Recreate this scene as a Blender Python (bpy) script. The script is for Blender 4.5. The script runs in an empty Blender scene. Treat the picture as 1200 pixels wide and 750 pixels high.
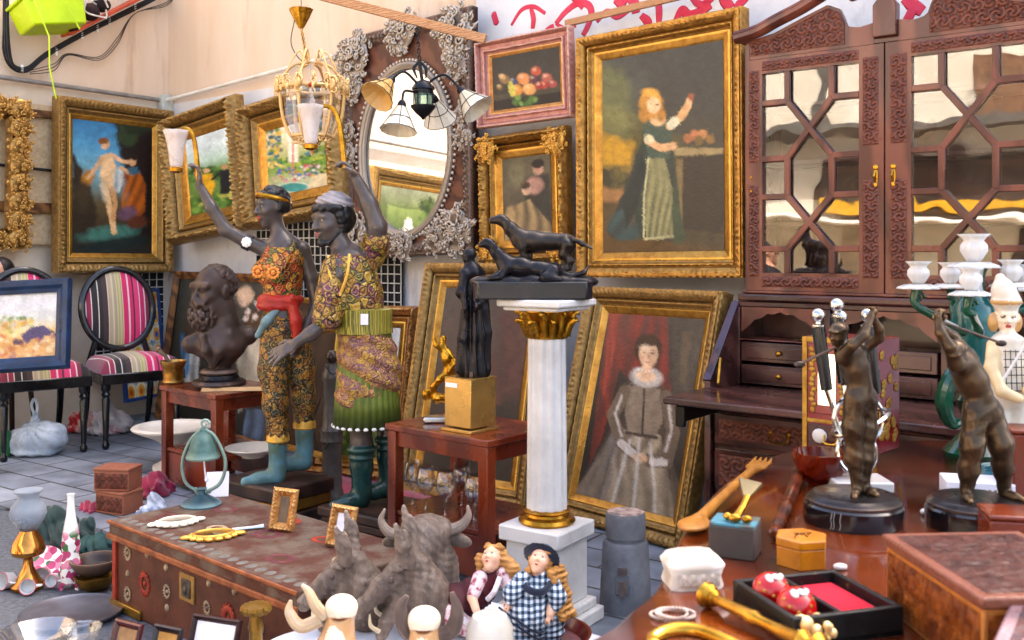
EXPOSURE=2.65
import bpy,bmesh,math,random
import numpy as np
from mathutils import Vector,Matrix,Euler,Quaternion
R=math.radians;PI=math.pi
SC=bpy.context.scene
COL=SC.collection
F,HZ,H=1140.0,295.0,1.2
def P(px,py,Y):return Vector(((px-600)/F*Y,Y,H+(HZ-py)/F*Y))
def G(px,py,z=0.0):return P(px,py,(H-z)*F/(py-HZ))
def lin(c):
 return c/12.92 if c<=.04045 else ((c+.055)/1.055)**2.4
def sc(h,k=1.0):
 h=h.lstrip('#')
 return tuple(min(1,lin(int(h[i:i+2],16)/255)**1.2*k)for i in (0,2,4))
 # objects
def tag(o,label=None,cat=None,group=None,kind=None):
 if label:o['label']=label
 if cat:o['category']=cat
 if group:o['group']=group
 if kind:o['kind']=kind
 return o
def thing(name,label,cat,loc=(0,0,0),rot=0.0,group=None):
 o=bpy.data.objects.new(name,None);COL.objects.link(o)
 o.empty_display_size=.05
 o.location=loc
 o.rotation_euler=rot if isinstance(rot,(tuple,list,Euler))else (0,0,rot)
 return tag(o,label,cat,group)
def copy_tree(o,parent=None):
 c=o.copy();COL.objects.link(c);c.parent=parent
 for ch in list(o.children):copy_tree(ch,c)
 return c
def dup(o,label,loc,rot=None,scale=None):
 c=copy_tree(o);c['label']=label;c.location=loc
 if rot is not None:c.rotation_euler=rot if isinstance(rot,(tuple,list))else (0,0,rot)
 if scale is not None:c.scale=(scale,)*3 if isinstance(scale,(int,float))else scale
 return c
def mesh_obj(name,verts,faces,m,parent=None,angle=35,smooth=True,bevel=0,seg=2):
 me=bpy.data.meshes.new(name)
 me.from_pydata([tuple(v)for v in verts],[],[tuple(f)for f in faces])
 me.update()
 if smooth:
  me.polygons.foreach_set('use_smooth',[True]*len(me.polygons))
  if angle<170:me.set_sharp_from_angle(angle=R(angle))
 o=bpy.data.objects.new(name,me);COL.objects.link(o)
 if m:me.materials.append(m)
 o.parent=parent
 if bevel:
  b=o.modifiers.new('bevel','BEVEL');b.width=bevel;b.segments=seg
  b.limit_method='ANGLE';b.angle_limit=R(40)
  b.harden_normals=False
 return o
class MB:
 """collects shapes into one mesh"""
 def __init__(s):s.v=[];s.f=[];s.m=Matrix.Identity(4)
 def add(s,vs,fs):
  n=len(s.v)
  s.v+=[s.m@Vector(v)for v in vs]
  s.f+=[tuple(i+n for i in f)for f in fs]
  return s
 def at(s,loc=(0,0,0),rot=(0,0,0)):
  s.m=Matrix.Translation(loc)@Euler(rot).to_matrix().to_4x4();return s
 def box(s,c,d,rz=0,taper=1.0):
  x,y,z=[q/2 for q in d];co,si=math.cos(rz),math.sin(rz);vs=[]
  for zz in (-z,z):
   k=taper if zz>0 else 1
   for a,b in ((-x,-y),(x,-y),(x,y),(-x,y)):
    a*=k;b*=k
    vs.append((c[0]+a*co-b*si,c[1]+a*si+b*co,c[2]+zz))
  return s.add(vs,[(3,2,1,0),(4,5,6,7),(0,1,5,4),(1,2,6,5),(2,3,7,6),(3,0,4,7)])
 def bar(s,a,b,w,h,up=(0,0,1)):
  a,b=Vector(a),Vector(b);d=(b-a).normalized();u=Vector(up)
  l=d.cross(u)
  if l.length<1e-4:l=d.cross(Vector((1,0,0)))
  l.normalize();u=l.cross(d);vs=[]
  for p in (a,b):
   for x,y in ((-1,-1),(1,-1),(1,1),(-1,1)):vs.append(p+l*x*w/2+u*y*h/2)
  return s.add(vs,[(0,1,2,3),(7,6,5,4),(1,0,4,5),(2,1,5,6),(3,2,6,7),(0,3,7,4)])
 def tube(s,pts,r,n=8,closed=False,flat=1.0):
  pts=[Vector(p)for p in pts];N=len(pts)
  rs=r if isinstance(r,(list,tuple))else [r]*N
  if len(rs)!=N:rs=[np.interp(i/(N-1),np.linspace(0,1,len(rs)),rs)for i in range(N)]
  vs=[];fs=[];prev=None
  for i,p in enumerate(pts):
   if closed:d=pts[(i+1)%N]-pts[i-1]
   else:d=pts[min(i+1,N-1)]-pts[max(i-1,0)]
   d=d.normalized()if d.length>1e-9 else Vector((0,0,1))
   if prev is None:
    u=d.cross(Vector((0,1,0)))
    if u.length<.1:u=d.cross(Vector((1,0,0)))
   else:u=prev-d*prev.dot(d)
   u.normalize();prev=u;w=d.cross(u)
   for k in range(n):
    a=2*PI*k/n
    vs.append(p+u*math.cos(a)*rs[i]+w*math.sin(a)*rs[i]*flat)
  M=N if closed else N-1
  for i in range(M):
   for k in range(n):
    a,b=i*n+k,i*n+(k+1)%n;j=((i+1)%N)*n
    fs.append((a,b,j+(k+1)%n,j+k))
  if not closed:
   fs.append(tuple(reversed(range(n))));fs.append(tuple((N-1)*n+k for k in range(n)))
  return s.add(vs,fs)
 def lathe(s,prof,n=32,c=(0,0,0),fl=None,cap=True):
  """prof: list of (r, z); fl(a, i) multiplies the radius"""
  vs=[];fs=[]
  for i,(r,z)in enumerate(prof):
   for k in range(n):
    a=2*PI*k/n;q=r*(fl(a,i)if fl else 1)
    vs.append((c[0]+q*math.cos(a),c[1]+q*math.sin(a),c[2]+z))
  for i in range(len(prof)-1):
   for k in range(n):
    a,b=i*n+k,i*n+(k+1)%n
    fs.append((a,b,b+n,a+n))
  if cap:
   fs.append(tuple(reversed(range(n))));fs.append(tuple((len(prof)-1)*n+k for k in range(n)))
  return s.add(vs,fs)
 def prism(s,poly,y0,y1,axis='y'):
  n=len(poly)
  def q(p,t):return (p[0],t,p[1])if axis=='y' else ((p[0],p[1],t)if axis=='z' else (t,p[0],p[1]))
  vs=[q(p,y0)for p in poly]+[q(p,y1)for p in poly]
  fs=[tuple(range(n)),tuple(reversed(range(n,2*n)))]
  fs+=[((i+1)%n,i,i+n,(i+1)%n+n)for i in range(n)]
  return s.add(vs,fs)
 def ell(s,c,r,n=14,m=9,rot=None):
  r=(r,)*3 if isinstance(r,(int,float))else r
  q=Euler(rot).to_matrix()if rot else None
  vs=[];fs=[]
  for i in range(m+1):
   t=PI*i/m
   for k in range(n):
    a=2*PI*k/n
    p=Vector((r[0]*math.sin(t)*math.cos(a),r[1]*math.sin(t)*math.sin(a),r[2]*math.cos(t)))
    if q:p=q@p
    vs.append(p+Vector(c))
  for i in range(m):
   for k in range(n):
    a,b=i*n+k,i*n+(k+1)%n
    fs.append((a,a+n,b+n,b))
  return s.add(vs,fs)
 def grid(s,fn,nu,nv):
  vs=[fn(i/nu,j/nv)for j in range(nv+1)for i in range(nu+1)]
  fs=[(j*(nu+1)+i,j*(nu+1)+i+1,(j+1)*(nu+1)+i+1,(j+1)*(nu+1)+i)for j in range(nv)for i in range(nu)]
  return s.add(vs,fs)
 def scroll(s,c,r,turns=1.4,a0=0,sgn=1,w=.25,lead=0,n=6,pl='xz',tail=None):
  """a carved volute: spiral tube in the x-z plane (or pl)"""
  pts=[];rs=[];N=int(14*turns)+6
  for i in range(N+1):
   t=i/N;q=r*(1-.85*t);a=a0+sgn*t*turns*2*PI
   x,z=math.cos(a)*q,math.sin(a)*q
   pts.append((c[0]+x,c[1]-r*.18*t,c[2]+z)if pl=='xz' else (c[0]+x,c[1]+z,c[2]))
   rs.append(r*w*(1-.45*t)+.0005)
  if tail:
   pts.insert(0,tail);rs.insert(0,r*w*.4)
  return s.tube(pts,rs,n)
 def build(s,name,m,parent=None,**kw):return mesh_obj(name,s.v,s.f,m,parent,**kw)
def bez(p,n=12):
 """smooth curve through points (Catmull-Rom)"""
 p=[Vector(q)for q in p];p=[p[0]*2-p[1]]+p+[p[-1]*2-p[-2]];out=[]
 for i in range(1,len(p)-2):
  for k in range(n):
   t=k/n;a,b,c,d=p[i-1:i+3]
   out.append(.5*((2*b)+(c-a)*t+(2*a-5*b+4*c-d)*t*t+(3*b-3*c+d-a)*t**3))
 return out+[p[-2]]
def circ(c,rx,rz,n=32,pl='xz',a0=0,a1=2*PI,end=False):
 out=[]
 for i in range(n+(1 if end else 0)):
  a=a0+(a1-a0)*i/n
  x,z=rx*math.cos(a),rz*math.sin(a)
  out.append(Vector((c[0]+x,c[1],c[2]+z))if pl=='xz' else Vector((c[0]+x,c[1]+z,c[2]))if pl=='xy' else Vector((c[0],c[1]+x,c[2]+z)))
 return out
 # materials
MATS={}
def mat(name,c1,c2=None,rough=.5,metal=0.,scale=8.,stretch=(1,1,1),bump=0.,bscale=None,detail=6.,contrast=(.35,.65),rvar=.12,edge=None,recess=None,coat=0.,spec=.4,kind='noise',dist=.05,trans=0.,ior=1.45,alpha=1.,sheen=0.,stain=None):
 if name in MATS:return MATS[name]
 m=bpy.data.materials.new(name);m.use_nodes=True
 nt=m.node_tree;N=nt.nodes;L=nt.links
 b=N['Principled BSDF']
 c1=sc(c1)if isinstance(c1,str)else c1
 c2=(sc(c2)if isinstance(c2,str)else c2)if c2 else c1
 tc=N.new('ShaderNodeTexCoord');mp=N.new('ShaderNodeMapping')
 mp.inputs['Scale'].default_value=stretch
 L.new(tc.outputs['Object'],mp.inputs['Vector'])
 if kind=='wood':
  wv=N.new('ShaderNodeTexWave');wv.inputs['Scale'].default_value=scale*.35
  wv.inputs['Distortion'].default_value=7;wv.inputs['Detail'].default_value=4;wv.inputs['Detail Scale'].default_value=1.6
  wv.bands_direction='DIAGONAL'
  L.new(mp.outputs[0],wv.inputs['Vector']);src=wv.outputs['Fac']
  nz=N.new('ShaderNodeTexNoise');nz.inputs['Scale'].default_value=scale*2;nz.inputs['Detail'].default_value=detail
  L.new(mp.outputs[0],nz.inputs['Vector'])
  mx0=N.new('ShaderNodeMix');mx0.inputs['Factor'].default_value=.5
  L.new(src,mx0.inputs['A']);L.new(nz.outputs['Fac'],mx0.inputs['B']);src=mx0.outputs['Result']
 elif kind=='voronoi':
  nz=N.new('ShaderNodeTexVoronoi');nz.inputs['Scale'].default_value=scale
  L.new(mp.outputs[0],nz.inputs['Vector']);src=nz.outputs['Distance']
 else:
  nz=N.new('ShaderNodeTexNoise');nz.inputs['Scale'].default_value=scale;nz.inputs['Detail'].default_value=detail
  nz.inputs['Roughness'].default_value=.6
  L.new(mp.outputs[0],nz.inputs['Vector']);src=nz.outputs['Fac']
 rp=N.new('ShaderNodeValToRGB')
 rp.color_ramp.elements[0].position=contrast[0];rp.color_ramp.elements[1].position=contrast[1]
 rp.color_ramp.elements[0].color=(*c1,1);rp.color_ramp.elements[1].color=(*c2,1)
 L.new(src,rp.inputs['Fac']);col=rp.outputs['Color']
 if stain:
  mp2=N.new('ShaderNodeMapping');mp2.inputs['Scale'].default_value=stain[2];L.new(tc.outputs['Object'],mp2.inputs['Vector'])
  ns=N.new('ShaderNodeTexNoise');ns.inputs['Scale'].default_value=stain[1];ns.inputs['Detail'].default_value=8;ns.inputs['Roughness'].default_value=.65;L.new(mp2.outputs[0],ns.inputs['Vector'])
  rs_=N.new('ShaderNodeMapRange');rs_.inputs['From Min'].default_value=stain[3];rs_.inputs['From Max'].default_value=stain[3]+.18;rs_.inputs['To Max'].default_value=.75;L.new(ns.outputs['Fac'],rs_.inputs['Value'])
  ms=N.new('ShaderNodeMix');ms.data_type='RGBA';L.new(rs_.outputs[0],ms.inputs['Factor']);L.new(col,ms.inputs['A']);ms.inputs['B'].default_value=(*sc(stain[0]),1);col=ms.outputs['Result']
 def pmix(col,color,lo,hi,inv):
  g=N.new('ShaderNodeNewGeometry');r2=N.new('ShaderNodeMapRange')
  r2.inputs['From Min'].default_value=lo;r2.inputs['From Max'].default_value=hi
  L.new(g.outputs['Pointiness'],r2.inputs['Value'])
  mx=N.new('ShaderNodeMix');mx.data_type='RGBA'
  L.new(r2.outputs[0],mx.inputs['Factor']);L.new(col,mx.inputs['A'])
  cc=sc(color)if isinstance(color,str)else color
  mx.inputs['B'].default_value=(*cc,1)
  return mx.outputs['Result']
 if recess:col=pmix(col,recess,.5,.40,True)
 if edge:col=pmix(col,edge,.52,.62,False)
 L.new(col,b.inputs['Base Color'])
 b.inputs['Metallic'].default_value=metal
 b.inputs['Specular IOR Level'].default_value=spec
 b.inputs['IOR'].default_value=ior
 if coat:b.inputs['Coat Weight'].default_value=coat;b.inputs['Coat Roughness'].default_value=.08
 if sheen:b.inputs['Sheen Weight'].default_value=sheen
 if trans:b.inputs['Transmission Weight'].default_value=trans
 if alpha<1:b.inputs['Alpha'].default_value=alpha
 if rvar:
  n2=N.new('ShaderNodeTexNoise');n2.inputs['Scale'].default_value=max(6,scale*.7);n2.inputs['Detail'].default_value=4
  L.new(tc.outputs['Object'],n2.inputs['Vector'])
  r3=N.new('ShaderNodeMapRange');r3.inputs['From Min'].default_value=.3;r3.inputs['From Max'].default_value=.7
  r3.inputs['To Min'].default_value=max(.02,rough-rvar);r3.inputs['To Max'].default_value=min(1,rough+rvar)
  L.new(n2.outputs['Fac'],r3.inputs['Value']);L.new(r3.outputs[0],b.inputs['Roughness'])
 else:b.inputs['Roughness'].default_value=rough
 if bump:
  if bscale:
   n3=N.new('ShaderNodeTexNoise');n3.inputs['Scale'].default_value=bscale;n3.inputs['Detail'].default_value=5
   L.new(mp.outputs[0],n3.inputs['Vector']);src=n3.outputs['Fac']
  bp=N.new('ShaderNodeBump');bp.inputs['Strength'].default_value=bump;bp.inputs['Distance'].default_value=dist*.1
  L.new(src,bp.inputs['Height']);L.new(bp.outputs[0],b.inputs['Normal'])
 m.diffuse_color=(*c1,1)
 MATS[name]=m;return m
def vcmat(name,rough=.5,coat=0.,bump=0.,bscale=200.,metal=0.,stretch=(1,1,1),spec=.35,k=1.0):
 """material whose colours are carried by the mesh: painted canvases and painted figures"""
 if name in MATS:return MATS[name]
 m=bpy.data.materials.new(name);m.use_nodes=True;N=m.node_tree.nodes;L=m.node_tree.links
 b=N['Principled BSDF'];a=N.new('ShaderNodeVertexColor');a.layer_name='Col'
 tc=N.new('ShaderNodeTexCoord');nz=N.new('ShaderNodeTexNoise');nz.inputs['Scale'].default_value=bscale*.12;nz.inputs['Detail'].default_value=5
 L.new(tc.outputs['Object'],nz.inputs['Vector'])
 rg=N.new('ShaderNodeMapRange');rg.inputs['From Min'].default_value=.3;rg.inputs['From Max'].default_value=.7
 rg.inputs['To Min'].default_value=.8*k;rg.inputs['To Max'].default_value=1.12*k
 L.new(nz.outputs['Fac'],rg.inputs['Value'])
 mx=N.new('ShaderNodeVectorMath');mx.operation='SCALE'
 L.new(a.outputs['Color'],mx.inputs[0]);L.new(rg.outputs[0],mx.inputs['Scale'])
 L.new(mx.outputs[0],b.inputs['Base Color'])
 b.inputs['Roughness'].default_value=rough;b.inputs['Metallic'].default_value=metal
 b.inputs['Specular IOR Level'].default_value=spec
 if coat:b.inputs['Coat Weight'].default_value=coat;b.inputs['Coat Roughness'].default_value=.15
 if bump:
  mp=N.new('ShaderNodeMapping');mp.inputs['Scale'].default_value=stretch;L.new(tc.outputs['Object'],mp.inputs['Vector'])
  n3=N.new('ShaderNodeTexNoise');n3.inputs['Scale'].default_value=bscale;n3.inputs['Detail'].default_value=3
  L.new(mp.outputs[0],n3.inputs['Vector'])
  bp=N.new('ShaderNodeBump');bp.inputs['Strength'].default_value=bump;bp.inputs['Distance'].default_value=.004
  L.new(n3.outputs['Fac'],bp.inputs['Height']);L.new(bp.outputs[0],b.inputs['Normal'])
 MATS[name]=m;return m
def set_cols(o,cols):
 me=o.data;a=me.color_attributes.new('Col','FLOAT_COLOR','POINT')
 c=np.ones((len(me.vertices),4),np.float32);c[:,:3]=np.asarray(cols)[:,:3]
 a.data.foreach_set('color',c.ravel())
 # sculpted bodies: smooth distance field -> mesh
class Sdf:
 def __init__(s,res,k=.02):s.rk=1.;s.res=res;s.k=k;s.p=[];s.col=None
 def c(s,col):s.col=sc(col)if isinstance(col,str)else col;return s
 def cone(s,a,b,ra,rb=None,k=None):
  ra*=s.rk;rb=None if rb is None else rb*s.rk
  s.p.append(('c',np.array(a,float),np.array(b,float),ra,ra if rb is None else rb,s.k if k is None else k,s.col));return s
 def chain(s,pts,rs,k=None):
  for i in range(len(pts)-1):s.cone(pts[i],pts[i+1],rs[i],rs[i+1],k)
  return s
 def ell(s,c,r,rot=None,k=None,op='+'):
  r=(r,)*3 if isinstance(r,(int,float))else r
  M=np.array(Euler(rot).to_matrix())if rot is not None and not isinstance(rot,np.ndarray)else rot
  s.p.append(('e'+op,np.array(c,float),np.array(r,float),M,None,s.k if k is None else k,s.col));return s
 def box(s,c,r,rd=.005,rot=None,k=None):
  M=np.array(Euler(rot).to_matrix())if rot is not None else None
  s.p.append(('b+',np.array(c,float),np.array(r,float),M,rd,s.k if k is None else k,s.col));return s
 def bounds(s):
  lo=np.full(3,1e9);hi=-lo
  for q in s.p:
   if q[0].endswith('-'):continue
   a,b=s.bb(q);lo=np.minimum(lo,a);hi=np.maximum(hi,b)
  return lo,hi
 def bb(s,q):
  if q[0]=='c':
   r=max(q[3],q[4]);return np.minimum(q[1],q[2])-r,np.maximum(q[1],q[2])+r
  if q[3]is not None:e=np.sqrt(((q[3]*q[2][None,:])**2).sum(1))if q[0][0]=='e' else np.abs(q[3])@q[2]
  else:e=q[2]
  return q[1]-e,q[1]+e
 def field(s,disp=None):
  lo,hi=s.bounds();res=s.res;lo=lo-4*res-s.k;hi=hi+4*res+s.k
  n=np.ceil((hi-lo)/res).astype(int)+1
  Fd=np.full(n,10.,np.float32);I=np.full(n,-1,np.int16);Bd=np.full(n,10.,np.float32)
  ax=[lo[i]+np.arange(n[i])*res for i in range(3)]
  for qi,q in enumerate(s.p):
   a,b=s.bb(q);pad=q[5]+3*res
   i0=np.maximum(0,np.floor((a-pad-lo)/res).astype(int));i1=np.minimum(n,np.ceil((b+pad-lo)/res).astype(int)+1)
   if (i1<=i0).any():continue
   sl=tuple(slice(i0[i],i1[i])for i in range(3))
   X=np.stack(np.meshgrid(*[ax[i][sl[i]]for i in range(3)],indexing='ij'),-1)
   if q[0]=='c':
    d=q[2]-q[1];L2=(d*d).sum()+1e-12;pa=X-q[1]
    t=np.clip((pa@d)/L2,0,1)
    dist=np.sqrt(((pa-t[...,None]*d)**2).sum(-1))-(q[3]+(q[4]-q[3])*t)
   else:
    pa=X-q[1]
    if q[3]is not None:pa=pa@q[3]
    if q[0][0]=='e':
     k0=np.sqrt(((pa/q[2])**2).sum(-1));k1=np.sqrt(((pa/q[2]**2)**2).sum(-1))+1e-9
     dist=k0*(k0-1)/k1
    else:
     w=np.abs(pa)-(q[2]-q[4]);dist=np.sqrt((np.maximum(w,0)**2).sum(-1))+np.minimum(w.max(-1),0)-q[4]
   f=Fd[sl];k=max(q[5],1e-5)
   if q[0].endswith('-'):
    h=np.clip(.5-.5*(f+dist)/k,0,1);Fd[sl]=f*(1-h)+(-dist)*h+k*h*(1-h)
   else:
    h=np.clip(.5+.5*(f-dist)/k,0,1);Fd[sl]=f*(1-h)+dist*h-k*h*(1-h)
    bd=Bd[sl];m=dist<bd;bd[m]=dist[m];I[sl][m]=qi
  if disp is not None:
   near=np.argwhere(np.abs(Fd)<5*res+.02)
   pts=lo+near*res
   Fd[near[:,0],near[:,1],near[:,2]]+=disp(pts[:,0],pts[:,1],pts[:,2])
  return Fd,I,lo
 def build(s,name,m,parent=None,disp=None,smooth=1):
  Fd,I,lo=s.field(disp);v,f=surface_nets(Fd,smooth)
  gi=np.clip(np.round(v).astype(int),0,np.array(Fd.shape)-1)
  ids=I[gi[:,0],gi[:,1],gi[:,2]]
  o=mesh_obj(name,[],[],m,parent)
  me=o.data;V=lo+v*s.res
  me.vertices.add(len(V));me.vertices.foreach_set('co',V.astype(np.float32).ravel())
  me.loops.add(len(f)*4);me.polygons.add(len(f))
  me.loops.foreach_set('vertex_index',f.astype(np.int32).ravel())
  me.polygons.foreach_set('loop_start',np.arange(0,len(f)*4,4,dtype=np.int32))
  me.polygons.foreach_set('use_smooth',np.ones(len(f),bool))
  me.update(calc_edges=True);me.validate()
  if any(q[6]is not None for q in s.p):
   cols=np.array([(q[6]if q[6]is not None else (.5,.5,.5))for q in s.p])
   set_cols(o,cols[np.maximum(ids,0)])
  return o
def surface_nets(Fd,smooth=1):
 n=Fd.shape;S=Fd<0
 a=S[:-1,:-1,:-1];anyv=np.zeros(a.shape,bool);allv=np.ones(a.shape,bool)
 cs=[(i,j,k)for i in (0,1)for j in (0,1)for k in (0,1)]
 def sub(A,c):return A[c[0]:n[0]-1+c[0],c[1]:n[1]-1+c[1],c[2]:n[2]-1+c[2]]
 for c in cs:
  q=sub(S,c);anyv|=q;allv&=q
 mix=anyv&~allv;idx=np.full(a.shape,-1,np.int64);cells=np.argwhere(mix)
 idx[mix]=np.arange(len(cells))
 acc=np.zeros((len(cells),3));cnt=np.zeros(len(cells))
 val={c:Fd[cells[:,0]+c[0],cells[:,1]+c[1],cells[:,2]+c[2]]for c in cs}
 for c in cs:
  for d in range(3):
   if c[d]==0:
    e=list(c);e[d]=1;va,vb=val[c],val[tuple(e)]
    mk=(va<0)!=(vb<0);t=np.where(mk,va/(va-vb+1e-20),0)
    p=np.tile(np.array(c,float),(len(cells),1));p[:,d]+=t
    acc[mk]+=p[mk];cnt[mk]+=1
 v=cells+acc/cnt[:,None]
 faces=[]
 for d in range(3):
  o1,o2=[(1,2),(2,0),(0,1)][d]
  sl0=[slice(1,-1)]*3;sl0[d]=slice(0,-1);sl1=[slice(1,-1)]*3;sl1[d]=slice(1,None)
  s0,s1=S[tuple(sl0)],S[tuple(sl1)];ch=np.argwhere(s0!=s1)
  if len(ch)==0:continue
  flip=s0[ch[:,0],ch[:,1],ch[:,2]]
  base=ch+1;base[:,d]=ch[:,d]
  def ci(da,db):
   q=base.copy();q[:,o1]-=da;q[:,o2]-=db
   return idx[q[:,0],q[:,1],q[:,2]]
  qd=np.stack([ci(1,1),ci(0,1),ci(0,0),ci(1,0)],1)
  qd[~flip]=qd[~flip][:,::-1]
  faces.append(qd)
 f=np.concatenate(faces);f=f[(f>=0).all(1)]
 for _ in range(smooth):
  s_=np.zeros_like(v);c_=np.zeros(len(v))
  for i in range(4):
   p,q=f[:,i],f[:,(i+1)%4]
   for k in range(3):
    s_[:,k]+=np.bincount(p,v[q,k],len(v))+np.bincount(q,v[p,k],len(v))
   c_+=np.bincount(p,minlength=len(v))+np.bincount(q,minlength=len(v))
  v=v*.5+.5*s_/np.maximum(c_,1)[:,None]
 return v,f
def nz3(x,y,z,f,seed=0):
 """cheap smooth 3-D noise in -1..1"""
 r=np.random.RandomState(seed);o=0
 for i in range(5):
  d=r.normal(size=3);d/=np.linalg.norm(d);ph=r.rand()*6.28
  o=o+np.sin((x*d[0]+y*d[1]+z*d[2])*f*(.7+.6*r.rand())+ph+1.3*np.sin((x*d[1]-y*d[2]+z*d[0])*f*.6+i))
 return o/5
def rotm(yaw=0,pitch=0,roll=0):
 return np.array((Matrix.Rotation(yaw,3,'Z')@Matrix.Rotation(pitch,3,'Y')@Matrix.Rotation(roll,3,'X')))
def head(s,c,h,yaw=0,pitch=0,roll=0,skin=None,lip=None,eye=None,beard=None,female=False,ears=True,k=None):
 """head with a face; local x points the way the face looks, z up; c = middle of the head, h = chin to crown"""
 M=rotm(yaw,pitch,roll);c=np.array(c,float);k=h*.10 if k is None else k
 def T(*p):return c+M@(np.array(p)*h)
 def E(p,r,kk=None,op='+'):s.ell(T(*p),tuple(q*h for q in r),rot=M,k=kk if kk is not None else k,op=op)
 if skin:s.c(skin)
 E((-.06,0,.12),(.40,.33,.38));E((.06,0,-.1),(.29,.27,.37))
 s.cone(T(.10,0,-.30),T(.21,0,-.41),.17*h,.085*h,k)
 s.cone(T(.33,0,.07),T(.43,0,-.10),.03*h,.05*h,k*.5)
 E((.38,.05,-.12),(.05,.035,.035),k*.4);E((.38,-.05,-.12),(.05,.035,.035),k*.4)
 s.cone(T(.31,-.17,.12),T(.31,.17,.12),.05*h,None,k*.6)
 E((.24,.17,-.08),(.10,.09,.09));E((.24,-.17,-.08),(.10,.09,.09))
 for sg in (-1,1):E((.39,.13*sg,.035),(.07,.075,.05),k*.4,'-')
 if eye:s.c(eye)
 for sg in (-1,1):E((.295,.13*sg,.035),(.06,.062,.042),k*.15)
 if lip:s.c(lip)
 E((.335,0,-.225),(.055,.095,.026),k*.25);E((.33,0,-.275),(.05,.08,.028),k*.25)
 if skin:s.c(skin)
 if ears:
  for sg in (-1,1):E((-.04,.325*sg,0),(.08,.035,.12),k*.4)
 return T,E
def hand(s,w,d,nrm,L,curl=.3,spread=.25,thumb=1,k=.004,skin=None):
 """palm, four unequal bent fingers and a thumb; w wrist, d direction of the fingers, nrm back-of-hand normal"""
 if skin:s.c(skin)
 w=Vector(w);d=Vector(d).normalized();n=Vector(nrm);n=(n-d*n.dot(d)).normalized();l=d.cross(n)
 M=np.array(Matrix((d,l,n)).transposed())
 s.ell(w+d*L*.26,(L*.30,L*.23,L*.10),rot=M,k=L*.08)
 for i,(o,ln)in enumerate(((-.17,.40),(-.055,.47),(.06,.44),(.165,.34))):
  b=w+d*L*.45+l*o*L*1.0;dd=(d+l*o*spread*4).normalized()
  r=L*.062
  a1=curl*.6;p1=b+(dd*math.cos(a1)-n*math.sin(a1))*ln*L*.48
  a2=curl*1.7;p2=p1+(dd*math.cos(a2)-n*math.sin(a2))*ln*L*.32
  a3=curl*2.5;p3=p2+(dd*math.cos(a3)-n*math.sin(a3))*ln*L*.24
  s.chain([w+d*L*.22+l*o*L*.6,b,p1,p2,p3],[r*1.1,r*1.1,r,r*.92,r*.75],k=L*.02)
 t0=w+d*L*.12-l*thumb*L*.13
 t1=t0+(d*.6-l*thumb*.75-n*.25).normalized()*L*.26;t2=t1+(d*.9-l*thumb*.3-n*(.2+curl*.4)).normalized()*L*.2
 s.chain([t0,t1,t2],[L*.09,L*.075,L*.055],k=L*.03)
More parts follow.
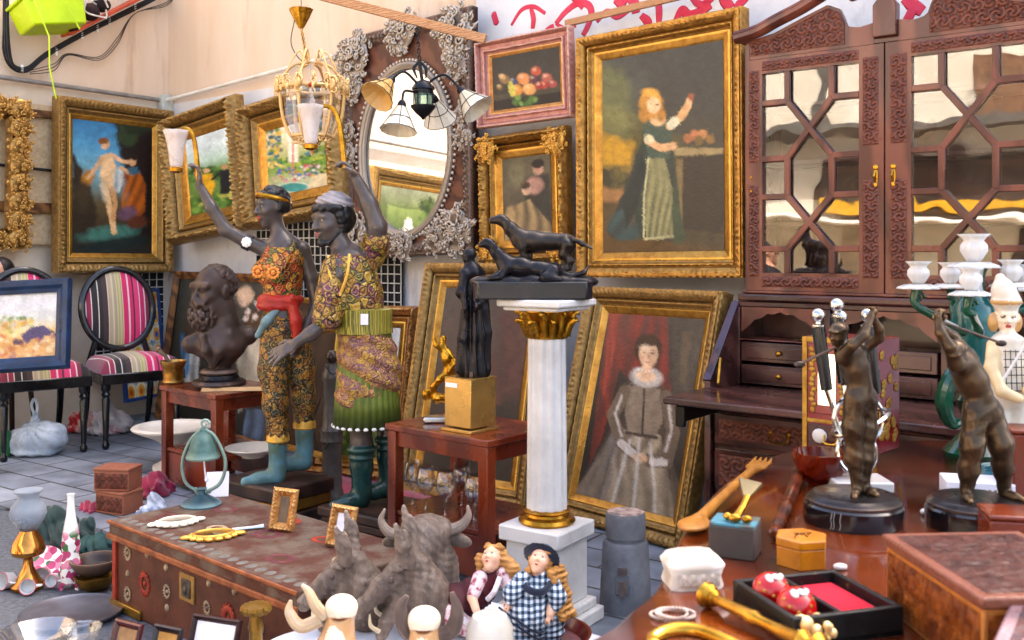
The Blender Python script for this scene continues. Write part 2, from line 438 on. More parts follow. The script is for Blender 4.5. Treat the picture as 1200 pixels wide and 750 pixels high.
 # painted pictures
class Paint:
 """a small raster painter: shapes are given in the photo's pixel coordinates inside the canvas corners"""
 def __init__(s,tl,tr,bl,w,h,base):
  s.w,s.h=w,h;s.tl=np.array(tl,float);A=np.array([np.array(tr)-tl,np.array(bl)-tl],float).T
  s.Ai=np.linalg.inv(A)
  u,v=np.meshgrid((np.arange(w)+.5)/w,(np.arange(h)+.5)/h);s.u,s.v=u,v
  q=s.tl[:,None]+A@np.stack([u.ravel(),v.ravel()])
  s.X=q[0].reshape(h,w);s.Y=q[1].reshape(h,w)
  s.c=np.tile(np.array(sc(base)),(h,w,1))
  s.rs=np.random.RandomState(w*7+h)
 def wob(s,a,f=.25,seed=0):return a*nz3(s.X,s.Y,0*s.X,f,seed)
 def mixin(s,mask,col,var=.18,seed=1):
  c=np.array(sc(col));n=1+var*nz3(s.X,s.Y,0*s.X,.5,seed)+var*.6*nz3(s.X,s.Y,0*s.X,1.3,seed+7)
  m=np.clip(mask,0,1)[...,None]
  s.c=s.c*(1-m)+m*c*n[...,None]
 def ell(s,cx,cy,rx,ry,col,rot=0,soft=1.5,wob=.6,var=.18,seed=1,op=1.):
  c,q=math.cos(rot),math.sin(rot);dx,dy=s.X-cx,s.Y-cy
  a,b=(dx*c+dy*q)/rx,(-dx*q+dy*c)/ry
  d=(1-np.sqrt(a*a+b*b))*min(rx,ry)+s.wob(wob,.4,seed)
  s.mixin(np.clip(d/soft+.5,0,1)*op,col,var,seed);return s
 def poly(s,pts,col,soft=1.5,wob=.8,var=.18,seed=2,op=1.):
  p=np.array(pts,float);n=len(p);d=np.full(s.X.shape,1e9);ins=np.zeros(s.X.shape,bool)
  for i in range(n):
   a,b=p[i],p[(i+1)%n];e=b-a;wx,wy=s.X-a[0],s.Y-a[1]
   t=np.clip((wx*e[0]+wy*e[1])/((e*e).sum()+1e-9),0,1)
   d=np.minimum(d,np.hypot(wx-t*e[0],wy-t*e[1]))
   c1=(a[1]<=s.Y)!=(b[1]<=s.Y)
   ins^=c1&(s.X<a[0]+(s.Y-a[1])*e[0]/(e[1]if abs(e[1])>1e-9 else 1e-9))
  d=np.where(ins,d,-d)+s.wob(wob,.4,seed)
  s.mixin(np.clip(d/soft+.5,0,1)*op,col,var,seed);return s
 def line(s,pts,w,col,soft=1.,var=.1,op=1.,wob=.2):
  p=np.array(pts,float);d=np.full(s.X.shape,1e9)
  for a,b in zip(p[:-1],p[1:]):
   e=b-a;wx,wy=s.X-a[0],s.Y-a[1];t=np.clip((wx*e[0]+wy*e[1])/((e*e).sum()+1e-9),0,1)
   d=np.minimum(d,np.hypot(wx-t*e[0],wy-t*e[1]))
  s.mixin(np.clip((w-d+s.wob(wob,.6))/soft+.5,0,1)*op,col,var);return s
 def folds(s,pts,col,f=.5,ang=0,amt=.8,seed=3):
  """painted drapery strokes inside a polygon"""
  keep=s.c.copy();s.poly(pts,col,var=.1,seed=seed)
  c,q=math.cos(ang),math.sin(ang);t=(s.X*c+s.Y*q)
  st=np.clip(.45+.7*np.sin(t*f*.8+4.5*nz3(s.X,s.Y,0*s.X,.10,seed))*(.55+.6*nz3(s.X,s.Y,0*s.X,.07,seed+5)),0,1)*amt
  s.c=s.c*(1-st[...,None])+keep*st[...,None];return s
 def dabs(s,x0,y0,x1,y1,cols,n,r=(1.5,3),seed=5):
  rr=random.Random(seed)
  for i in range(n):
   s.ell(rr.uniform(x0,x1),rr.uniform(y0,y1),rr.uniform(*r),rr.uniform(*r),rr.choice(cols),rr.random()*3,soft=2.4,wob=1.4,seed=i)
  return s
 def grad(s,cols,ax='v'):
  t=s.v if ax=='v' else s.u;k=np.linspace(0,1,len(cols));C=np.array([sc(c)for c in cols])
  for i in range(3):s.c[...,i]=np.interp(t+.03*nz3(s.X,s.Y,0*s.X,.2,4),k,C[:,i])
  s.c*=(1+.12*nz3(s.X,s.Y,0*s.X,.35,9)+.08*nz3(s.X,s.Y,0*s.X,.9,11))[...,None]
  return s
def canvas(p,W,Hh,y,z0,parent,name='canvas',m=None):
 w,h=p.w,p.h
 jj,ii=np.meshgrid(np.arange(h),np.arange(w),indexing='ij');sd=w*3+h;kf=1.2
 if name=='canvas':
  ang=3*nz3(ii*1.,jj*1.,0*ii,.12,sd);d=p.rs.normal(0,1.0,(h,w))*kf
  p.c=.35*p.c+.65*p.c[np.clip(np.round(jj+d*np.sin(ang)),0,h-1).astype(int),np.clip(np.round(ii+d*np.cos(ang)),0,w-1).astype(int)]
  p.c=p.c*(1+.05*p.rs.normal(0,1,(h,w,1)))*(1+.12*nz3(ii*1.,jj*1.,0*ii,.6,sd+1))[...,None]
  cr=np.abs(nz3(ii*1.,jj*1.,0*ii,.55,sd+2))<.02;p.c[cr]*=.8
 xs=(np.arange(w)/(w-1)-.5)*W;zs=z0+Hh*(1-np.arange(h)/(h-1))
 v=[(x,y,z)for z in zs for x in xs]
 f=[(j*w+i,(j+1)*w+i,(j+1)*w+i+1,j*w+i+1)for j in range(h-1)for i in range(w-1)]
 o=mesh_obj(name,v,f,m or vcmat('oil paint on canvas',rough=.5,bump=.3,bscale=90,coat=.05),parent)
 set_cols(o,np.clip(p.c,0.003,.95).reshape(-1,3));return o
 # carved picture frames
def frame_mesh(name,W,Hh,prof,m,parent,orn=None,step=.008,z0=0.,y0=0.):
 """prof: list of (inset, height); the moulding runs round a W x Hh opening-outline with mitred corners, relief from orn(s, a)"""
 a=np.array([q[0]for q in prof]);d=np.array([q[1]for q in prof]);V=[];Fc=[]
 for side in range(4):
  L=W if side%2==0 else Hh;n=max(6,int(L/step));base=len(V);t=np.linspace(0,1,n+1)
  k=len(a)
  A=np.tile(a,(n+1,1));T=np.tile(t[:,None],(1,k));D=np.tile(d,(n+1,1));s=A+(L-2*A)*T
  if orn is not None:D=D+orn(np.abs(s-L/2),A,L,D)
  s=s-L/2;o=((Hh if side%2==0 else W)/2)-A
  if side==0:X,Z=s,-o
  elif side==1:X,Z=o,s
  elif side==2:X,Z=-s,o
  else:X,Z=-o,-s
  for i in range(n+1):
   for j in range(k):V.append((X[i,j],y0-D[i,j],z0+Hh/2+Z[i,j]))
  for i in range(n):
   for j in range(k-1):
    q=base+i*k+j;Fc.append((q,q+k,q+k+1,q+1))
 return mesh_obj(name,V,Fc,m,parent,angle=50)
def prof_dense(keys,st=.004):
 """densify (inset, height) key points so that relief can be cut into them"""
 out=[keys[0]]
 for (a0,d0),(a1,d1)in zip(keys[:-1],keys[1:]):
  n=max(1,int(math.hypot(a1-a0,0)/st))
  for i in range(1,n+1):out.append((a0+(a1-a0)*i/n,d0+(d1-d0)*i/n))
 return out
def relief(bands,fade=None):
 """bands: (a0, a1, period, height, kind)"""
 def fn(s,A,L,D):
  o=np.zeros_like(s)
  for a0,a1,p,hh,kind in bands:
   w=np.clip((A-a0)/(a1-a0),0,1);hump=np.sin(PI*w)*((A>a0)&(A<a1))
   ph=s/p
   if kind=='bead':q=np.sqrt(np.clip(1-(2*(ph%1)-1)**2,0,1))
   elif kind=='leaf':q=np.abs(np.sin(PI*(ph+.55*np.abs(w-.5))))**.6*(.7+.3*np.cos(6*PI*w+4*PI*ph))
   elif kind=='rope':q=.5+.5*np.sin(2*PI*(ph+w*.9))
   elif kind=='scroll':
    q=.5+.35*np.sin(2*PI*ph+3.5*np.sin(2*PI*w+2*PI*ph*.5))+.3*np.cos(2*PI*ph*1.7-5*w)
    q=q*(.75+.25*np.sin(17*ph+11*w))
   else:q=np.clip(.5+.7*nz3(s*1.,A*1.,0*s,2*PI/p,int(L*10)),0,1)
   o+=hh*hump*q
  return o
 return fn
def acanthus(mb,c,size,n=7,seed=0,y=0.,spread=1.,depth=.02):
 """a dense cluster of carved curls and small leaves round c in the x-z plane, standing out towards -y"""
 r=random.Random(seed);n=n*3
 for i in range(n):
  q=math.sqrt((i+.5)/n);a=i*2.4+r.uniform(-.4,.4);d=size*.46*q*spread
  hgt=depth*(1.05-.8*q*q)
  cc=(c[0]+math.cos(a)*d,y-hgt*r.uniform(.6,1),c[2]+math.sin(a)*d);rs=size*r.uniform(.055,.10)*(1.15-.4*q)
  mb.scroll(cc,rs,r.uniform(1.1,1.7),a+r.uniform(1,2.4),r.choice((-1,1)),.27)
  b=a+r.uniform(-.6,.6);L=size*r.uniform(.07,.11)
  pts=[(cc[0]+math.cos(b+.9*t)*L*t,cc[1]-depth*.25*math.sin(PI*t),cc[2]+math.sin(b+.9*t)*L*t)for t in (0,.35,.7,1)]
  mb.tube(bez(pts,3),[size*.014,size*.026,size*.024,size*.014],6,flat=.55)
 mb.ell((c[0],y-depth*.3,c[2]),(size*.36*spread,depth*.45,size*.36*spread),14,8)
 # camera, light, air
cam_d=bpy.data.cameras.new('camera');cam=bpy.data.objects.new('camera',cam_d);COL.objects.link(cam)
cam.location=(0,0,H);cam.rotation_euler=(R(90),0,0)
cam_d.sensor_width=36;cam_d.lens=36*F/1200;cam_d.shift_y=-(375-HZ)/1200
cam_d.clip_start=.05;cam_d.clip_end=500
cam_d.dof.use_dof=True;cam_d.dof.focus_distance=3.9;cam_d.dof.aperture_fstop=6.3
SC.camera=cam
SUN_EL,SUN_AZ=R(52),R(62)
w=bpy.data.worlds.new('World');SC.world=w;w.use_nodes=True
sky=w.node_tree.nodes.new('ShaderNodeTexSky');sky.sky_type='NISHITA';sky.sun_disc=False
sky.sun_elevation=SUN_EL;sky.sun_rotation=SUN_AZ;sky.air_density=1.0;sky.dust_density=6.0;sky.ozone_density=.2
bgn=w.node_tree.nodes['Background'];bgn.inputs['Strength'].default_value=.15
w.node_tree.links.new(sky.outputs[0],bgn.inputs['Color'])
sd=bpy.data.lights.new('sun','SUN');sd.energy=4.0;sd.angle=R(.6);sd.color=(1,.93,.82)
so=bpy.data.objects.new('sun',sd);COL.objects.link(so)
sv=Vector((math.sin(SUN_AZ)*math.cos(SUN_EL),math.cos(SUN_AZ)*math.cos(SUN_EL),math.sin(SUN_EL)))
so.rotation_euler=sv.to_track_quat('Z','Y').to_euler();so.location=(-4,-4,8)
SC.view_settings.view_transform='Standard';SC.view_settings.look='None'
SC.view_settings.exposure=EXPOSURE;SC.view_settings.gamma=1;SC.view_settings.use_curve_mapping=False
SC.cycles.max_bounces=8;SC.cycles.transparent_max_bounces=12
SC.cycles.use_denoising=True
# wall geometry
YAW_R=math.atan2(-.622,.783);YAW_L=math.atan2(.785,.62)
class Plane:
 def __init__(s,o,yaw):s.o=Vector((o[0],o[1]));s.yaw=yaw;s.e=Vector((math.cos(yaw),math.sin(yaw)));s.n=Vector((math.sin(yaw),-math.cos(yaw)))
 def pix(s,px,py,off=0.):
  """(s along, z) of the pixel's ray on the plane lying off metres in front of this one"""
  u=(px-600)/F;o=s.o+s.n*off
  t=(u*o.y-o.x)/(s.e.x-u*s.e.y);Y=o.y+t*s.e.y
  return t,H+(HZ-py)/F*Y
 def w(s,t,z,off=0.):
  p=s.o+s.e*t+s.n*off;return Vector((p.x,p.y,z))
 def loc(s,p):
  d=Vector((p[0],p[1]))-s.o;return d.dot(s.e),d.dot(s.n),p[2]
CF=Plane((1.167,3.8),YAW_R)
WR=Plane(CF.w(0,0,-.42)[:2],YAW_R)
sc_,_=WR.pix(197,120);CORNER=WR.w(sc_,0)
WL=Plane(CORNER[:2],YAW_L)
# ground
def paving():
 m=bpy.data.materials.new('stone paving');m.use_nodes=True;N=m.node_tree.nodes;L=m.node_tree.links;b=N['Principled BSDF']
 tc=N.new('ShaderNodeTexCoord');mp=N.new('ShaderNodeMapping');mp.inputs['Rotation'].default_value=(0,0,.6)
 L.new(tc.outputs['Object'],mp.inputs['Vector'])
 br=N.new('ShaderNodeTexBrick');br.inputs['Scale'].default_value=1;br.inputs['Brick Width'].default_value=.4;br.inputs['Row Height'].default_value=.2
 br.inputs['Mortar Size'].default_value=.007;br.inputs['Color1'].default_value=(*sc('#9a9fa8',.85),1);br.inputs['Color2'].default_value=(*sc('#7c828c',.85),1)
 br.inputs['Mortar'].default_value=(*sc('#4c4a48'),1);L.new(mp.outputs[0],br.inputs['Vector'])
 nz=N.new('ShaderNodeTexNoise');nz.inputs['Scale'].default_value=5;nz.inputs['Detail'].default_value=9;L.new(tc.outputs['Object'],nz.inputs['Vector'])
 rp=N.new('ShaderNodeMapRange');rp.inputs['To Min'].default_value=.55;rp.inputs['To Max'].default_value=1.45;rp.inputs['From Min'].default_value=.36;rp.inputs['From Max'].default_value=.64
 n4=N.new('ShaderNodeTexNoise');n4.inputs['Scale'].default_value=1.7;n4.inputs['Detail'].default_value=10;n4.inputs['Roughness'].default_value=.7;L.new(tc.outputs['Object'],n4.inputs['Vector'])
 mm=N.new('ShaderNodeMath');mm.operation='MULTIPLY_ADD';mm.inputs[1].default_value=.55;L.new(nz.outputs['Fac'],mm.inputs[0]);m5=N.new('ShaderNodeMath');m5.operation='MULTIPLY';m5.inputs[1].default_value=.45;L.new(n4.outputs['Fac'],m5.inputs[0]);L.new(m5.outputs[0],mm.inputs[2]);L.new(mm.outputs[0],rp.inputs['Value'])
 mx=N.new('ShaderNodeVectorMath');mx.operation='SCALE';L.new(br.outputs['Color'],mx.inputs[0]);L.new(rp.outputs[0],mx.inputs['Scale'])
 L.new(mx.outputs[0],b.inputs['Base Color']);b.inputs['Roughness'].default_value=.6
 bp=N.new('ShaderNodeBump');bp.inputs['Strength'].default_value=.5;bp.inputs['Distance'].default_value=.006
 ad=N.new('ShaderNodeMath');ad.operation='SUBTRACT';L.new(nz.outputs['Fac'],ad.inputs[0]);L.new(br.outputs['Fac'],ad.inputs[1])
 L.new(ad.outputs[0],bp.inputs['Height']);L.new(bp.outputs[0],b.inputs['Normal']);return m
asphalt=mat('worn asphalt',sc('#565a62',.8),sc('#83868c',.8),.8,scale=60,bump=.8,bscale=180,contrast=(.3,.7),dist=.08)
g=MB();g.grid(lambda u,v:((u-.5)*160,(v-.5)*160,0),8,8)
tag(g.build('ground',asphalt,smooth=False),kind='structure')
a,b_,c_=G(-140,590),G(60,602),G(190,650)
pv=MB();pv.prism([(-6,a.y),(a.x,a.y),(b_.x,b_.y),(c_.x,c_.y),(c_.x+.5,2.4),(4,1.2),(6,3),(4,9),(-6,9)],-.02,.012,'z')
tag(pv.build('pavement',paving(),smooth=False),kind='structure')
st=MB();st.at((-4.5,-3.2,0),(0,0,YAW_R)).box((0,0,.002),(22,7.4,.012));tag(st.build('street',mat('added bounce slabs',sc('#d8cbb4',.8),sc('#bfae94',.8),.85,scale=4),smooth=False),kind='structure')  # pale sheet added out of view to bounce warm light onto the stall
# walls
plaster=mat('peach plaster',sc('#efdcc8',.82),sc('#e6ceb4',.82),.85,scale=1.6,stretch=(2.5,1,.35),bump=.25,bscale=40,contrast=(.35,.7),spec=.2,stain=('#b08f70',2.2,(2.2,2.2,.3),.56))
white_w=mat('white painted wall',sc('#f4f3f3',.8),sc('#dcd9da',.8),.8,scale=3,bump=.3,bscale=60,contrast=(.3,.75),spec=.2,stain=('#a39a94',3,(1.6,1.6,.7),.6))
pipe_m=mat('grey painted pipe','#9a958f','#7f7a74',.5,scale=12)
RZ=H+(HZ-120)/F*CORNER.y
def wall_part(name,pl,s0,s1,z0,z1,off,m,parent,th=.12):
 b=MB();b.at(pl.w(0,0),(0,0,pl.yaw)).box(((s0+s1)/2,th/2-off,(z0+z1)/2),(s1-s0,th,z1-z0))
 return b.build(name,m,parent,smooth=False)
sW=WR.pix(559,60)[0]
rw=thing('plastered_wall','long wall behind the hung paintings, peach above and white below, white with pink graffiti at right','wall')
wall_part('upper_wall',WR,sc_-.1,sW,RZ-.02,4.7,0,plaster,rw)
wall_part('lower_wall',WR,sc_-.1,sW,0,RZ-.02,.012,white_w,rw)
wall_part('white_section',WR,sW,3.2,0,4.7,.006,white_w,rw)
graf=mat('pink spray paint',sc('#d0284a',.9),sc('#dc5470',.9),.6,scale=14,contrast=(.3,.8))
gm=MB();gm.at(WR.w(0,0),(0,0,WR.yaw))
def stroke(pts,wd):
 q=[WR.pix(x,y)for x,y in pts];q=bez([(a,-.0066,z)for a,z in q],7)
 wd*=1.35;gm.tube(q,[wd*.7,wd,wd,wd*.8],8,flat=.03)
for pts,wd in [([(623,10),(626,22),(625,34)],.012),([(652,28),(664,14),(678,4),(690,6),(694,16),(690,30),(684,42)],.014),([(668,-6),(676,2),(684,10)],.01),([(722,-2),(730,2),(728,-4)],.026),([(738,-3),(745,6),(746,16)],.02),([(752,18),(760,26),(758,32)],.017),([(770,-6),(773,10),(773,28)],.014),([(793,24),(800,12),(808,18),(822,14),(834,6)],.017),([(800,22),(812,20)],.012),([(846,-6),(852,4),(858,10)],.02),([(862,10),(872,0),(878,-8)],.016),([(578,24),(584,20)],.03),([(1060,-2),(1072,8),(1082,14)],.02),([(1062,16),(1072,20)],.03),([(640,36),(650,30)],.01),([(600,30),(612,12),(626,8),(640,16)],.009),([(700,26),(712,14),(724,20),(738,12)],.012),([(810,-4),(822,6),(836,-2)],.014),([(652,28),(664,34),(676,30)],.009)]:stroke(pts,wd)
gm.build('graffiti',graf,rw,angle=180)
lw=thing('plastered_wall','short peach and white wall at left behind the striped chairs','wall')
wall_part('upper_wall',WL,-9,.1,RZ-.02,4.7,0,plaster,lw)
wall_part('lower_wall',WL,-9,.1,0,RZ-.02,.012,mat('cream painted wall',sc('#efe2d0',.82),sc('#dccbb4',.82),.8,scale=2.5,bump=.15,bscale=60),lw)
rl=MB();rl.tube([WL.w(-3.5,RZ+.03,.05),WL.w(-.03,RZ,.05)],.016,10)
r1=tag(rl.build('rail',pipe_m),'grey pipe rail along the left wall above the mythological painting','rail')
bm_=MB();q=WL.w(-.06,RZ-.06,.06);bm_.box(q,(.09,.07,.2),YAW_L);bm_.build('bracket',mat('pale bracket','#cfd0c8','#a5a79f',.5),r1,bevel=.006)
rl=MB();rl.tube([WR.w(sc_+.06,RZ,.06),WR.w(WR.pix(400,60)[0],RZ+.1,.06)],.014,10)
tag(rl.build('rail',mat('white pipe','#e6e2da','#cfc8bd',.5)),'white pipe rail running behind the gold lantern','rail')
wood_pale=mat('raw pine batten','#c39a74','#a87c58',.7,kind='wood',scale=20,stretch=(1,8,8),bump=.2)
for lab,a,b,th in [('bare wooden batten over the oval mirror carrying a black lamp',P(372,-6,4.62),P(569,46,4.42),.042),('pale wooden batten below the pink graffiti',WR.w(*WR.pix(676,32),.10),WR.w(*WR.pix(850,-9),.10),.034)]:
 t=MB();t.bar(a,b,th*.6,th);tag(t.build('batten',wood_pale,bevel=.003),lab,'batten','battens')
 # green box, cables, shelf, on the left wall
black_m=mat('black rubber','#2b2c33','#17171c',.5,scale=20)
cb=MB();rr=random.Random(3)
for k in range(9):
 o=[rr.uniform(-3,3)for _ in range(2)]
 pts=[(2+o[0]*.6,-12),(2+o[0]*.6,30),(3+o[0],62),(10+o[0]*.4,79+o[1]*.6),(26,83+o[1]),(48,66+o[1]),(90,42+o[1]),(130,22+o[1]),(170,2+o[1]),(205,-18+o[1])]
 cb.tube([WL.w(*WL.pix(x,y),.05+.01*(k%3))for x,y,_ in bez([(x,y,0)for x,y in pts],5)],.0075,6)
cables=cb.build('cable_bundle',black_m);tag(cables,'bundle of black electric cables clipped across the upper left wall','cables')
for d in (0,1,2):
 t=MB();t.tube([WL.w(*WL.pix(x,y),.06)for x,y,_ in bez([(30,84+d*2,0),(58,76+d*4,0),(74,64+d,0),(110,68+d*2,0),(132,46+d*4,0),(152,18,0),(190,4+d*2,0),(206,-14,0)],6)],.003,6)
 t.build('loose_cable',mat('brown flex','#4f443e','#2f2926',.6),cables)
for x,y in [(20,82),(60,62),(90,43),(108,35),(122,26),(152,10)]:t=MB();t.box(WL.w(*WL.pix(x,y),.066),(.015,.02,.05),YAW_L);t.build('cable_clip',mat('white plastic','#eeeeea','#dcdcd8',.4),cables)
lime=mat('lime plastic',sc('#cbe41b',.85),sc('#b8d40f',.85),.35,scale=4)
def wl(px,py,off):return WL.w(*WL.pix(px,py,off),off)
bx=thing('plastic_crate','lime green plastic crate on the high shelf at upper left','crate',wl(63,34,.22),(R(-12),R(-12),YAW_L))
t=MB();t.box((0,0,.08),(.36,.22,.17),taper=1.12);t.build('crate_body',lime,bx,bevel=.012)
t=MB();t.box((0,0,.175),(.43,.275,.02));t.build('rim',lime,bx,bevel=.006)
t=MB();t.tube([(-.15,-.14,.17),(-.13,-.15,-.1),(-.19,-.15,-.3),(-.2,-.13,-.5)],.005,6);t.tube([(.06,-.14,.12),(.09,-.15,-.06)],.005,6);t.build('strap',lime,bx)
sh=MB();sh.bar(wl(78,41,.14),wl(170,-6,.14),.16,.02);tag(sh.build('shelf',mat('terracotta board','#c4582f','#a5462a',.6,scale=10),bevel=.003),'sloping terracotta red shelf board under the lime crate','shelf')
jk=thing('tangled_flex','tangle of white and brown cords on the red shelf','cords')
t=MB()
for k in range(7):
 t.tube(bez([wl(96+rr.uniform(0,34),rr.uniform(-8,22)-(q*4),.16+.02*k)for q in range(4)],6),.006,6)
t.build('white_cord',mat('white cord','#e9e4dc','#bdb5ab',.6),jk)
t=MB();t.ell(wl(105,14,.2),(.07,.05,.06));t.ell(wl(118,6,.2),(.07,.05,.05));t.ell(wl(84,32,.2),(.05,.04,.03));t.build('cloth',mat('dark brown cloth','#4a2a2a','#2d1a1c',.9),jk)
# facade across the street (seen in the glass)
fac=thing('shop_facade','pale shop front across the street mirrored in the cabinet glass','building',(-7.2,-1.2,0),math.atan2(.904,.525)-PI/2+PI/2+PI)
fr=fac.rotation_euler.z
fac.rotation_euler.z=math.atan2(3.8+1.2,1.167+7.2)-PI/2
def fb(name,c,d,m):t=MB();t.box(c,d);return t.build(name,m,fac,smooth=False)
fb('wall',(0,-.2,2.3),(16,.3,4.6),mat('facade cream',sc('#e6dfd2',.8),sc('#d8cdbb',.8),.85,scale=1.5,spec=.2))
fb('eave',(0,.25,2.8),(16,.8,.1),mat('grey eave','#6c6862','#4d4a46',.7))
for x,wd in ((-4.6,2.6),(1.6,3.2),(5.6,2.2)):
 fb('shop_window',(x,-.03,2.15),(wd,.1,.62),mat('dark shop interior','#4a3a2c','#2f241c',.6))
 fb('awning',(x+.2,.2,1.80),(wd+.2,.5,.09),mat('yellow awning',sc('#d8a800',.8),sc('#c09400',.8),.7))
fb('doorway',(-1.6,-.03,.8),(1.3,.1,1.6),mat('dark shop interior','#4a3a2c'))
fb('doorway',(3.6,-.03,.8),(2.4,.1,1.5),mat('dark shop interior','#4a3a2c'))
fb('canopy',(1.2,.5,1.62),(4.2,1.0,.06),mat('white canopy','#e9e6e0','#d8d4cc',.7))
for x in (-5.2,-2.4,2.2,4.6):fb('shutter',(x,.0,3.35),(.75,.06,.8),mat('brown shutter','#8a6a50','#6c503a',.7));fb('sill',(x,.05,2.92),(.9,.12,.05),mat('grey eave','#6c6862'))
for x in (-3.6,.6,2.9,5.4):fb('plaster_patch',(x,-.035,1.2),(.7,.04,1.3),mat('patched plaster','#b8aa96','#9c8e7c',.85))
for x in (-6,0,3.4):fb('downpipe',(x,.0,3.7),(.12,.1,1.8),mat('grey eave','#6c6862'))
# pictures
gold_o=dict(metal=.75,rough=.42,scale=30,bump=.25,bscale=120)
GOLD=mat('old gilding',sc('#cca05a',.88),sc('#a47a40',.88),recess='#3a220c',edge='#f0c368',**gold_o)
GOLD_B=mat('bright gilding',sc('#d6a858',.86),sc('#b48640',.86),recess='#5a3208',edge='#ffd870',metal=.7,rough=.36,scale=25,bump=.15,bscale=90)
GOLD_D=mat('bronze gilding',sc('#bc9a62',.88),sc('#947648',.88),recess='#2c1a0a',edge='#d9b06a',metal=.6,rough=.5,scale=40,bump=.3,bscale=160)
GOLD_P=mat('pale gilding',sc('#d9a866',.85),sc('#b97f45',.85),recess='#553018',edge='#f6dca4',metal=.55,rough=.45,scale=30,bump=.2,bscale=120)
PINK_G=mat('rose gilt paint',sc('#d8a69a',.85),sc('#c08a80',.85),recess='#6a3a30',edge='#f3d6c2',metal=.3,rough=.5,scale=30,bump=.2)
BACK=mat('backing board','#5a4632','#46362a',.9,scale=6)
def mould(kind,fw,dp):
 if kind=='classic':
  K=[(0,0),(0,dp*.75),(.03*fw,dp*.85),(.10*fw,dp*.9),(.12*fw,dp),(.55*fw,dp*.8),(.6*fw,dp*.55),(.66*fw,dp*.55),(.7*fw,dp*.62),(.78*fw,dp*.62),(.82*fw,dp*.42),(fw,dp*.3)]
  B=[(.1*fw,.55*fw,fw*.30,dp*.15,'leaf'),(.66*fw,.8*fw,fw*.12,dp*.08,'bead'),(0,.1*fw,fw*.15,dp*.1,'rope')]
 elif kind=='carved':
  K=[(0,0),(0,dp*.6),(.08*fw,dp*.75),(.3*fw,dp),(.55*fw,dp*.7),(.62*fw,dp*.4),(.75*fw,dp*.5),(.85*fw,dp*.35),(fw,dp*.22)]
  B=[(.0*fw,.6*fw,fw*.5,dp*.26,'scroll'),(.1*fw,.5*fw,fw*.22,dp*.16,'leaf'),(.64*fw,.82*fw,fw*.12,dp*.1,'bead')]
 elif kind=='cove':
  K=[(0,0),(0,dp*.9),(.06*fw,dp),(.16*fw,dp*.95),(.3*fw,dp*.5),(.45*fw,dp*.42),(.6*fw,dp*.5),(.66*fw,dp*.72),(.76*fw,dp*.72),(.8*fw,dp*.4),(fw,dp*.25)]
  B=[(.02*fw,.2*fw,fw*.2,dp*.18,'leaf'),(.3*fw,.6*fw,fw*.5,dp*.12,'scroll'),(.64*fw,.78*fw,fw*.12,dp*.1,'rope')]
 else:
  K=[(0,0),(0,dp*.7),(.15*fw,dp),(.5*fw,dp*.9),(.7*fw,dp*.6),(fw,dp*.4)]
  B=[(0,.4*fw,fw*.5,dp*.06,'noise')]
 return prof_dense(K,max(.003,fw/26)),relief(B)
def picture(name,label,loc,rot,W,Hh,fw,dp,kind,m,liner=None,lw=0.,cat='painting',group=None,step=.009,tilt_m=None):
 root=thing(name,label,cat,loc,rot,group)
 K,B=mould(kind,fw,dp)
 fo=frame_mesh('frame',W,Hh,K,m,root,B,step)
 if lw:
  kl=[(0,dp*.0),(0,dp*.34),(lw*.12,dp*.36),(lw*.85,dp*.2),(lw,dp*.12)]
  l=frame_mesh('liner',W-2*fw+.004,Hh-2*fw+.004,prof_dense(kl,lw/6),liner or GOLD_B,root,None,.05,z0=fw-.002)
 t=MB();t.box((0,-.004,Hh/2),(W*.985,.008,Hh*.985));t.build('backing',BACK,root,smooth=False)
 return root
def put_canvas(root,p,W,Hh,fw,lw,dp,m=None):
 i=fw+lw-.004
 return canvas(p,W-2*i,Hh-2*i,-dp*.13-.003,i,root,m=m)
def on_plane(pl,tl,tr,br,bl,off):
 """size, base centre and roll of an upright rectangle seen at four pixels on a plane"""
 q=[pl.pix(x,y,off)for x,y in (tl,tr,br,bl)]
 s0=(q[0][0]+q[3][0])/2;s1=(q[1][0]+q[2][0])/2
 zt=(q[0][1]+q[1][1])/2;zb=(q[2][1]+q[3][1])/2
 return s1-s0,zt-zb,pl.w((s0+s1)/2,zb,off)
def leaning(bl,br,ztop,lean,extra=0):
 """picture standing at two 3-D foot points, leaning back by lean"""
 bl,br=Vector(bl),Vector(br);d=br-bl;yaw=math.atan2(d.y,d.x)
 W=math.hypot(d.x,d.y);c=(bl+br)/2
 return W,(ztop-c.z)/math.cos(lean),c,(-lean,0,yaw)
def fit(c,pl,off,lean0=.03,wy=60,wl=60):
 """pose of a rectangle on the wall from its four corners in the photo (tl, tr, br, bl), held near the wall's own direction"""
 t_,zb=pl.pix((c[2][0]+c[3][0])/2,(c[2][1]+c[3][1])/2,off);b0=pl.w(t_,zb,off);W0,H0,_=on_plane(pl,*c,off)
 x=np.array([pl.yaw,lean0,0.,W0,H0,b0.x,b0.z]);tgt=np.array(c,float).ravel()
 def res(x):
  M=Euler((x[1],x[2],x[0])).to_matrix();o=[]
  for sx,sz in ((-.5,1),(.5,1),(.5,0),(-.5,0)):
   p=M@Vector((sx*x[3],0,sz*x[4]))+Vector((x[5],b0.y,x[6]));o+=[600+F*p.x/p.y,HZ-F*(p.z-H)/p.y]
  return np.concatenate([np.array(o)-tgt,[wy*(x[0]-pl.yaw),wl*(x[1]-lean0),40*x[2]]])
 for _ in range(12):
  r0=res(x);J=np.stack([(res(x+np.eye(7)[i]*1e-4)-r0)/1e-4 for i in range(7)],1);x=x-np.linalg.lstsq(J,r0,rcond=None)[0]
 return x[3],x[4],Vector((x[5],b0.y,x[6])),(x[1],x[2],x[0])
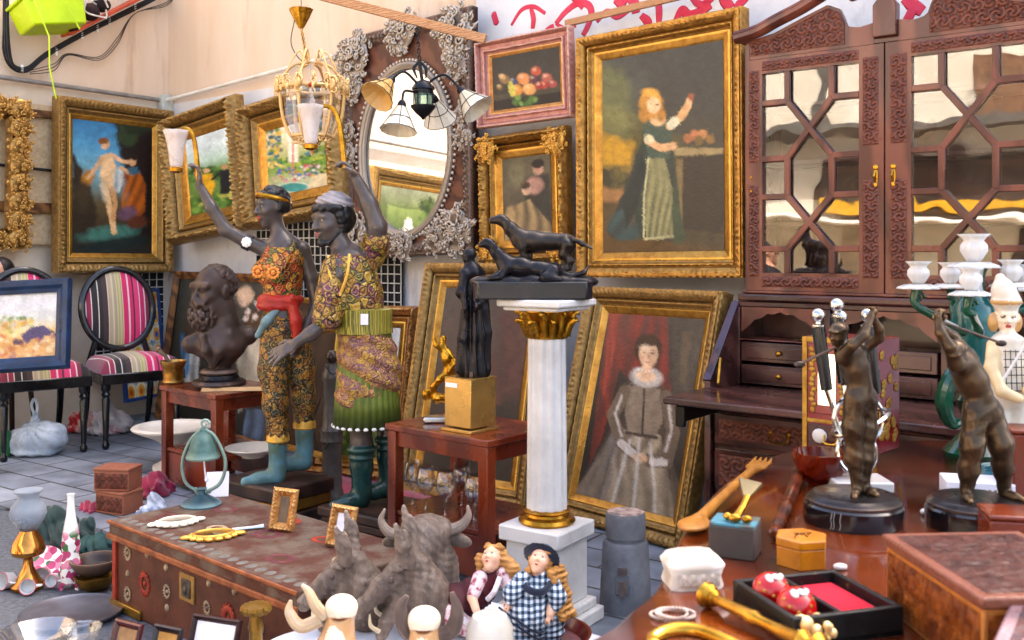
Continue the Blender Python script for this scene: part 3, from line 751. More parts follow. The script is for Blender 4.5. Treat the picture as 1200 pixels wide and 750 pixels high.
 # mythological nude, left wall
W,Hh,loc,rot=fit(((60,111),(196,133),(196,319),(61,320)),WL,.12)
FW=.105
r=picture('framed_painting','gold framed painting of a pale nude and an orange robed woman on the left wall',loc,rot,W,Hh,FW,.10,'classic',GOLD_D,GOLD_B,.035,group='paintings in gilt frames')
p=Paint((81,137),(177,153),(81,303),96,150,'#3a3226')
p.grad(['#3f7fa8','#5f9fbe','#7ea9b0','#6a5a3a','#4a3620','#2c2a22'])
p.poly([(128,140),(180,150),(180,305),(150,305),(146,230),(138,190)],'#2b1d10',5,3).ell(146,160,14,16,'#3a4a2a',soft=5,wob=3).ell(158,150,16,12,'#2c3820',soft=4,wob=3)
p.poly([(81,180),(92,200),(104,230),(110,260),(104,305),(81,305)],'#3a2c1a',4,3).ell(99,212,7,10,'#b07a28',.3,4).ell(93,235,8,18,'#4c3c24',soft=5,wob=2)
p.ell(126,285,34,10,'#4f7f70',soft=6,wob=2).ell(130,300,50,8,'#22302c',soft=5,wob=2)
p.poly([(114,185),(126,182),(132,200),(130,228),(116,232),(113,210)],'#e3bd8e',2)
p.line([(115,188),(108,200),(99,212)],2.4,'#ddb080').line([(128,186),(138,194),(146,196)],2.4,'#dfb488')
p.line([(120,228),(124,250),(130,284)],3.4,'#e2b988').line([(128,228),(131,248),(128,268)],2.9,'#cf9f6c')
p.ell(119,172,5,6,'#dfb083').ell(117,167,6.5,4.5,'#8a5a2a').ell(120,200,4,8,'#f0cfa2',soft=4,op=.6)
p.folds([(128,205),(140,200),(143,215),(136,235),(128,230)],'#d8d8d0',.8).folds([(112,222),(120,215),(122,245),(117,244)],'#cfc2a8',.8)
p.folds([(141,210),(158,205),(168,225),(168,262),(152,275),(138,252)],'#c8701c',.6,.3).ell(152,196,4.5,6,'#d8ab7e').ell(154,190,5.5,4,'#3a2414')
p.line([(150,212),(143,206),(138,203)],2.2,'#dcae80').poly([(146,203),(158,203),(160,212),(148,213)],'#4a7080').ell(146,262,12,9,'#7a5a68',soft=4).ell(158,275,13,8,'#6a3a20',soft=4)
put_canvas(r,p,W,Hh,FW,.035,.10)
# couple on a lawn
W,Hh,loc,rot=fit(((200,140),(286,112),(297,266),(212,290)),WR,.14)
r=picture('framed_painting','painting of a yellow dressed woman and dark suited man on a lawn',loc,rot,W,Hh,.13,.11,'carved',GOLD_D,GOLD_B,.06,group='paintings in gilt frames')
p=Paint((228,152),(270,141),(228,262),70,120,'#8aa860')
p.grad(['#dce8ea','#dce9ea','#c7dccf','#6f9a4a','#7f9a52','#5a7c3a','#6a8a40'])
p.dabs(224,195,278,212,['#4a6e34','#5c8440','#39582a','#7c9c4c'],90,(1.5,4)).dabs(224,232,278,262,['#5f8a40','#86a850','#3e6230','#b0b060'],60,(1.5,4))
p.poly([(241,204),(252,204),(254,222),(250,234),(241,232)],'#e0b028',2).ell(247,199,3,3,'#e0b48c').poly([(260,200),(268,200),(270,218),(267,234),(259,234)],'#23262e',2).ell(265,196,3,3.2,'#c89a78').line([(258,206),(252,212)],1.5,'#23262e').line([(244,232),(246,240)],2,'#d8d0c0')
put_canvas(r,p,W,Hh,.13,.06,.11)
# fountain garden
W,Hh,loc,rot=fit(((290,128),(405,90),(411,250),(301,270)),WR,.14)
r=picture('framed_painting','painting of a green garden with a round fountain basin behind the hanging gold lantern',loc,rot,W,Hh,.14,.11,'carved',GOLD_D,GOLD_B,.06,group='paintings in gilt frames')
p=Paint((322,145),(395,128),(326,249),110,140,'#9ab070')
p.grad(['#e9e2cc','#e6d8b0','#c8c890','#8aa850','#b8bc90','#9ab8a8'])
p.dabs(318,120,345,200,['#d8b850','#7c9c48','#4a7c90','#e6d080','#3e6a7a'],120,(1.5,4)).dabs(370,120,404,215,['#5c7c34','#3a5c2c','#86a044','#4a8094'],120,(1.5,4))
p.dabs(338,188,400,212,['#5f9038','#7caa48','#3f6a2c','#b0b850'],110,(1.2,3)).poly([(350,130),(362,128),(364,196),(352,196)],'#efe6d4',3).line([(358,150),(357,205)],1.2,'#d08a70')
p.ell(358,236,22,10,'#d8dcc8').ell(358,234,18,7,'#4f9a94',soft=2).dabs(332,200,390,224,['#c84a50','#e8e0e0','#4878b0','#d8a0a8','#e0c040'],70,(.8,1.8)).poly([(380,218),(402,212),(402,250),(372,250)],'#d8cba8',3)
put_canvas(r,p,W,Hh,.14,.06,.11)
# still life with fruit
W,Hh,loc,rot=fit(((562,52),(673,31),(676,137),(566,152)),WR,.14)
r=picture('framed_painting','still life of fruit and grapes in a pink and cream frame',loc,rot,W,Hh,.07,.05,'cove',PINK_G,GOLD_P,.022,group='paintings in gilt frames')
p=Paint((575,65),(658,48),(577,134),110,90,'#3c3a32').grad(['#3a3a34','#46423a','#4a443a','#2e2a26'])
p.poly([(570,115),(664,95),(664,140),(570,140)],'#57503f',2).poly([(570,122),(664,104),(664,140),(570,142)],'#2c2824',2)
rr=random.Random(4)
for x,y,q,c in [(606,105,8,'#d89a50'),(622,103,8,'#e0a868'),(615,90,8,'#d8945c'),(630,80,6,'#b8583c'),(643,88,6,'#b86a58'),(640,97,5,'#c04a40'),(634,98,5,'#a83a3a'),(650,95,5,'#a8504c'),(627,90,5,'#6a3a4a'),(602,94,5,'#4a5a78'),(592,92,6,'#9a7c50'),(588,88,4,'#c8a070'),(585,102,4,'#8a6c40')]:
 p.ell(x,y,q,q*.95,c,soft=2,seed=int(x));p.ell(x-q*.3,y-q*.35,q*.35,q*.3,'#f3dcb0',soft=3,op=.5)
for k in range(16):p.ell(600+rr.uniform(-3,4),98+k*1.0+rr.uniform(-2,2),2.2,2.2,'#c8c060',soft=1,seed=k)
p.dabs(604,112,630,124,['#5a7a3c','#7c9a50','#3c5a2c'],16,(2,4))
put_canvas(r,p,W,Hh,.07,.022,.05)
# small couple in the ornate frame
W,Hh,loc,rot=fit(((568,160),(672,150),(672,302),(571,316)),WR,.15)
FW=.085
r=picture('framed_painting','small dark painting of a couple in a frame with carved scroll corners',loc,rot,W,Hh,FW,.075,'carved',GOLD,GOLD_B,.045,group='paintings in gilt frames')
for sx in (-1,1):
 for z in (.07,Hh-.07):t=MB();acanthus(t,(sx*(W/2-.06),-.05,z),.17,9,int(sx*3+z*40),y=-.06,depth=.03);t.build('corner_carving',GOLD,r,angle=180)
p=Paint((593,187),(648,185),(595,276),74,110,'#5a5040').grad(['#6a624c','#6c6450','#544a3c','#3c342a'])
p.ell(634,200,6,7,'#c09880').ell(634,195,7,5,'#2c2420').poly([(618,210),(646,206),(650,270),(622,262)],'#3c3a34',3).ell(630,218,10,9,'#b89080',soft=4).ell(621,222,5,6,'#d0ac90').ell(620,217,6,4,'#4a3424')
p.folds([(600,240),(625,232),(650,262),(650,280),(595,280)],'#a89068',.6).ell(640,272,12,4,'#e0d4b0',soft=3).ell(603,252,6,12,'#b0966c',soft=4).ell(610,205,10,14,'#7c7458',soft=6)
put_canvas(r,p,W,Hh,FW,.045,.075)
# girl in a green dress
W,Hh,loc,rot=fit(((679,50),(885,8),(873,324),(691,327)),WR,.17)
FW=.082
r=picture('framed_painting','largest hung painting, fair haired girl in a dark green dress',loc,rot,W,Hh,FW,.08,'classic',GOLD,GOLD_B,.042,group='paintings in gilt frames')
p=Paint((705,78),(858,46),(714,309),150,230,'#4a4a3c')
p.grad(['#4a4c46','#50524a','#55543f','#6a6034','#5c5634','#5a4a2c','#6c5430','#5a4628'])
p.poly([(700,80),(740,100),(745,170),(735,190),(700,185)],'#7c7c50',14,5,op=.7).poly([(702,165),(752,172),(748,200),(702,205)],'#c89a2c',8,4).poly([(702,205),(750,200),(748,222),(702,226)],'#8c7434',5,3).dabs(704,208,750,240,['#5c5430','#3e3c28','#6c6034'],30,(4,9)).poly([(704,232),(745,228),(740,245),(704,246)],'#a87c4c',6,3)
p.poly([(750,40),(870,40),(870,175),(815,168),(770,120)],'#40403a',14,5,op=.85)
p.poly([(808,178),(870,166),(870,285),(812,288),(812,200)],'#3c3428',3).poly([(800,172),(862,165),(862,172),(800,181)],'#a89468',2).poly([(806,185),(814,183),(816,276),(808,280)],'#8c7850',3).poly([(810,262),(870,258),(870,285),(808,290)],'#574a34',3).poly([(714,285),(870,275),(870,312),(714,312)],'#6c5028',6,3,op=.7)
p.X=(p.X-780)/1.1+780;p.Y=(p.Y-200)/1.08+200
p.poly([(764,168),(780,178),(768,220),(752,262),(746,280),(730,282),(724,276),(738,240),(752,205)],'#2e3a38',2.5,2)
p.folds([(725,258),(745,248),(770,262),(768,278),(735,284),(724,274)],'#3f5a58',.5,.8)
p.poly([(766,150),(792,148),(800,170),(812,262),(800,272),(765,276),(752,240)],'#3a463c',2.5)
p.folds([(772,190),(790,184),(800,215),(806,266),(772,276),(768,240)],'#a8a070',.9,.1).line([(772,188),(768,230),(769,274)],1,'#d0c898').line([(770,276),(806,266)],1.2,'#c8c090')
p.poly([(764,152),(776,144),(790,145),(799,152),(796,186),(772,188),(766,172)],'#4c5c4c',2).ell(781,146,9,7,'#e0b888',soft=2)
p.line([(795,152),(808,140),(815,128)],4,'#d8ac78').ell(816,124,3.6,4.5,'#e0b484').ell(818,119,3,3.4,'#a0603c').line([(797,150),(801,146)],5,'#d8cfae').line([(770,170),(786,176),(800,172)],4,'#dcb080').ell(772,168,6,5,'#d8cca4')
p.ell(773,130,14,15,'#c8923c',soft=3,wob=2).ell(765,142,6,9,'#b88434',soft=3).ell(785,140,5,8,'#b88434',soft=3).ell(776,131,7.6,9.2,'#ecc698',soft=2).ell(772,118,10,5,'#dca848',soft=3)
for x in (773,780):p.ell(x,130,1.2,.8,'#4a3020',soft=.8)
p.ell(777,137,2,.8,'#b0503c',soft=.8).line([(777,131),(778,134)],.5,'#c08a5c')
for x,y,c in [(823,158,'#b87a50'),(832,156,'#c08858'),(840,160,'#8c6c3c'),(828,163,'#7c6438'),(816,162,'#a87048')]:p.ell(x,y,5,5,c,soft=2)
p.ell(725,120,22,26,'#6e7048',soft=14,wob=4,op=.7).ell(730,150,26,12,'#8a8450',soft=8,wob=4,op=.6).poly([(742,240),(756,205),(764,185),(770,200),(762,240),(748,268)],'#243230',3).poly([(804,200),(812,250),(818,268),(804,276),(800,240)],'#46543e',3)
put_canvas(r,p,W,Hh,FW,.042,.08,vcmat('varnished canvas',rough=.38,bump=.5,bscale=70,coat=.12))
# standing lady in silver, leaning on the wall at ground level
bl,br=G(652,602),G(812,648)
W,Hh,loc,rot=leaning(bl,br,1.02,R(15))
FW=.082
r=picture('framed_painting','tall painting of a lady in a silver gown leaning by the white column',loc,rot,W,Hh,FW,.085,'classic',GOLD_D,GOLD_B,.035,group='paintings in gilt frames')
p=Paint((689,359),(831,361),(660,594),130,220,'#3c342e')
p.grad(['#4a443e','#453c36','#3a322e','#322a26','#2c2420'])
p.folds([(690,355),(778,355),(785,420),(792,470),(770,480),(712,430),(706,470),(694,520),(676,560),(685,420)],'#8c3a30',.35,0)
p.folds([(690,355),(706,355),(700,440),(690,470)],'#a84a38',.5).poly([(786,360),(832,360),(815,460),(792,460)],'#544c42',8,3).poly([(800,380),(815,375),(808,440),(800,440)],'#6a5c48',4,2)
p.X=(p.X-745)/1.3+745;p.Y=(p.Y-505)/1.16+505
p.poly([(735,445),(765,445),(778,470),(782,520),(790,565),(800,628),(760,640),(700,616),(672,590),(690,555),(718,500),(722,468)],'#54463c',3)
p.folds([(728,505),(770,505),(786,560),(798,628),(720,615),(705,600),(716,545)],'#b8a488',.42,.05,.75,8)
p.folds([(690,560),(722,500),(726,540),(708,600),(676,590)],'#8c8078',.5,.3)
p.poly([(731,458),(768,458),(772,490),(764,510),(736,510),(730,490)],'#94826e',2).line([(750,460),(751,508)],1.2,'#4a3c34').line([(733,508),(767,508)],1.8,'#55453c')
p.line([(728,465),(716,492),(728,520),(742,528)],7,'#7c6a58').line([(774,465),(784,500),(778,530),(760,532)],7,'#746252').line([(728,520),(742,528)],4.5,'#cfc2b4').line([(776,531),(764,533)],4,'#cfc2b4').ell(750,531,8,4.5,'#d8b08c',soft=2)
p.ell(751,417,16,17,'#4a3024',soft=3).ell(751,447,18,11,'#c8bcae',soft=3).ell(751,446,11,6.5,'#e6c4a2',soft=2).line([(751,434),(751,444)],5.5,'#e0b894').ell(752,422,10.5,14,'#e3bd98',soft=2).ell(751,408,12,6,'#4a3024',soft=2)
for x in (747.5,756.5):p.ell(x,421,1.6,.9,'#3a281e',soft=.8);p.line([(x-2,418),(x+2,418)],.5,'#6a4a38')
p.line([(752,421),(753,427)],.6,'#b8886a').ell(752,431,2.4,.8,'#c0685c',soft=.8).ell(746,427,2.5,2,'#d89a80',soft=2,op=.6)
for x in range(742,762,4):p.ell(x,441+abs(x-751)*-.2,1,1,'#f0e8dc',soft=.7)
p.folds([(716,520),(690,560),(668,592),(700,616),(712,560)],'#8c7c68',.5,.6).folds([(782,520),(800,570),(806,628),(790,634),(786,570)],'#7c6c5a',.5,.2)
for a in ([(738,515),(728,560),(716,610)],[(760,515),(768,560),(772,622)],[(748,512),(747,570),(744,620)]):p.line(a,1.6,'#ded2c4',3,.2,.7)
for a in ([(725,470),(719,490),(728,512)],[(777,470),(782,498),(777,520)]):p.line(a,1.4,'#d4c8ba',2,.2,.8)
p.ell(758,426,3,7,'#c89c80',soft=4,op=.4).ell(748,416,6,4,'#f2d4b4',soft=4,op=.6)
put_canvas(r,p,W,Hh,FW,.035,.085,vcmat('varnished canvas',rough=.3))
# dark interior scene behind the middle table
bl,br=G(470,575,0),G(622,600,0)
W,Hh,loc,rot=leaning(bl,br,1.13,R(13))
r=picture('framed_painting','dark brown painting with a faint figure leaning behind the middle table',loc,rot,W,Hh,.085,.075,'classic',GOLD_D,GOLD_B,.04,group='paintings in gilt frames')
p=Paint((540,360),(640,355),(500,560),90,140,'#5a4a40').grad(['#564c46','#5e4e44','#54443a','#3e322a','#40342a'])
p.ell(574,412,5,8,'#c08a68',soft=3).folds([(560,425),(590,425),(600,480),(560,480)],'#6c4a3c',.5).poly([(600,380),(630,380),(625,470),(596,470)],'#64443a',12,4).ell(560,520,30,20,'#4c3c2c',soft=12)
put_canvas(r,p,W,Hh,.085,.04,.075)
# green landscape behind the right figure
bl,br=G(360,556,0),G(478,566,0)
W,Hh,loc,rot=leaning(bl,br,.90,R(12))
r=picture('framed_painting','green landscape with white sky leaning behind the bearded turbaned figure',loc,rot,W,Hh,.085,.075,'carved',GOLD_P,GOLD_B,.035,group='paintings in gilt frames')
p=Paint((400,390),(490,390),(375,530),80,110,'#90a070').grad(['#e6e6e2','#dcdcd4','#cfd4c4','#8a9a58','#7c8c44','#5c7034','#54622e'])
p.dabs(380,440,490,530,['#6c8038','#98a050','#4a5c2c','#b0a860'],160,(1.2,3.5)).dabs(395,430,490,446,['#5a7040','#48603a'],30,(3,6))
put_canvas(r,p,W,Hh,.085,.035,.075)
# dark figures behind the bust
bl,br=P(188,482,6.75),P(318,540,5.6)
W,Hh,loc,rot=leaning(bl,br,1.06,R(8))
r=picture('framed_painting','dark painting of white and blue robed figures standing behind the bronze bust',loc,rot,W,Hh,.05,.05,'plain',mat('brown frame wood','#8c6238','#5f4024',.5,kind='wood',scale=14),None,0,group='paintings in gilt frames')
p=Paint((196,328),(308,330),(196,480),110,140,'#3c3c34').grad(['#50504a','#46463c','#3c382e','#2c2824'])
p.ell(270,345,8,10,'#d0b8a0',soft=3).folds([(215,395),(228,378),(232,440),(222,462),(212,450)],'#d8d4c8',.6).folds([(205,390),(216,392),(222,430),(214,445)],'#3f88b0',.6).ell(216,388,8,9,'#4a3c30',soft=3).folds([(268,380),(290,365),(302,400),(296,440),(278,460),(272,420)],'#cfc6b4',.4).poly([(292,370),(310,365),(312,450),(300,450)],'#2c2c30',3).ell(283,370,10,12,'#5c4834',soft=4).folds([(285,455),(312,450),(312,500),(285,500)],'#6a7c94',.5).dabs(270,350,290,370,['#e0d4c8','#d09890'],6,(2,3))
put_canvas(r,p,W,Hh,.05,0,.05)
# blue painting partly hidden by the left figure's legs
bl,br=P(318,520,5.3),P(384,540,4.95)
W,Hh,loc,rot=leaning(bl,br,.95,R(8))
r=picture('framed_painting','small pale blue seascape in a narrow gilt frame between the two figures',loc,rot,W,Hh,.03,.03,'plain',GOLD_B,None,0,group='paintings in gilt frames')
p=Paint((330,330),(384,330),(330,520),40,80,'#90b8d0').grad(['#e8eef0','#8fc4e0','#a8cfe4','#4a6070','#e2e6ea','#c8d8e4','#9cb4c8'])
put_canvas(r,p,W,Hh,.03,0,.03)
# bull fight picture in a blue frame, standing on a chair
r0=P(-62,447,5.15);r1=P(82,427,5.25)
W=(r1-r0).length;yaw=math.atan2(r1.y-r0.y,r1.x-r0.x);Hh=.50
r=picture('framed_painting','painting of a charging bull in a blue frame propped on the striped chair',(r0+r1)/2,(R(-16),R(-3.0),yaw),W,Hh,.075,.05,'plain',mat('blue lacquer',sc('#2c4a70',.8),sc('#1c3450',.8),.35,scale=8),None,0)
p=Paint((-60,345),(42,340),(-60,430),100,66,'#e8e4dc').grad(['#d6d2cc','#d2cecc','#ccc8be','#d8b878','#c89858','#d0a878'])
p.dabs(-60,372,15,392,['#c8984c','#98a060','#d8b060','#788c50'],80,(1,3)).dabs(-60,395,60,425,['#d8a868','#c07848','#e0c8a0','#b08070'],90,(1,3.5)).poly([(2,396),(14,386),(28,384),(36,392),(34,398),(28,398),(26,405),(20,400),(14,402),(10,408),(6,404)],'#5a4a68',1.5).line([(34,390),(40,397)],1.2,'#4a3c54').ell(0,405,6,4,'#6a4a50')
put_canvas(r,p,W,Hh,.075,0,.05)
# gilt painting on the left wall outside the frame, seen in the oval mirror
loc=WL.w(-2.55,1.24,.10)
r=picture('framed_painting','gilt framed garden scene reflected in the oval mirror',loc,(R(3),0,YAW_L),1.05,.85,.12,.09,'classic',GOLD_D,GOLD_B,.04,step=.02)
p=Paint((0,0),(100,0),(0,80),50,40,'#7c8458').grad(['#c8c8a0','#8c9858','#5c6c3c','#4c5430']);p.ell(50,55,7,16,'#e0d8c8').dabs(0,10,30,60,['#4c6030','#6c7c40'],30,(4,9))
put_canvas(r,p,1.05,.85,.12,.04,.09)
# carved frame at the left edge and boards behind it
W,Hh,loc=on_plane(WL,(-70,108),(27,120),(27,292),(-70,290),.10)
r=thing('ornate_frame','heavily scrolled empty gilt frame cut off by the left edge','picture frame',loc,(R(2),0,YAW_L))
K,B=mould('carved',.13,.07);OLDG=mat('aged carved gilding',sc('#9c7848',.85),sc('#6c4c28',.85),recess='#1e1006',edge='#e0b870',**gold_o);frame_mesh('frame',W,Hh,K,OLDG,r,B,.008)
t=MB()
for k in range(8):
 z=Hh*(k+.5)/8
 for x,sg in ((W/2-.06,1),(-W/2+.06,-1)):acanthus(t,(x,0,z),.19,8,k*5+sg,y=-.06,depth=.045)
for k in range(4):acanthus(t,(-W/2+.2+k*(W-.4)/3,0,Hh-.05),.19,8,k+50,y=-.06,depth=.045);acanthus(t,(-W/2+.2+k*(W-.4)/3,0,.05),.19,8,k+70,y=-.06,depth=.045)
t.build('scroll_carving',OLDG,r,angle=180)
W,Hh,loc=on_plane(WL,(20,118),(60,126),(60,285),(20,288),.05)
r=thing('panelled_board','beige cloth covered board with brown battens behind the carved frame','board',loc,(0,0,YAW_L))
t=MB();t.box((-.2,0,Hh/2),(W+.4,.03,Hh));t.build('panel',mat('beige cloth','#cdb898','#b9a07e',.9,scale=40),r,smooth=False)
for z,q in ((.93,.05),(.26,.07)):t=MB();t.box((-.2,-.025,Hh*z),(W+.4,.04,q));t.build('batten_strip',mat('brown frame wood','#8c6238'),r,bevel=.003)
t=MB();t.tube([(-W/2-.2,-.04,Hh*.55),(W/2,-.04,Hh*.53)],.01,6);t.build('rod',black_m,r)
wirem=mat('white wire','#e4e2dd','#c9c6c0',.4)
def rack(pl,x0,x1,y0,y1,off,lab,st=.055):
 a,b=pl.pix(x0,y0,off),pl.pix(x1,y1,off);W=b[0]-a[0];Hh=a[1]-b[1]
 r=thing('wire_rack',lab,'rack',pl.w((a[0]+b[0])/2,b[1],off),(0,0,pl.yaw),'wire display racks')
 t=MB();t.box((0,.012,Hh/2),(W,.012,Hh));t.build('black_board',mat('black board','#1d1c1e','#121113',.7),r,smooth=False)
 t=MB();n=int(W/st)
 for i in range(n+1):t.bar((-W/2+W*i/max(1,n),0,0),(-W/2+W*i/max(1,n),0,Hh),.006,.006)
 for j in range(int(Hh/st)+1):t.bar((-W/2,-.007,j*st),(W/2,-.007,j*st),.006,.006,(0,1,0))
 t.build('wire_grid',wirem,r,smooth=False)
rack(WL,112,192,321,440,.05,'black wire display rack low on the left wall beside the oval backed chair')
rack(WR,300,470,262,420,.05,'black wire display rack low on the wall behind the two figures')
bl,br=P(146,470,6.75),P(192,462,7.1)
W,Hh,loc,rot=leaning(bl,br,.92,R(6))
r=thing('tile_panel','yellow and blue painted tile panel leaning behind the striped chair','tile panel',loc,rot)
frame_mesh('frame',W+.02,Hh+.02,[(0,0),(0,.03),(.02,.03),(.025,.02)],mat('blue frame','#34558c','#24406c',.4),r,None,.1,z0=-.01)
p=Paint((0,0),(60,0),(0,100),60,100,'#f0e4c0')
rr=random.Random(8)
for j in range(6):
 for i in range(4):
  x,y=8+i*15,8+j*17
  p.ell(x,y,5.5,6.5,rr.choice(['#e8a820','#f0b840','#e09a18']));p.ell(x,y,2.5,3,rr.choice(['#c86020','#3c68b0']));p.ell(x+7,y+8,3.5,2,'#3f70b8',.7);p.ell(x-6,y+8,3,1.6,'#5a8cc8',-.6)
for i in range(5):p.line([(i*15+.5,0),(i*15+.5,100)],.5,'#b8b0a0')
for j in range(7):p.line([(0,j*17-.5),(60,j*17-.5)],.5,'#b8b0a0')
canvas(p,W,Hh,-.018,0,r,'tile_face',vcmat('glazed tile',rough=.15,coat=.6,bump=0))
# carved oval mirror
W,Hh,loc,rot=fit(((408,49),(562,8),(560,296),(410,306)),WR,.13)
r=thing('carved_mirror','large oval mirror in a brown rectangular frame with silvery carved scrolls','mirror',loc,rot)
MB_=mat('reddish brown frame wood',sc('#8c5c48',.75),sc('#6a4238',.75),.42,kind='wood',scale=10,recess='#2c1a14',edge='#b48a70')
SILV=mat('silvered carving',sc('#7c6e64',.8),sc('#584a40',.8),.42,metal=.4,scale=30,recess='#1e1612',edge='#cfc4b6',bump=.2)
cx,cz=0.0,Hh*.455;rx,rz=W*.345,Hh*.365
t=MB();N=64
vs=[];fs=[]
def rect_pt(a):
 c,s=math.cos(a),math.sin(a);k=min((W/2)/abs(c)if abs(c)>1e-6 else 9,((Hh-cz)if s>0 else cz)/abs(s)if abs(s)>1e-6 else 9)
 return c*k,cz+s*k
angs=sorted(set([2*PI*i/N for i in range(N)]+[math.atan2(Hh-cz,W/2)%(2*PI),math.atan2(Hh-cz,-W/2)%(2*PI),math.atan2(-cz,W/2)%(2*PI),math.atan2(-cz,-W/2)%(2*PI)]))
n=len(angs)
for a in angs:
 ox,oz=rect_pt(a)
 for kk,(f,y)in enumerate(((1,0),(1,-.045),(.96,-.055),(.8,-.04),(.15,-.04),(0,-.03),(0,-.0))):
  ix,iz=cx+rx*math.cos(a),cz+rz*math.sin(a)
  vs.append((ix+(ox-ix)*f,y,iz+(oz-iz)*f))
for i in range(n):
 for j in range(6):q=((i+1)%n)*7;fs.append((i*7+j,i*7+j+1,q+j+1,q+j))
t.add(vs,fs);t.build('frame',MB_,r)
K=prof_dense([(0,0),(0,.05),(.012,.068),(.05,.062),(.075,.05),(.085,.042)],.005)
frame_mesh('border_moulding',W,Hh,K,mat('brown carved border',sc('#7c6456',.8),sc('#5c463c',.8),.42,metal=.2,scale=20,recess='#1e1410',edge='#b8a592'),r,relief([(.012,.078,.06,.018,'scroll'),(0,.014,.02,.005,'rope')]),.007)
t=MB();t.tube(circ((cx,-.045,cz),rx*1.005,rz*1.005,90),.018,8,closed=True)
for i in range(96):
 a=2*PI*i/96;t.ell((cx+rx*1.10*math.cos(a),-.05,cz+rz*1.055*math.sin(a)),.0095,8,5)
t.build('beaded_ring',SILV,r)
t=MB();t.tube(circ((cx,-.04,cz),rx*.955,rz*.975,90),.013,8,closed=True);t.build('inner_bevel',SILV,r)
t=MB();t.add([(cx,-.028,cz)]+[(cx+rx*math.cos(2*PI*i/64),-.028,cz+rz*math.sin(2*PI*i/64))for i in range(64)],[(0,i+1,(i+1)%64+1)for i in range(64)])
t.build('mirror_glass',mat('mirror silver',sc('#e9e9ea'),None,.015,metal=1.,rvar=0),r,smooth=False)
for sx in (-1,1):
 t=MB();acanthus(t,(sx*(W/2-.12),0,Hh-.13),.34,13,3+sx,y=-.05,depth=.05);acanthus(t,(sx*(W/2-.10),0,Hh-.32),.22,9,8+sx,y=-.05,depth=.045);t.build('corner_carving',SILV,r,angle=180)
 t=MB();acanthus(t,(sx*(W/2-.12),0,.13),.32,13,13+sx,y=-.05,depth=.05);acanthus(t,(sx*(W/2-.26),0,.09),.22,8,33+sx,y=-.05,depth=.045);t.build('corner_carving',SILV,r,angle=180)
 t=MB();acanthus(t,(sx*(W/2-.06),0,Hh*.47),.18,8,21+sx,y=-.05,depth=.035);acanthus(t,(sx*(W/2-.06),0,Hh*.57),.16,7,24+sx,y=-.05,depth=.035);t.build('side_carving',SILV,r,angle=180)
t=MB();acanthus(t,(0,0,Hh-.05),.30,13,61,y=-.05,depth=.05);t.build('crest_carving',SILV,r,angle=180)
t=MB();acanthus(t,(0,0,.06),.22,9,67,y=-.05,depth=.04);t.build('base_carving',SILV,r,angle=180)
# bureau bookcase
MAH=mat('mahogany',sc('#8e5644',.8),sc('#6a3c30',.8),.34,kind='wood',scale=9,stretch=(1,1,.25),bump=.08,coat=.25)
MAH_D=mat('dark mahogany',sc('#704840',.75),sc('#4e2e2a',.75),.34,kind='wood',scale=9,stretch=(.25,1,1),bump=.08,coat=.3)
CARV=mat('carved mahogany',sc('#8a5442',.8),sc('#6c3f32',.8),.42,scale=20,recess='#241009',edge='#9c6048')  # recess tone paints the shade between the carved rosettes into the colour
BRASS=mat('brass',sc('#d9a94a',.9),sc('#a87a2a',.9),.28,metal=.95,scale=20)
GLASS_P=bpy.data.materials.new('old window glass');GLASS_P.use_nodes=True
def pane_glass(m,k):
 N=m.node_tree.nodes;L=m.node_tree.links;N.remove(N['Principled BSDF'])
 tr=N.new('ShaderNodeBsdfTransparent');gl=N.new('ShaderNodeBsdfGlossy');gl.inputs['Roughness'].default_value=.01
 nz=N.new('ShaderNodeTexNoise');nz.inputs['Scale'].default_value=3;bp=N.new('ShaderNodeBump');bp.inputs['Strength'].default_value=.12;bp.inputs['Distance'].default_value=.02
 tc=N.new('ShaderNodeTexCoord');L.new(tc.outputs['Object'],nz.inputs['Vector']);L.new(nz.outputs['Fac'],bp.inputs['Height']);L.new(bp.outputs[0],gl.inputs['Normal'])
 mx=N.new('ShaderNodeMixShader');mx.inputs[0].default_value=k
 L.new(tr.outputs[0],mx.inputs[1]);L.new(gl.outputs[0],mx.inputs[2]);L.new(mx.outputs[0],N['Material Output'].inputs['Surface'])
pane_glass(GLASS_P,.12)
SCX=CF.pix(1038,200)[0];HW=SCX-CF.pix(873,200)[0];DW=HW+.045
cab=thing('bureau_bookcase','tall carved mahogany bureau with glazed bookcase doors and an open writing flap','bureau',CF.w(SCX,0,0),(0,0,YAW_R))
def cbox(name,x0,x1,y0,y1,z0,z1,m=MAH,par=None,bevel=.003):
 t=MB();t.box(((x0+x1)/2,(y0+y1)/2,(z0+z1)/2),(x1-x0,y1-y0,z1-z0));return t.build(name,m,par or cab,bevel=bevel)
def rosettes(u,v,p):
 """height of a field of carved rosettes and tendrils at (u, v) metres"""
 row=np.round(v/p);uu=u+(row%2)*p*.5;cu=np.round(uu/p)*p;du,dv=uu-cu,v-row*p
 r=np.hypot(du,dv)/p;a=np.arctan2(dv,du)
 h=.5+.5*np.cos(r*2*PI*2.2+2*a*(1-2*(row%2)))
 return np.clip(h,0,1)
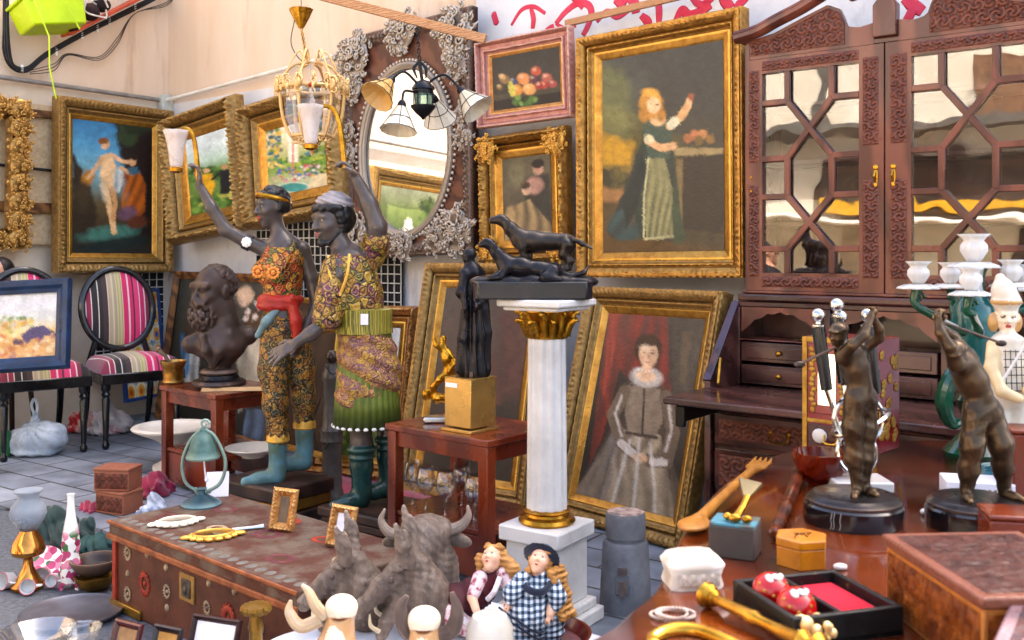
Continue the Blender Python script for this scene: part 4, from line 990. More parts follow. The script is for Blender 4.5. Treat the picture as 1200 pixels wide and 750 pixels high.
def carved(name,x0,x1,z0,z1,y,par,p=.05,d=.008,top=None,st=.0034,m=CARV):
 nx,nz=max(2,int((x1-x0)/st)),max(2,int((z1-z0)/st));t=MB()
 X=np.linspace(x0,x1,nx+1);V=[]
 for j in range(nz+1):
  for i in range(nx+1):
   x=X[i];zt=top(x)if top else z1;z=z0+(zt-z0)*j/nz
   e=min(1,min(x-x0,x1-x,z-z0,zt-z)/(p*.2))if zt-z0>.004 else 0
   V.append((x,y-d*float(rosettes(x,z,p))*max(0,e),z))
 t.add(V,[(j*(nx+1)+i,j*(nx+1)+i+1,(j+1)*(nx+1)+i+1,(j+1)*(nx+1)+i)for j in range(nz)for i in range(nx)])
 return t.build(name,m,par,angle=70)
Z0,Z1=1.045,1.975;BD=.33
cbox('side_panel',-HW,-HW+.02,0,BD,1.0,2.06);cbox('side_panel',HW-.02,HW,0,BD,1.0,2.06)
cbox('back_panel',-HW+.021,HW-.021,BD-.02,BD-.002,1.0,2.05,MAH_D)
for z in (1.30,1.55,1.78):cbox('shelf',-HW+.022,HW-.022,.06,BD-.022,z,z+.018,MAH_D)
cbox('top_board',-HW+.021,HW-.021,.004,BD-.021,1.98,2.0,MAH_D)
def door(sg):
 """glazed door, built for the left hand side and mirrored by sg"""
 X0,X1=-HW+.012,-.003;gx0,gx1,gz0,gz1=-.482,-.095,1.115,1.915
 d=None
 def mx(a,b):return (a,b)if sg>0 else (-b,-a)
 t=MB()
 for a,b,c,e in ((X0,gx0,Z0,Z1),(gx1,X1,Z0,Z1),(gx0,gx1,Z0,gz0),(gx0,gx1,gz1,Z1)):
  x=mx(a,b);t.box(((x[0]+x[1])/2,-.002,(c+e)/2),(x[1]-x[0],.024,e-c))
 d=t.build('door',MAH,cab)
 for a,b,c,e in ((X0+.012,gx0-.012,1.10,1.47),(X0+.012,gx0-.012,1.56,1.93),(gx1+.014,X1-.018,1.10,1.47),(gx1+.014,X1-.018,1.60,1.93)):
  x=mx(a,b);carved('carved_panel',x[0],x[1],c,e,-.0145,d,.038,.007)
 for c,e in ((Z0+.014,gz0-.012),(gz1+.010,Z1-.012)):
  x=mx(gx0,gx1);carved('carved_panel',x[0],x[1],c,e,-.0145,d,.04,.007)
 W,Hh=gx1-gx0,gz1-gz0
 def q(u,v):
  x=gx0+W*u
  return Vector((x if sg>0 else -x,-.008,gz1-Hh*v))
 t=MB();a,b=.27,.73
 seg=[((a,0),(a,.15)),((b,0),(b,.15)),((0,.15),(a,.15)),((b,.15),(1,.15)),((a,.15),(b,.43)),((b,.15),(a,.43)),((0,.43),(a,.43)),((b,.43),(1,.43)),((a,.43),(a,.62)),((b,.43),(b,.62)),((0,.62),(a,.62)),((b,.62),(1,.62)),((a,.62),(b,.88)),((b,.62),(a,.88)),((0,.88),(a,.88)),((b,.88),(1,.88)),((a,.88),(a,1)),((b,.88),(b,1))]
 for i,(u,v)in enumerate(seg):t.bar(q(*u)+Vector((0,-.0004*(i%5),0)),q(*v)+Vector((0,-.0004*(i%5),0)),.024,.017,(0,1,0))
 t.build('glazing_bars',MAH,d,bevel=.003)
 t=MB();x=mx(gx0-.004,gx1+.004);t.box(((x[0]+x[1])/2,.005,(gz0+gz1)/2),(x[1]-x[0],.003,Hh+.008));t.build('glass',GLASS_P,d,smooth=False)
 x=-.032 if sg>0 else .032
 t=MB();t.ell((x,-.016,1.48),(.009,.003,.034));t.ell((x,-.018,1.515),(.011,.004,.011));t.ell((x,-.018,1.45),(.008,.004,.012));t.tube([(x,-.022,1.50),(x,-.034,1.48),(x,-.024,1.46)],.005,8)
 t.build('handle',BRASS,d)
 for z in (1.50,1.445):
  t=MB();xx=(X0+.022 if sg>0 else -X0-.022);t.ell((xx,-.015,z),(.006,.004,.006),8,5);t.build('stud',BRASS,d)
door(1);door(-1)
def topz(x):
 a=abs(x);return float(np.interp(a,[.0,.045,.07,.10,.145,.17,.22,.32,.44,.56],[2.06,2.06,2.055,2.05,2.06,2.13,2.155,2.12,2.075,2.055]))
for sg in (-1,1):
 x0,x1=(-HW+.004,-.045)if sg<0 else (.045,HW-.004)
 t=MB();n=40;poly=[(x0+(x1-x0)*i/n,topz(x0+(x1-x0)*i/n))for i in range(n+1)]
 t.prism([(x0,1.98)]+poly+[(x1,1.98)],0.002,.024)if sg<0 else t.prism([(x0,1.98)]+poly+[(x1,1.98)],.002,.024)
 pb=t.build('pediment',MAH,cab,smooth=False)
 carved('carved_panel',x0+.02 if sg<0 else .155,-.155 if sg<0 else x1-.02,1.994,2.1,-.002,pb,.045,.008,top=lambda x:topz(x)-.014)
 pts=[(sg*(HW+.03),2.07),(sg*.5,2.085),(sg*.42,2.115),(sg*.32,2.15),(sg*.23,2.19),(sg*.17,2.215),(sg*.125,2.215),(sg*.10,2.195),(sg*.105,2.17),(sg*.13,2.165)]
 c=bez([(a,-.02,z)for a,z in pts],6)
 t=MB();t.tube(c,[.024]*20+[.02]*20+[.013],10,flat=1.3);t.tube([p+Vector((0,-.018,.014))for p in c],[.012]*20+[.007]*10,8)
 t.build('swan_neck',MAH,cab)
 t=MB();t.tube([(sg*.112,-.05,2.19),(sg*.112,.02,2.19)],.031,20);t.build('rosette',MAH,cab,bevel=.006)
 t=MB();t.box((sg*(HW+.008),BD/2-.01,2.068),(.03,BD,.035));t.build('cornice',MAH,cab,bevel=.006)
t=MB();t.prism([(-.043,2.0),(.043,2.0),(.043,2.12),(.02,2.15),(-.02,2.15),(-.043,2.12)],-.02,.03);t.build('finial_block',MAH,cab,bevel=.004)
t=MB();t.lathe([(.012,2.149),(.03,2.155),(.012,2.165),(.042,2.19),(.05,2.215),(.036,2.245),(.012,2.255),(.016,2.275),(.004,2.30)],24);t.build('finial',MAH,cab)
cbox('base_moulding',-HW-.02,HW+.02,-.03,BD,1.0,1.03,MAH_D,bevel=.008);cbox('base_moulding',-HW-.006,HW+.006,-.015,BD,1.0315,1.044,MAH,bevel=.004)
for sg in (-1,1):
 t=MB();t.prism([(-.27,.02),(-.27,.70),(-.255,.735),(-.02,.995),(BD,.995),(BD,.02)],sg*DW,sg*(DW-.026),'x')
 t.build('desk_side',MAH_D,cab,bevel=.003)
 t=MB();t.bar((sg*(DW-.013),-.275,.70),(sg*(DW-.013),-.015,.998),.034,.012,(0,-.75,.66));t.build('slope_edge',mat('purplish polished edge',sc('#5a3850',.75),sc('#43283c',.75),.25,coat=.4),cab,bevel=.003)
cbox('desk_top',-DW+.027,DW-.027,-.02,BD-.002,.978,.998,MAH_D);cbox('desk_back',-DW+.027,DW-.027,.2,.22,.60,.977,MAH_D)
cbox('desk_floor',-DW+.027,DW-.027,-.262,.199,.636,.660,MAH_D)
t=MB();t.box((0,-.44,.662),(2*DW-.02,.34,.026));t.build('writing_flap',MAH_D,cab,bevel=.006)
for sg in (-1,1):
 t=MB();t.box((sg*(DW-.06),-.38,.615),(.03,.36,.06));t.box((sg*(DW-.06),-.566,.605),(.036,.02,.075));t.build('flap_support',mat('ebonised wood','#221814','#150f0d',.4),cab,bevel=.004)
t=MB();t.bar((-DW+.06,-.27,.69),(-DW+.035,-.2,.78),.008,.014);t.build('flap_stay',BRASS,cab)
def arch(x0,x1,z0,z1):
 n=36;out=[]
 for i in range(n+1):
  u=i/n;b=math.sin(PI*u)**.75;out.append((x0+.012+(x1-x0-.024)*u,z0+(z1-z0)*(.22+.66*b)-.008*abs(math.sin(u*PI*6))))
 return out
fr_y=-.03
for a,b in ((-.575,-.225),(-.2,.2),(.225,.575)):
 for z in (.664,.755):
  t=MB();t.box(((a+b)/2,fr_y+.08,z+.042),(b-a-.02,.16,.078));dr=t.build('drawer',MAH_D,cab,bevel=.003)
  t=MB();t.box(((a+b)/2,fr_y-.002,z+.042),(b-a-.06,.008,.05));t.build('drawer_panel',MAH_D,dr,bevel=.003)
  t=MB();t.ell(((a+b)/2-(0 if b<.3 else 0),fr_y-.016,z+.042),(.011,.011,.011),12,8);t.tube([((a+b)/2,fr_y,z+.042),((a+b)/2,fr_y-.012,z+.042)],.005,8);t.build('knob',BRASS,dr)
 ar=arch(a,b,.846,.977)
 t=MB()
 for i in range(len(ar)-1):
  (xa,za),(xb,zb)=ar[i],ar[i+1];t.add([(xa,fr_y,za),(xb,fr_y,zb),(xb,fr_y,.977),(xa,fr_y,.977),(xa,fr_y+.014,za),(xb,fr_y+.014,zb)],[(0,1,2,3),(0,4,5,1)])
 t.build('arched_valance',MAH,cab,angle=60)
for x in (-.585,-.2125,.2125,.585):cbox('partition',x-.012,x+.012,fr_y+.002,.199,.662,.976,MAH_D)
cbox('pigeonhole_shelf',-.573,-.226,fr_y+.001,.198,.842,.848,MAH);cbox('pigeonhole_shelf',.226,.573,fr_y+.001,.198,.842,.848,MAH)
cbox('drawer_case',-DW+.027,DW-.027,-.24,.2,.06,.58,MAH_D)
for z0,z1 in ((.46,.575),(.28,.44),(.08,.26)):
 d=cbox('drawer',-DW+.04,DW-.04,-.262,-.241,z0,z1,MAH_D)
 carved('carved_panel',-DW+.06,DW-.06,z0+.02,z1-.02,-.263,d,.055,.008)
 for x in (-.3,.3):
  t=MB();t.tube(bez([(x-.035,-.268,(z0+z1)/2+.01),(x-.03,-.285,(z0+z1)/2-.02),(x+.03,-.285,(z0+z1)/2-.02),(x+.035,-.268,(z0+z1)/2+.01)],5),.004,6);t.ell((x-.035,-.268,(z0+z1)/2+.01),.008,8,5);t.ell((x+.035,-.268,(z0+z1)/2+.01),.008,8,5);t.build('handle',BRASS,d)
cbox('plinth',-DW-.01,DW+.01,-.285,BD,0.012,.058,MAH_D,bevel=.008)
# striped chairs
FAB=bpy.data.materials.new('striped upholstery');FAB.use_nodes=True
def fabric(m):
 N=m.node_tree.nodes;L=m.node_tree.links;b=N['Principled BSDF']
 tc=N.new('ShaderNodeTexCoord');sp=N.new('ShaderNodeSeparateXYZ');L.new(tc.outputs['Object'],sp.inputs[0])
 mr=N.new('ShaderNodeMapRange');mr.inputs['From Min'].default_value=-.225;mr.inputs['From Max'].default_value=.225;L.new(sp.outputs['X'],mr.inputs['Value'])
 rp=N.new('ShaderNodeValToRGB');rp.color_ramp.interpolation='CONSTANT'
 S=[(0,'#8a1f48'),(.05,'#e8d8d0'),(.06,'#9c2050'),(.12,'#ead8d0'),(.13,'#231a1c'),(.21,'#e8dccc'),(.22,'#231a1c'),(.27,'#4a3230'),(.34,'#d9cbb4'),(.36,'#bba98c'),(.43,'#d3c4a6'),(.47,'#b3a488'),(.53,'#cabd9c'),(.56,'#b5b04c'),(.585,'#cabb98'),(.63,'#a8a044'),(.65,'#d9c8b0'),(.665,'#d8286c'),(.72,'#f0c8d0'),(.735,'#d8286c'),(.77,'#6c1c3c'),(.79,'#e0407c'),(.84,'#f0d0d8'),(.85,'#c82868'),(.90,'#ecd0d4'),(.91,'#8c2048'),(.95,'#231a1c')]
 e=rp.color_ramp.elements
 while len(e)<len(S):e.new(.5)
 for i,(p,c)in enumerate(S):p=p if p<.34 else (.34+(p-.34)*.65 if p<.665 else .551+(p-.665)*1.34);e[i].position=min(p,.995);e[i].color=(*sc(c,.9),1)
 L.new(mr.outputs[0],rp.inputs['Fac']);L.new(rp.outputs['Color'],b.inputs['Base Color'])
 b.inputs['Roughness'].default_value=.75;b.inputs['Sheen Weight'].default_value=.3
 nz=N.new('ShaderNodeTexNoise');nz.inputs['Scale'].default_value=300;L.new(tc.outputs['Object'],nz.inputs['Vector'])
 bp=N.new('ShaderNodeBump');bp.inputs['Strength'].default_value=.3;bp.inputs['Distance'].default_value=.002;L.new(nz.outputs['Fac'],bp.inputs['Height']);L.new(bp.outputs[0],b.inputs['Normal'])
fabric(FAB)
EBON=mat('black lacquered wood',sc('#1c1c22',.8),sc('#101014',.8),.28,scale=10,coat=.4)
def make_chair(label,loc,rz):
 r=thing('striped_chair',label,'chair',loc,rz,'striped oval backed chairs')
 def seatf(u,v):
  x,y=(u-.5)*.50,(v-.5)*.46;k=1-max(0,v-.2)*.16;e=min(u,1-u,v,1-v)*2
  return (x*k,y,.455+.075*min(1,e*5)**.5+.03*math.sin(PI*u)*math.sin(PI*v))
 t=MB();t.grid(seatf,24,24);t.build('seat',FAB,r,angle=180)
 t=MB();t.prism([(-.255,-.235),(.255,-.235),(.225,.235),(-.225,.235)],.39,.456,'z');t.build('seat_rail',EBON,r,bevel=.008)
 ct,st=math.cos(R(-10)),math.sin(R(10))
 def bk(x,y,z):return (x,.25+y*ct+z*st,.82+z*ct-y*st)
 t=MB();t.tube([bk(p.x,0,p.z)for p in circ((0,0,0),.225,.26,48)],.022,10,closed=True);t.build('back_frame',EBON,r)
 t=MB()
 def pad(sg):
  def f(u,v):
   a=2*PI*u;q=v;return bk(.21*q*math.cos(a),sg*.035*(1-q*q)**.7,.245*q*math.sin(a))
  return f
 t.grid(pad(-1),40,8);t.grid(pad(1),40,8);t.build('back_pad',FAB,r,angle=180)
 for sg in (-1,1):
  t=MB();t.tube([bk(sg*.15,0,-.20),(sg*.2,.215,.45),(sg*.2,.22,.39)],[.018,.02,.022],8);t.build('back_post',EBON,r)
  t=MB();t.lathe([(.012,0),(.02,.01),(.022,.03),(.014,.045),(.015,.06),(.024,.30),(.018,.315),(.027,.33),(.018,.345),(.028,.36),(.028,.40)],14,c=(sg*.215,-.195,0));t.build('front_leg',EBON,r)
  t=MB();t.tube([(sg*.2,.30,0),(sg*.2,.24,.2),(sg*.2,.21,.40)],[.014,.02,.022],8);t.build('rear_leg',EBON,r)
 return r
c1=make_chair('striped oval backed chair with its whole back and seat in view',(-2.40,6.13,.012),R(40));c1.scale=(1.0,1.0,1.0)
dup(c1,'striped oval backed chair holding the blue framed bull picture',(-2.83,5.78,.012),R(40))
# small mahogany tables
TAB=mat('red polished wood',sc('#8e4426',.8),sc('#6c2c18',.8),.3,kind='wood',scale=7,stretch=(1,1,.3),bump=.06,coat=.3)
U=Vector((.75,-.66,0)).normalized();Vv=Vector((.66,.75,0));YU=math.atan2(U.y,U.x)
def small_table(label,corner,L,D,z,shelf,name='side_table',apron=.06):
 """corner: front right corner of the top"""
 c=Vector((corner[0],corner[1],0))-U*L/2+Vv.normalized()*D/2;c.z=.012
 r=thing(name,label,'table',c,YU,'small red wooden tables');z-=.012
 t=MB();t.box((0,0,z-.0125),(L,D,.025));t.build('tabletop',TAB,r,bevel=.004)
 t=MB()
 for y in (-D/2+.03,D/2-.03):t.box((0,y,z-.025-apron/2),(L-.09,.02,apron))
 for x in (-L/2+.03,L/2-.03):t.box((x,0,z-.025-apron/2),(.02,D-.09,apron))
 t.build('apron',TAB,r,bevel=.002)
 for sx in (-1,1):
  for sy in (-1,1):
   t=MB();t.box((sx*(L/2-.03),sy*(D/2-.03),(z-.025)/2),(.045,.045,z-.026));t.build('leg',TAB,r,bevel=.003)
 t=MB();t.box((0,0,shelf-.01),(L-.03,D-.03,.02));sh=t.build('shelf',TAB,r,bevel=.003)
 if shelf>.1:
  t=MB()
  for y in (-D/2+.03,D/2-.03):t.box((0,y,shelf-.02-shelf*.4),(L-.1,.02,shelf*.8-.01))
  t.build('lower_panel',TAB,sh,bevel=.002)
 return r
TL=P(252,463,4.61);small_table('red wooden table carrying the bronze bust',TL,.52,.42,TL.z,.20)
TM=P(571,517,3.40);small_table('red wooden table carrying the bronze lady, wine glasses below',TM,.54,.40,TM.z,.20)
# painted trunk
A0=Vector((-1.36,3.28,0));TLn,TD,TH=1.05,.47,.30
trunk=thing('trunk','old painted wooden trunk with worn grey top and red leather front with roundels','trunk',A0+U*TLn/2+Vv.normalized()*TD/2,YU)
LEA=mat('brown painted leather',sc('#7c4a34',.8),sc('#55301f',.8),.6,scale=9,bump=.35,bscale=80,contrast=(.3,.7))
LID=mat('worn painted lid',sc('#7e6e60',.78),sc('#683f2f',.78),.78,scale=11,bump=.5,bscale=90,contrast=(.4,.58),detail=12)
t=MB();t.box((0,0,.122),(TLn-.03,TD-.03,.244));body=t.build('body',LEA,trunk,bevel=.006)
t=MB();t.box((0,0,.272),(TLn,TD,.05));lid=t.build('lid',LID,trunk,bevel=.006)
t=MB();t.box((0,-TD/2-.003,.246),(TLn+.006,.012,.02));t.build('lid_edge',mat('worn orange edge','#a8683c','#7a4426',.5,scale=20),lid,bevel=.004)
t=MB();t.box((0,-TD/2-.003,.292),(TLn+.006,.008,.012));t.build('lid_edge',mat('worn orange edge','#a8683c'),lid,bevel=.003)
RED=mat('red paint','#b0462c','#8a3220',.6,scale=30);OCH=mat('ochre paint','#b08a4c','#8a6a34',.6,scale=30);CRM=mat('cream paint','#b8a68c','#8f7c62',.65,scale=40);PLUM=mat('plum paint','#5c2c38','#7c4444',.6,scale=30);STEEL_D=mat('dull iron','#7c7468','#544c44',.45,metal=.7,scale=30)
TP=Plane((A0-Vv.normalized()*-.015)[:2],YU)
def tp(px,py):
 s,z=TP.pix(px,py,0);return s-TLn/2,-TD/2+.015,z
def ring(par,c,r0,r1,m,name='roundel',rz=1.15,top=False):
 t=MB();n=24
 if top:t.add([(c[0]+r*math.cos(2*PI*i/n),c[1]+r*rz*math.sin(2*PI*i/n),c[2])for r in (r0,r1)for i in range(n)],[(i+n*0,(i+1)%n,(i+1)%n+n,i+n)[::-1]for i in range(n)])
 else:t.tube(circ((c[0],c[1]-.002,c[2]),(r0+r1)/2,(r0+r1)/2*rz,26),(r1-r0)/2,8,closed=True,flat=.35);
 if not top:
  for i in range(14):t.ell((c[0]+r1*math.cos(i*PI/7),c[1]-.002,c[2]+r1*rz*math.sin(i*PI/7)),(r1*.14,.004,r1*.16),6,4)
  t.ell((c[0],c[1]-.001,c[2]),(r0*.45,.005,r0*.5),10,6)
 return t.build(name,m,par)
for x,y,r0,r1,m in [(170,684,.018,.032,RED),(150,648,.012,.02,CRM),(150,696,.012,.02,CRM),(196,693,.012,.018,CRM),(268,724,.014,.034,RED),(243,712,.010,.017,CRM),(305,735,.012,.018,CRM)]:ring(body,tp(x,y),r0,r1,m)
for x,y in [(173,650),(195,665),(245,683),(275,693),(150,672),(196,712),(310,705)]:
 c=tp(x,y);t=MB();t.ell(c,(.010,.008,.012),10,6);t.build('stud',CRM,body)
c=tp(220,689);t=MB();t.box((c[0],c[1]-.002,c[2]),(.085,.006,.085));lp=t.build('lock_plate',OCH,body,bevel=.003)
t=MB();t.box((c[0],c[1]-.006,c[2]),(.05,.006,.055));t.ell((c[0],c[1]-.01,c[2]-.005),(.009,.006,.014));t.build('lock',STEEL_D,lp,bevel=.002)
t=MB();t.box((-TLn/2+.022,-TD/2+.011,.125),(.022,.01,.235));t.build('corner_strip',RED,body,bevel=.002)
t=MB();t.box((-TLn/2+.1,-TD/2+.010,.018),(.2,.014,.03));t.build('base_trim',mat('old brass','#a8843c','#6a5020',.4,metal=.7),body,bevel=.003)
for x,y,rx,m in [(-.35,.10,.05,PLUM),(.02,.02,.055,PLUM),(-.16,-.05,.04,CRM),(.26,-.10,.05,PLUM),(.2,.1,.04,RED),(-.42,-.08,.035,PLUM),(.42,.02,.05,CRM),(-.05,.16,.04,RED)]:
 ring(lid,(x,y,.2976),rx*.55,rx,m,'painted_ring',.8,True)
for i in range(22):
 x=-TLn/2+.04+i*(TLn-.08)/21;t=MB();t.ell((x,-TD/2+.04,.297),(.016,.02,.0022),8,4);t.build('border_scallop',mat('dull grey paint','#7e7a74','#6a645e',.7,scale=40),lid)
 # marble column
MARB=mat('white marble',sc('#efece8',.74),sc('#b4b0b0',.74),.34,scale=4,detail=12,contrast=(.4,.78),coat=.1,stain=('#a08c74',7,(1,1,.4),.56))
YP=R(-34.6);PC=P(641,500,3.12);PC.z=0
col_=thing('column_pedestal','white marble column pedestal with a gilt capital carrying the bronze dogs','pedestal',PC,YP)
zz=lambda py,Y=3.12:H+(HZ-py)/F*Y
def slab(name,sz,z0,z1,m=MARB,bv=.006):t=MB();t.box((0,0,(z0+z1)/2),(sz,sz,z1-z0));return t.build(name,m,col_,bevel=bv)
slab('plinth',.27,0.012,.055);slab('plinth',.235,.055,.085);slab('block',.19,.085,zz(629)-.001);slab('block_cap',.225,zz(629),zz(611));zb=zz(611)
t=MB();t.lathe([(.088,zb),(.092,zb+.008),(.086,zb+.018),(.072,zb+.024),(.07,zb+.032),(.078,zb+.040),(.068,zb+.046)],40);t.build('gilt_base_ring',BRASS,col_)
z0,z1=zb+.045,zz(396)
t=MB();fl=lambda a,i:1-.085*abs(math.cos(a*6))**3
t.lathe([(.066,z0),(.066,z0+.03)]+[(.066-.004*k/6,z0+.03+(z1-z0-.06)*k/6)for k in range(7)]+[(.062,z1)],96,fl=fl);t.build('shaft',MARB,col_,angle=80)
zc=zz(363)
GOLDL=mat('gilt metal',sc('#d9a842',.9),sc('#a8791f',.9),.3,metal=.9,scale=25,recess='#4a2f0a')
t=MB();t.lathe([(.064,z1),(.068,z1+.006),(.062,z1+.01),(.062,z1+.04),(.075,zc-.015),(.088,zc-.004),(.088,zc)],32);cp=t.build('capital',GOLDL,col_)
t=MB()
for k in range(8):
 a=2*PI*k/8;d=Vector((math.cos(a),math.sin(a),0))
 for h,o in ((.055,0),(.085,.39)):
  dd=Vector((math.cos(a+o),math.sin(a+o),0));z=z1+.008
  t.tube([dd*.062+Vector((0,0,z)),dd*.07+Vector((0,0,z+h*.5)),dd*.083+Vector((0,0,z+h*.85)),dd*.10+Vector((0,0,z+h*.92)),dd*.104+Vector((0,0,z+h*.78))],[.016,.018,.017,.011,.005],6,flat=.5)
t.build('acanthus_leaf_ring',GOLDL,cp,angle=180)
slab('top_slab',.205,zc,zc+.012);slab('top_slab',.235,zc+.0125,zz(350))
COLTOP=zz(350)
# big round foreground table
TZ=.65
def TT(px,py,z=TZ):return G(px,py,z)
edge=[(-.35,1.05),(-.12,1.17),(.109,1.378),(.184,1.496),(.231,1.58),(.272,1.704),(.305,1.82),(.345,1.94),(.42,2.13),(.513,2.33),(.6136,2.50),(.74,2.66),(.92,2.79),(1.15,2.84),(1.4,2.8),(1.75,2.5),(2.0,2.0),(2.0,1.4),(1.7,.9),(1.1,.55),(.3,.6),(-.2,.8)]
ed=[Vector((p.x,p.y))for p in bez([(x,y,0)for x,y in edge+edge[:1]],6)][:-1]
BT=mat('polished table top',sc('#84401c',.75),sc('#4a1e0e',.75),.16,kind='wood',scale=4,stretch=(1,.35,1),bump=.03,coat=.6,contrast=(.3,.7))
bt=thing('round_table','large polished wooden table at right crowded with bronzes and boxes','table',(.95,1.65,0))
cn=Vector((.95,1.65));V=[];Fc=[];n=len(ed)
for k,(q,z)in enumerate(((-.010,TZ),(-.003,TZ-.003),(.001,TZ-.009),(.004,TZ-.02),(-.004,TZ-.034),(-.02,TZ-.04))):
 for p in ed:
  d=(p-cn).normalized();p2=p-cn+d*q;V.append((p2.x,p2.y,z))
for k in range(5):
 for i in range(n):Fc.append((k*n+i,k*n+n+i,k*n+n+(i+1)%n,k*n+(i+1)%n))
Fc.append(tuple(range(n)));Fc.append(tuple(reversed(range(5*n,6*n))))
mesh_obj('tabletop',V,Fc,BT,bt,angle=40)
t=MB();t.lathe([(.2,0.013),(.22,.03),(.12,.1),(.08,.2),(.1,.35),(.13,.5),(.2,.605)],32,c=(.1,-.1,0));t.build('pedestal_leg',TAB,bt)
for k in range(4):
 a=PI/4+k*PI/2;t=MB();t.tube(bez([(.1+.1*math.cos(a),-.1+.1*math.sin(a),.2),(.1+.3*math.cos(a),-.1+.3*math.sin(a),.14),(.1+.5*math.cos(a),-.1+.5*math.sin(a),.045)],5),[.04,.03,.03],8);t.build('foot',TAB,bt)
CL=.205
cloth=mat('white cotton cloth',sc('#e6e8ee',.85),sc('#d2d6e0',.85),.9,scale=6,bump=.4,bscale=30,contrast=(.3,.7))
st_=thing('low_stand','low stand covered with a white cloth carrying dolls and ceramic animal heads','stand',(-.204,2.356,0))
t=MB();t.box((0,0,CL/2-.006),(.80,.80,CL-.014),YU);t.build('box',mat('raw box wood','#a8845c','#86663f',.8),st_,bevel=.004)
def clothf(u,v):
 x,y=(u-.5)*1.06,(v-.5)*1.06;a=YU;e=max(abs(x),abs(y))-.407
 z=CL+.004*math.sin(x*31+y*9)*math.cos(y*23)
 if e>0:
  k=min(e,.13);f=.407+k*.08+.006*math.sin((x if abs(y)>abs(x)else y)*38)
  m=max(abs(x),abs(y));
  if abs(x)>.407:x=math.copysign(f,x)
  if abs(y)>.407:y=math.copysign(f,y)
  z=CL-e*1.35
 return (x*math.cos(a)-y*math.sin(a),x*math.sin(a)+y*math.cos(a),z)
t=MB();t.grid(clothf,70,70);tag(t.build('tablecloth',cloth,None,angle=180),'white cloth draped over the low foreground stand','cloth').location=(-.204,2.356,0)
# sculptures
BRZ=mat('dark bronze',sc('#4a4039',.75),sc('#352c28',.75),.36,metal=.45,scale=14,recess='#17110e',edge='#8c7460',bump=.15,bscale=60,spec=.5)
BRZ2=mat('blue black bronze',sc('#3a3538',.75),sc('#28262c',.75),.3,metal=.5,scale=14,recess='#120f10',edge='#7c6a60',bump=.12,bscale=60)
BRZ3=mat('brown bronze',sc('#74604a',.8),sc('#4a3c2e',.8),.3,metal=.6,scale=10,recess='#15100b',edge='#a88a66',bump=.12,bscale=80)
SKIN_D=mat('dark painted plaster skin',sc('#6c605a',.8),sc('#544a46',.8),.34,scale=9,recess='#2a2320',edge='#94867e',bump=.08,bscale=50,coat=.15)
def ornate(name,cols,scale,line='#3a2a18',rough=.4,metal=.15):
 if name in MATS:return MATS[name]
 m=bpy.data.materials.new(name);m.use_nodes=True;N=m.node_tree.nodes;L=m.node_tree.links;b=N['Principled BSDF']
 tc=N.new('ShaderNodeTexCoord');nz=N.new('ShaderNodeTexNoise');nz.inputs['Scale'].default_value=scale*.8
 L.new(tc.outputs['Object'],nz.inputs['Vector'])
 ad=N.new('ShaderNodeVectorMath');ad.operation='MULTIPLY_ADD';ad.inputs[1].default_value=(.035,)*3;L.new(nz.outputs['Color'],ad.inputs[0]);L.new(tc.outputs['Object'],ad.inputs[2])
 v1=N.new('ShaderNodeTexVoronoi');v1.inputs['Scale'].default_value=scale;L.new(ad.outputs[0],v1.inputs['Vector'])
 v2=N.new('ShaderNodeTexVoronoi');v2.feature='DISTANCE_TO_EDGE';v2.inputs['Scale'].default_value=scale;L.new(ad.outputs[0],v2.inputs['Vector'])
 sp=N.new('ShaderNodeSeparateColor');L.new(v1.outputs['Color'],sp.inputs[0])
 rp=N.new('ShaderNodeValToRGB');rp.color_ramp.interpolation='CONSTANT';e=rp.color_ramp.elements
 while len(e)<len(cols):e.new(.5)
 for i,c in enumerate(cols):e[i].position=i/len(cols);e[i].color=(*sc(c,.85),1)
 L.new(sp.outputs[0],rp.inputs['Fac'])
 wv=N.new('ShaderNodeMath');wv.operation='SINE';mu=N.new('ShaderNodeMath');mu.operation='MULTIPLY';mu.inputs[1].default_value=16
 L.new(v1.outputs['Distance'],mu.inputs[0]);L.new(mu.outputs[0],wv.inputs[0])
 gt=N.new('ShaderNodeMapRange');gt.inputs['From Min'].default_value=.2;gt.inputs['From Max'].default_value=.7;gt.inputs['To Max'].default_value=.75;L.new(wv.outputs[0],gt.inputs['Value'])
 m1=N.new('ShaderNodeMix');m1.data_type='RGBA';L.new(gt.outputs[0],m1.inputs['Factor']);L.new(rp.outputs['Color'],m1.inputs['A']);m1.inputs['B'].default_value=(*sc('#c09a48',.85),1)
 lt=N.new('ShaderNodeMapRange');lt.inputs['From Min'].default_value=.02;lt.inputs['From Max'].default_value=.07;L.new(v2.outputs['Distance'],lt.inputs['Value'])
 m2=N.new('ShaderNodeMix');m2.data_type='RGBA';L.new(lt.outputs[0],m2.inputs['Factor']);m2.inputs['A'].default_value=(*sc(line),1);L.new(m1.outputs['Result'],m2.inputs['B'])
 L.new(m2.outputs['Result'],b.inputs['Base Color']);b.inputs['Roughness'].default_value=rough;b.inputs['Metallic'].default_value=metal
 bp=N.new('ShaderNodeBump');bp.inputs['Strength'].default_value=.5;bp.inputs['Distance'].default_value=.006;L.new(wv.outputs[0],bp.inputs['Height']);L.new(bp.outputs[0],b.inputs['Normal'])
 MATS[name]=m;return m
class Fig:
 def __init__(s,name,label,cat,ox,oy,Y,group=None):
  s.m=Y/F;s.ox,s.oy=ox,oy;s.Y=Y
  p=P(ox,oy,Y);s.root=thing(name,label,cat,p,0,group)
 def q(s,x,y,d=0):return np.array(((x-s.ox)*s.m,d,(s.oy-y)*s.m))
 def qs(s,*pts):return [s.q(*p)for p in pts]
 def r(s,px):return px*s.m
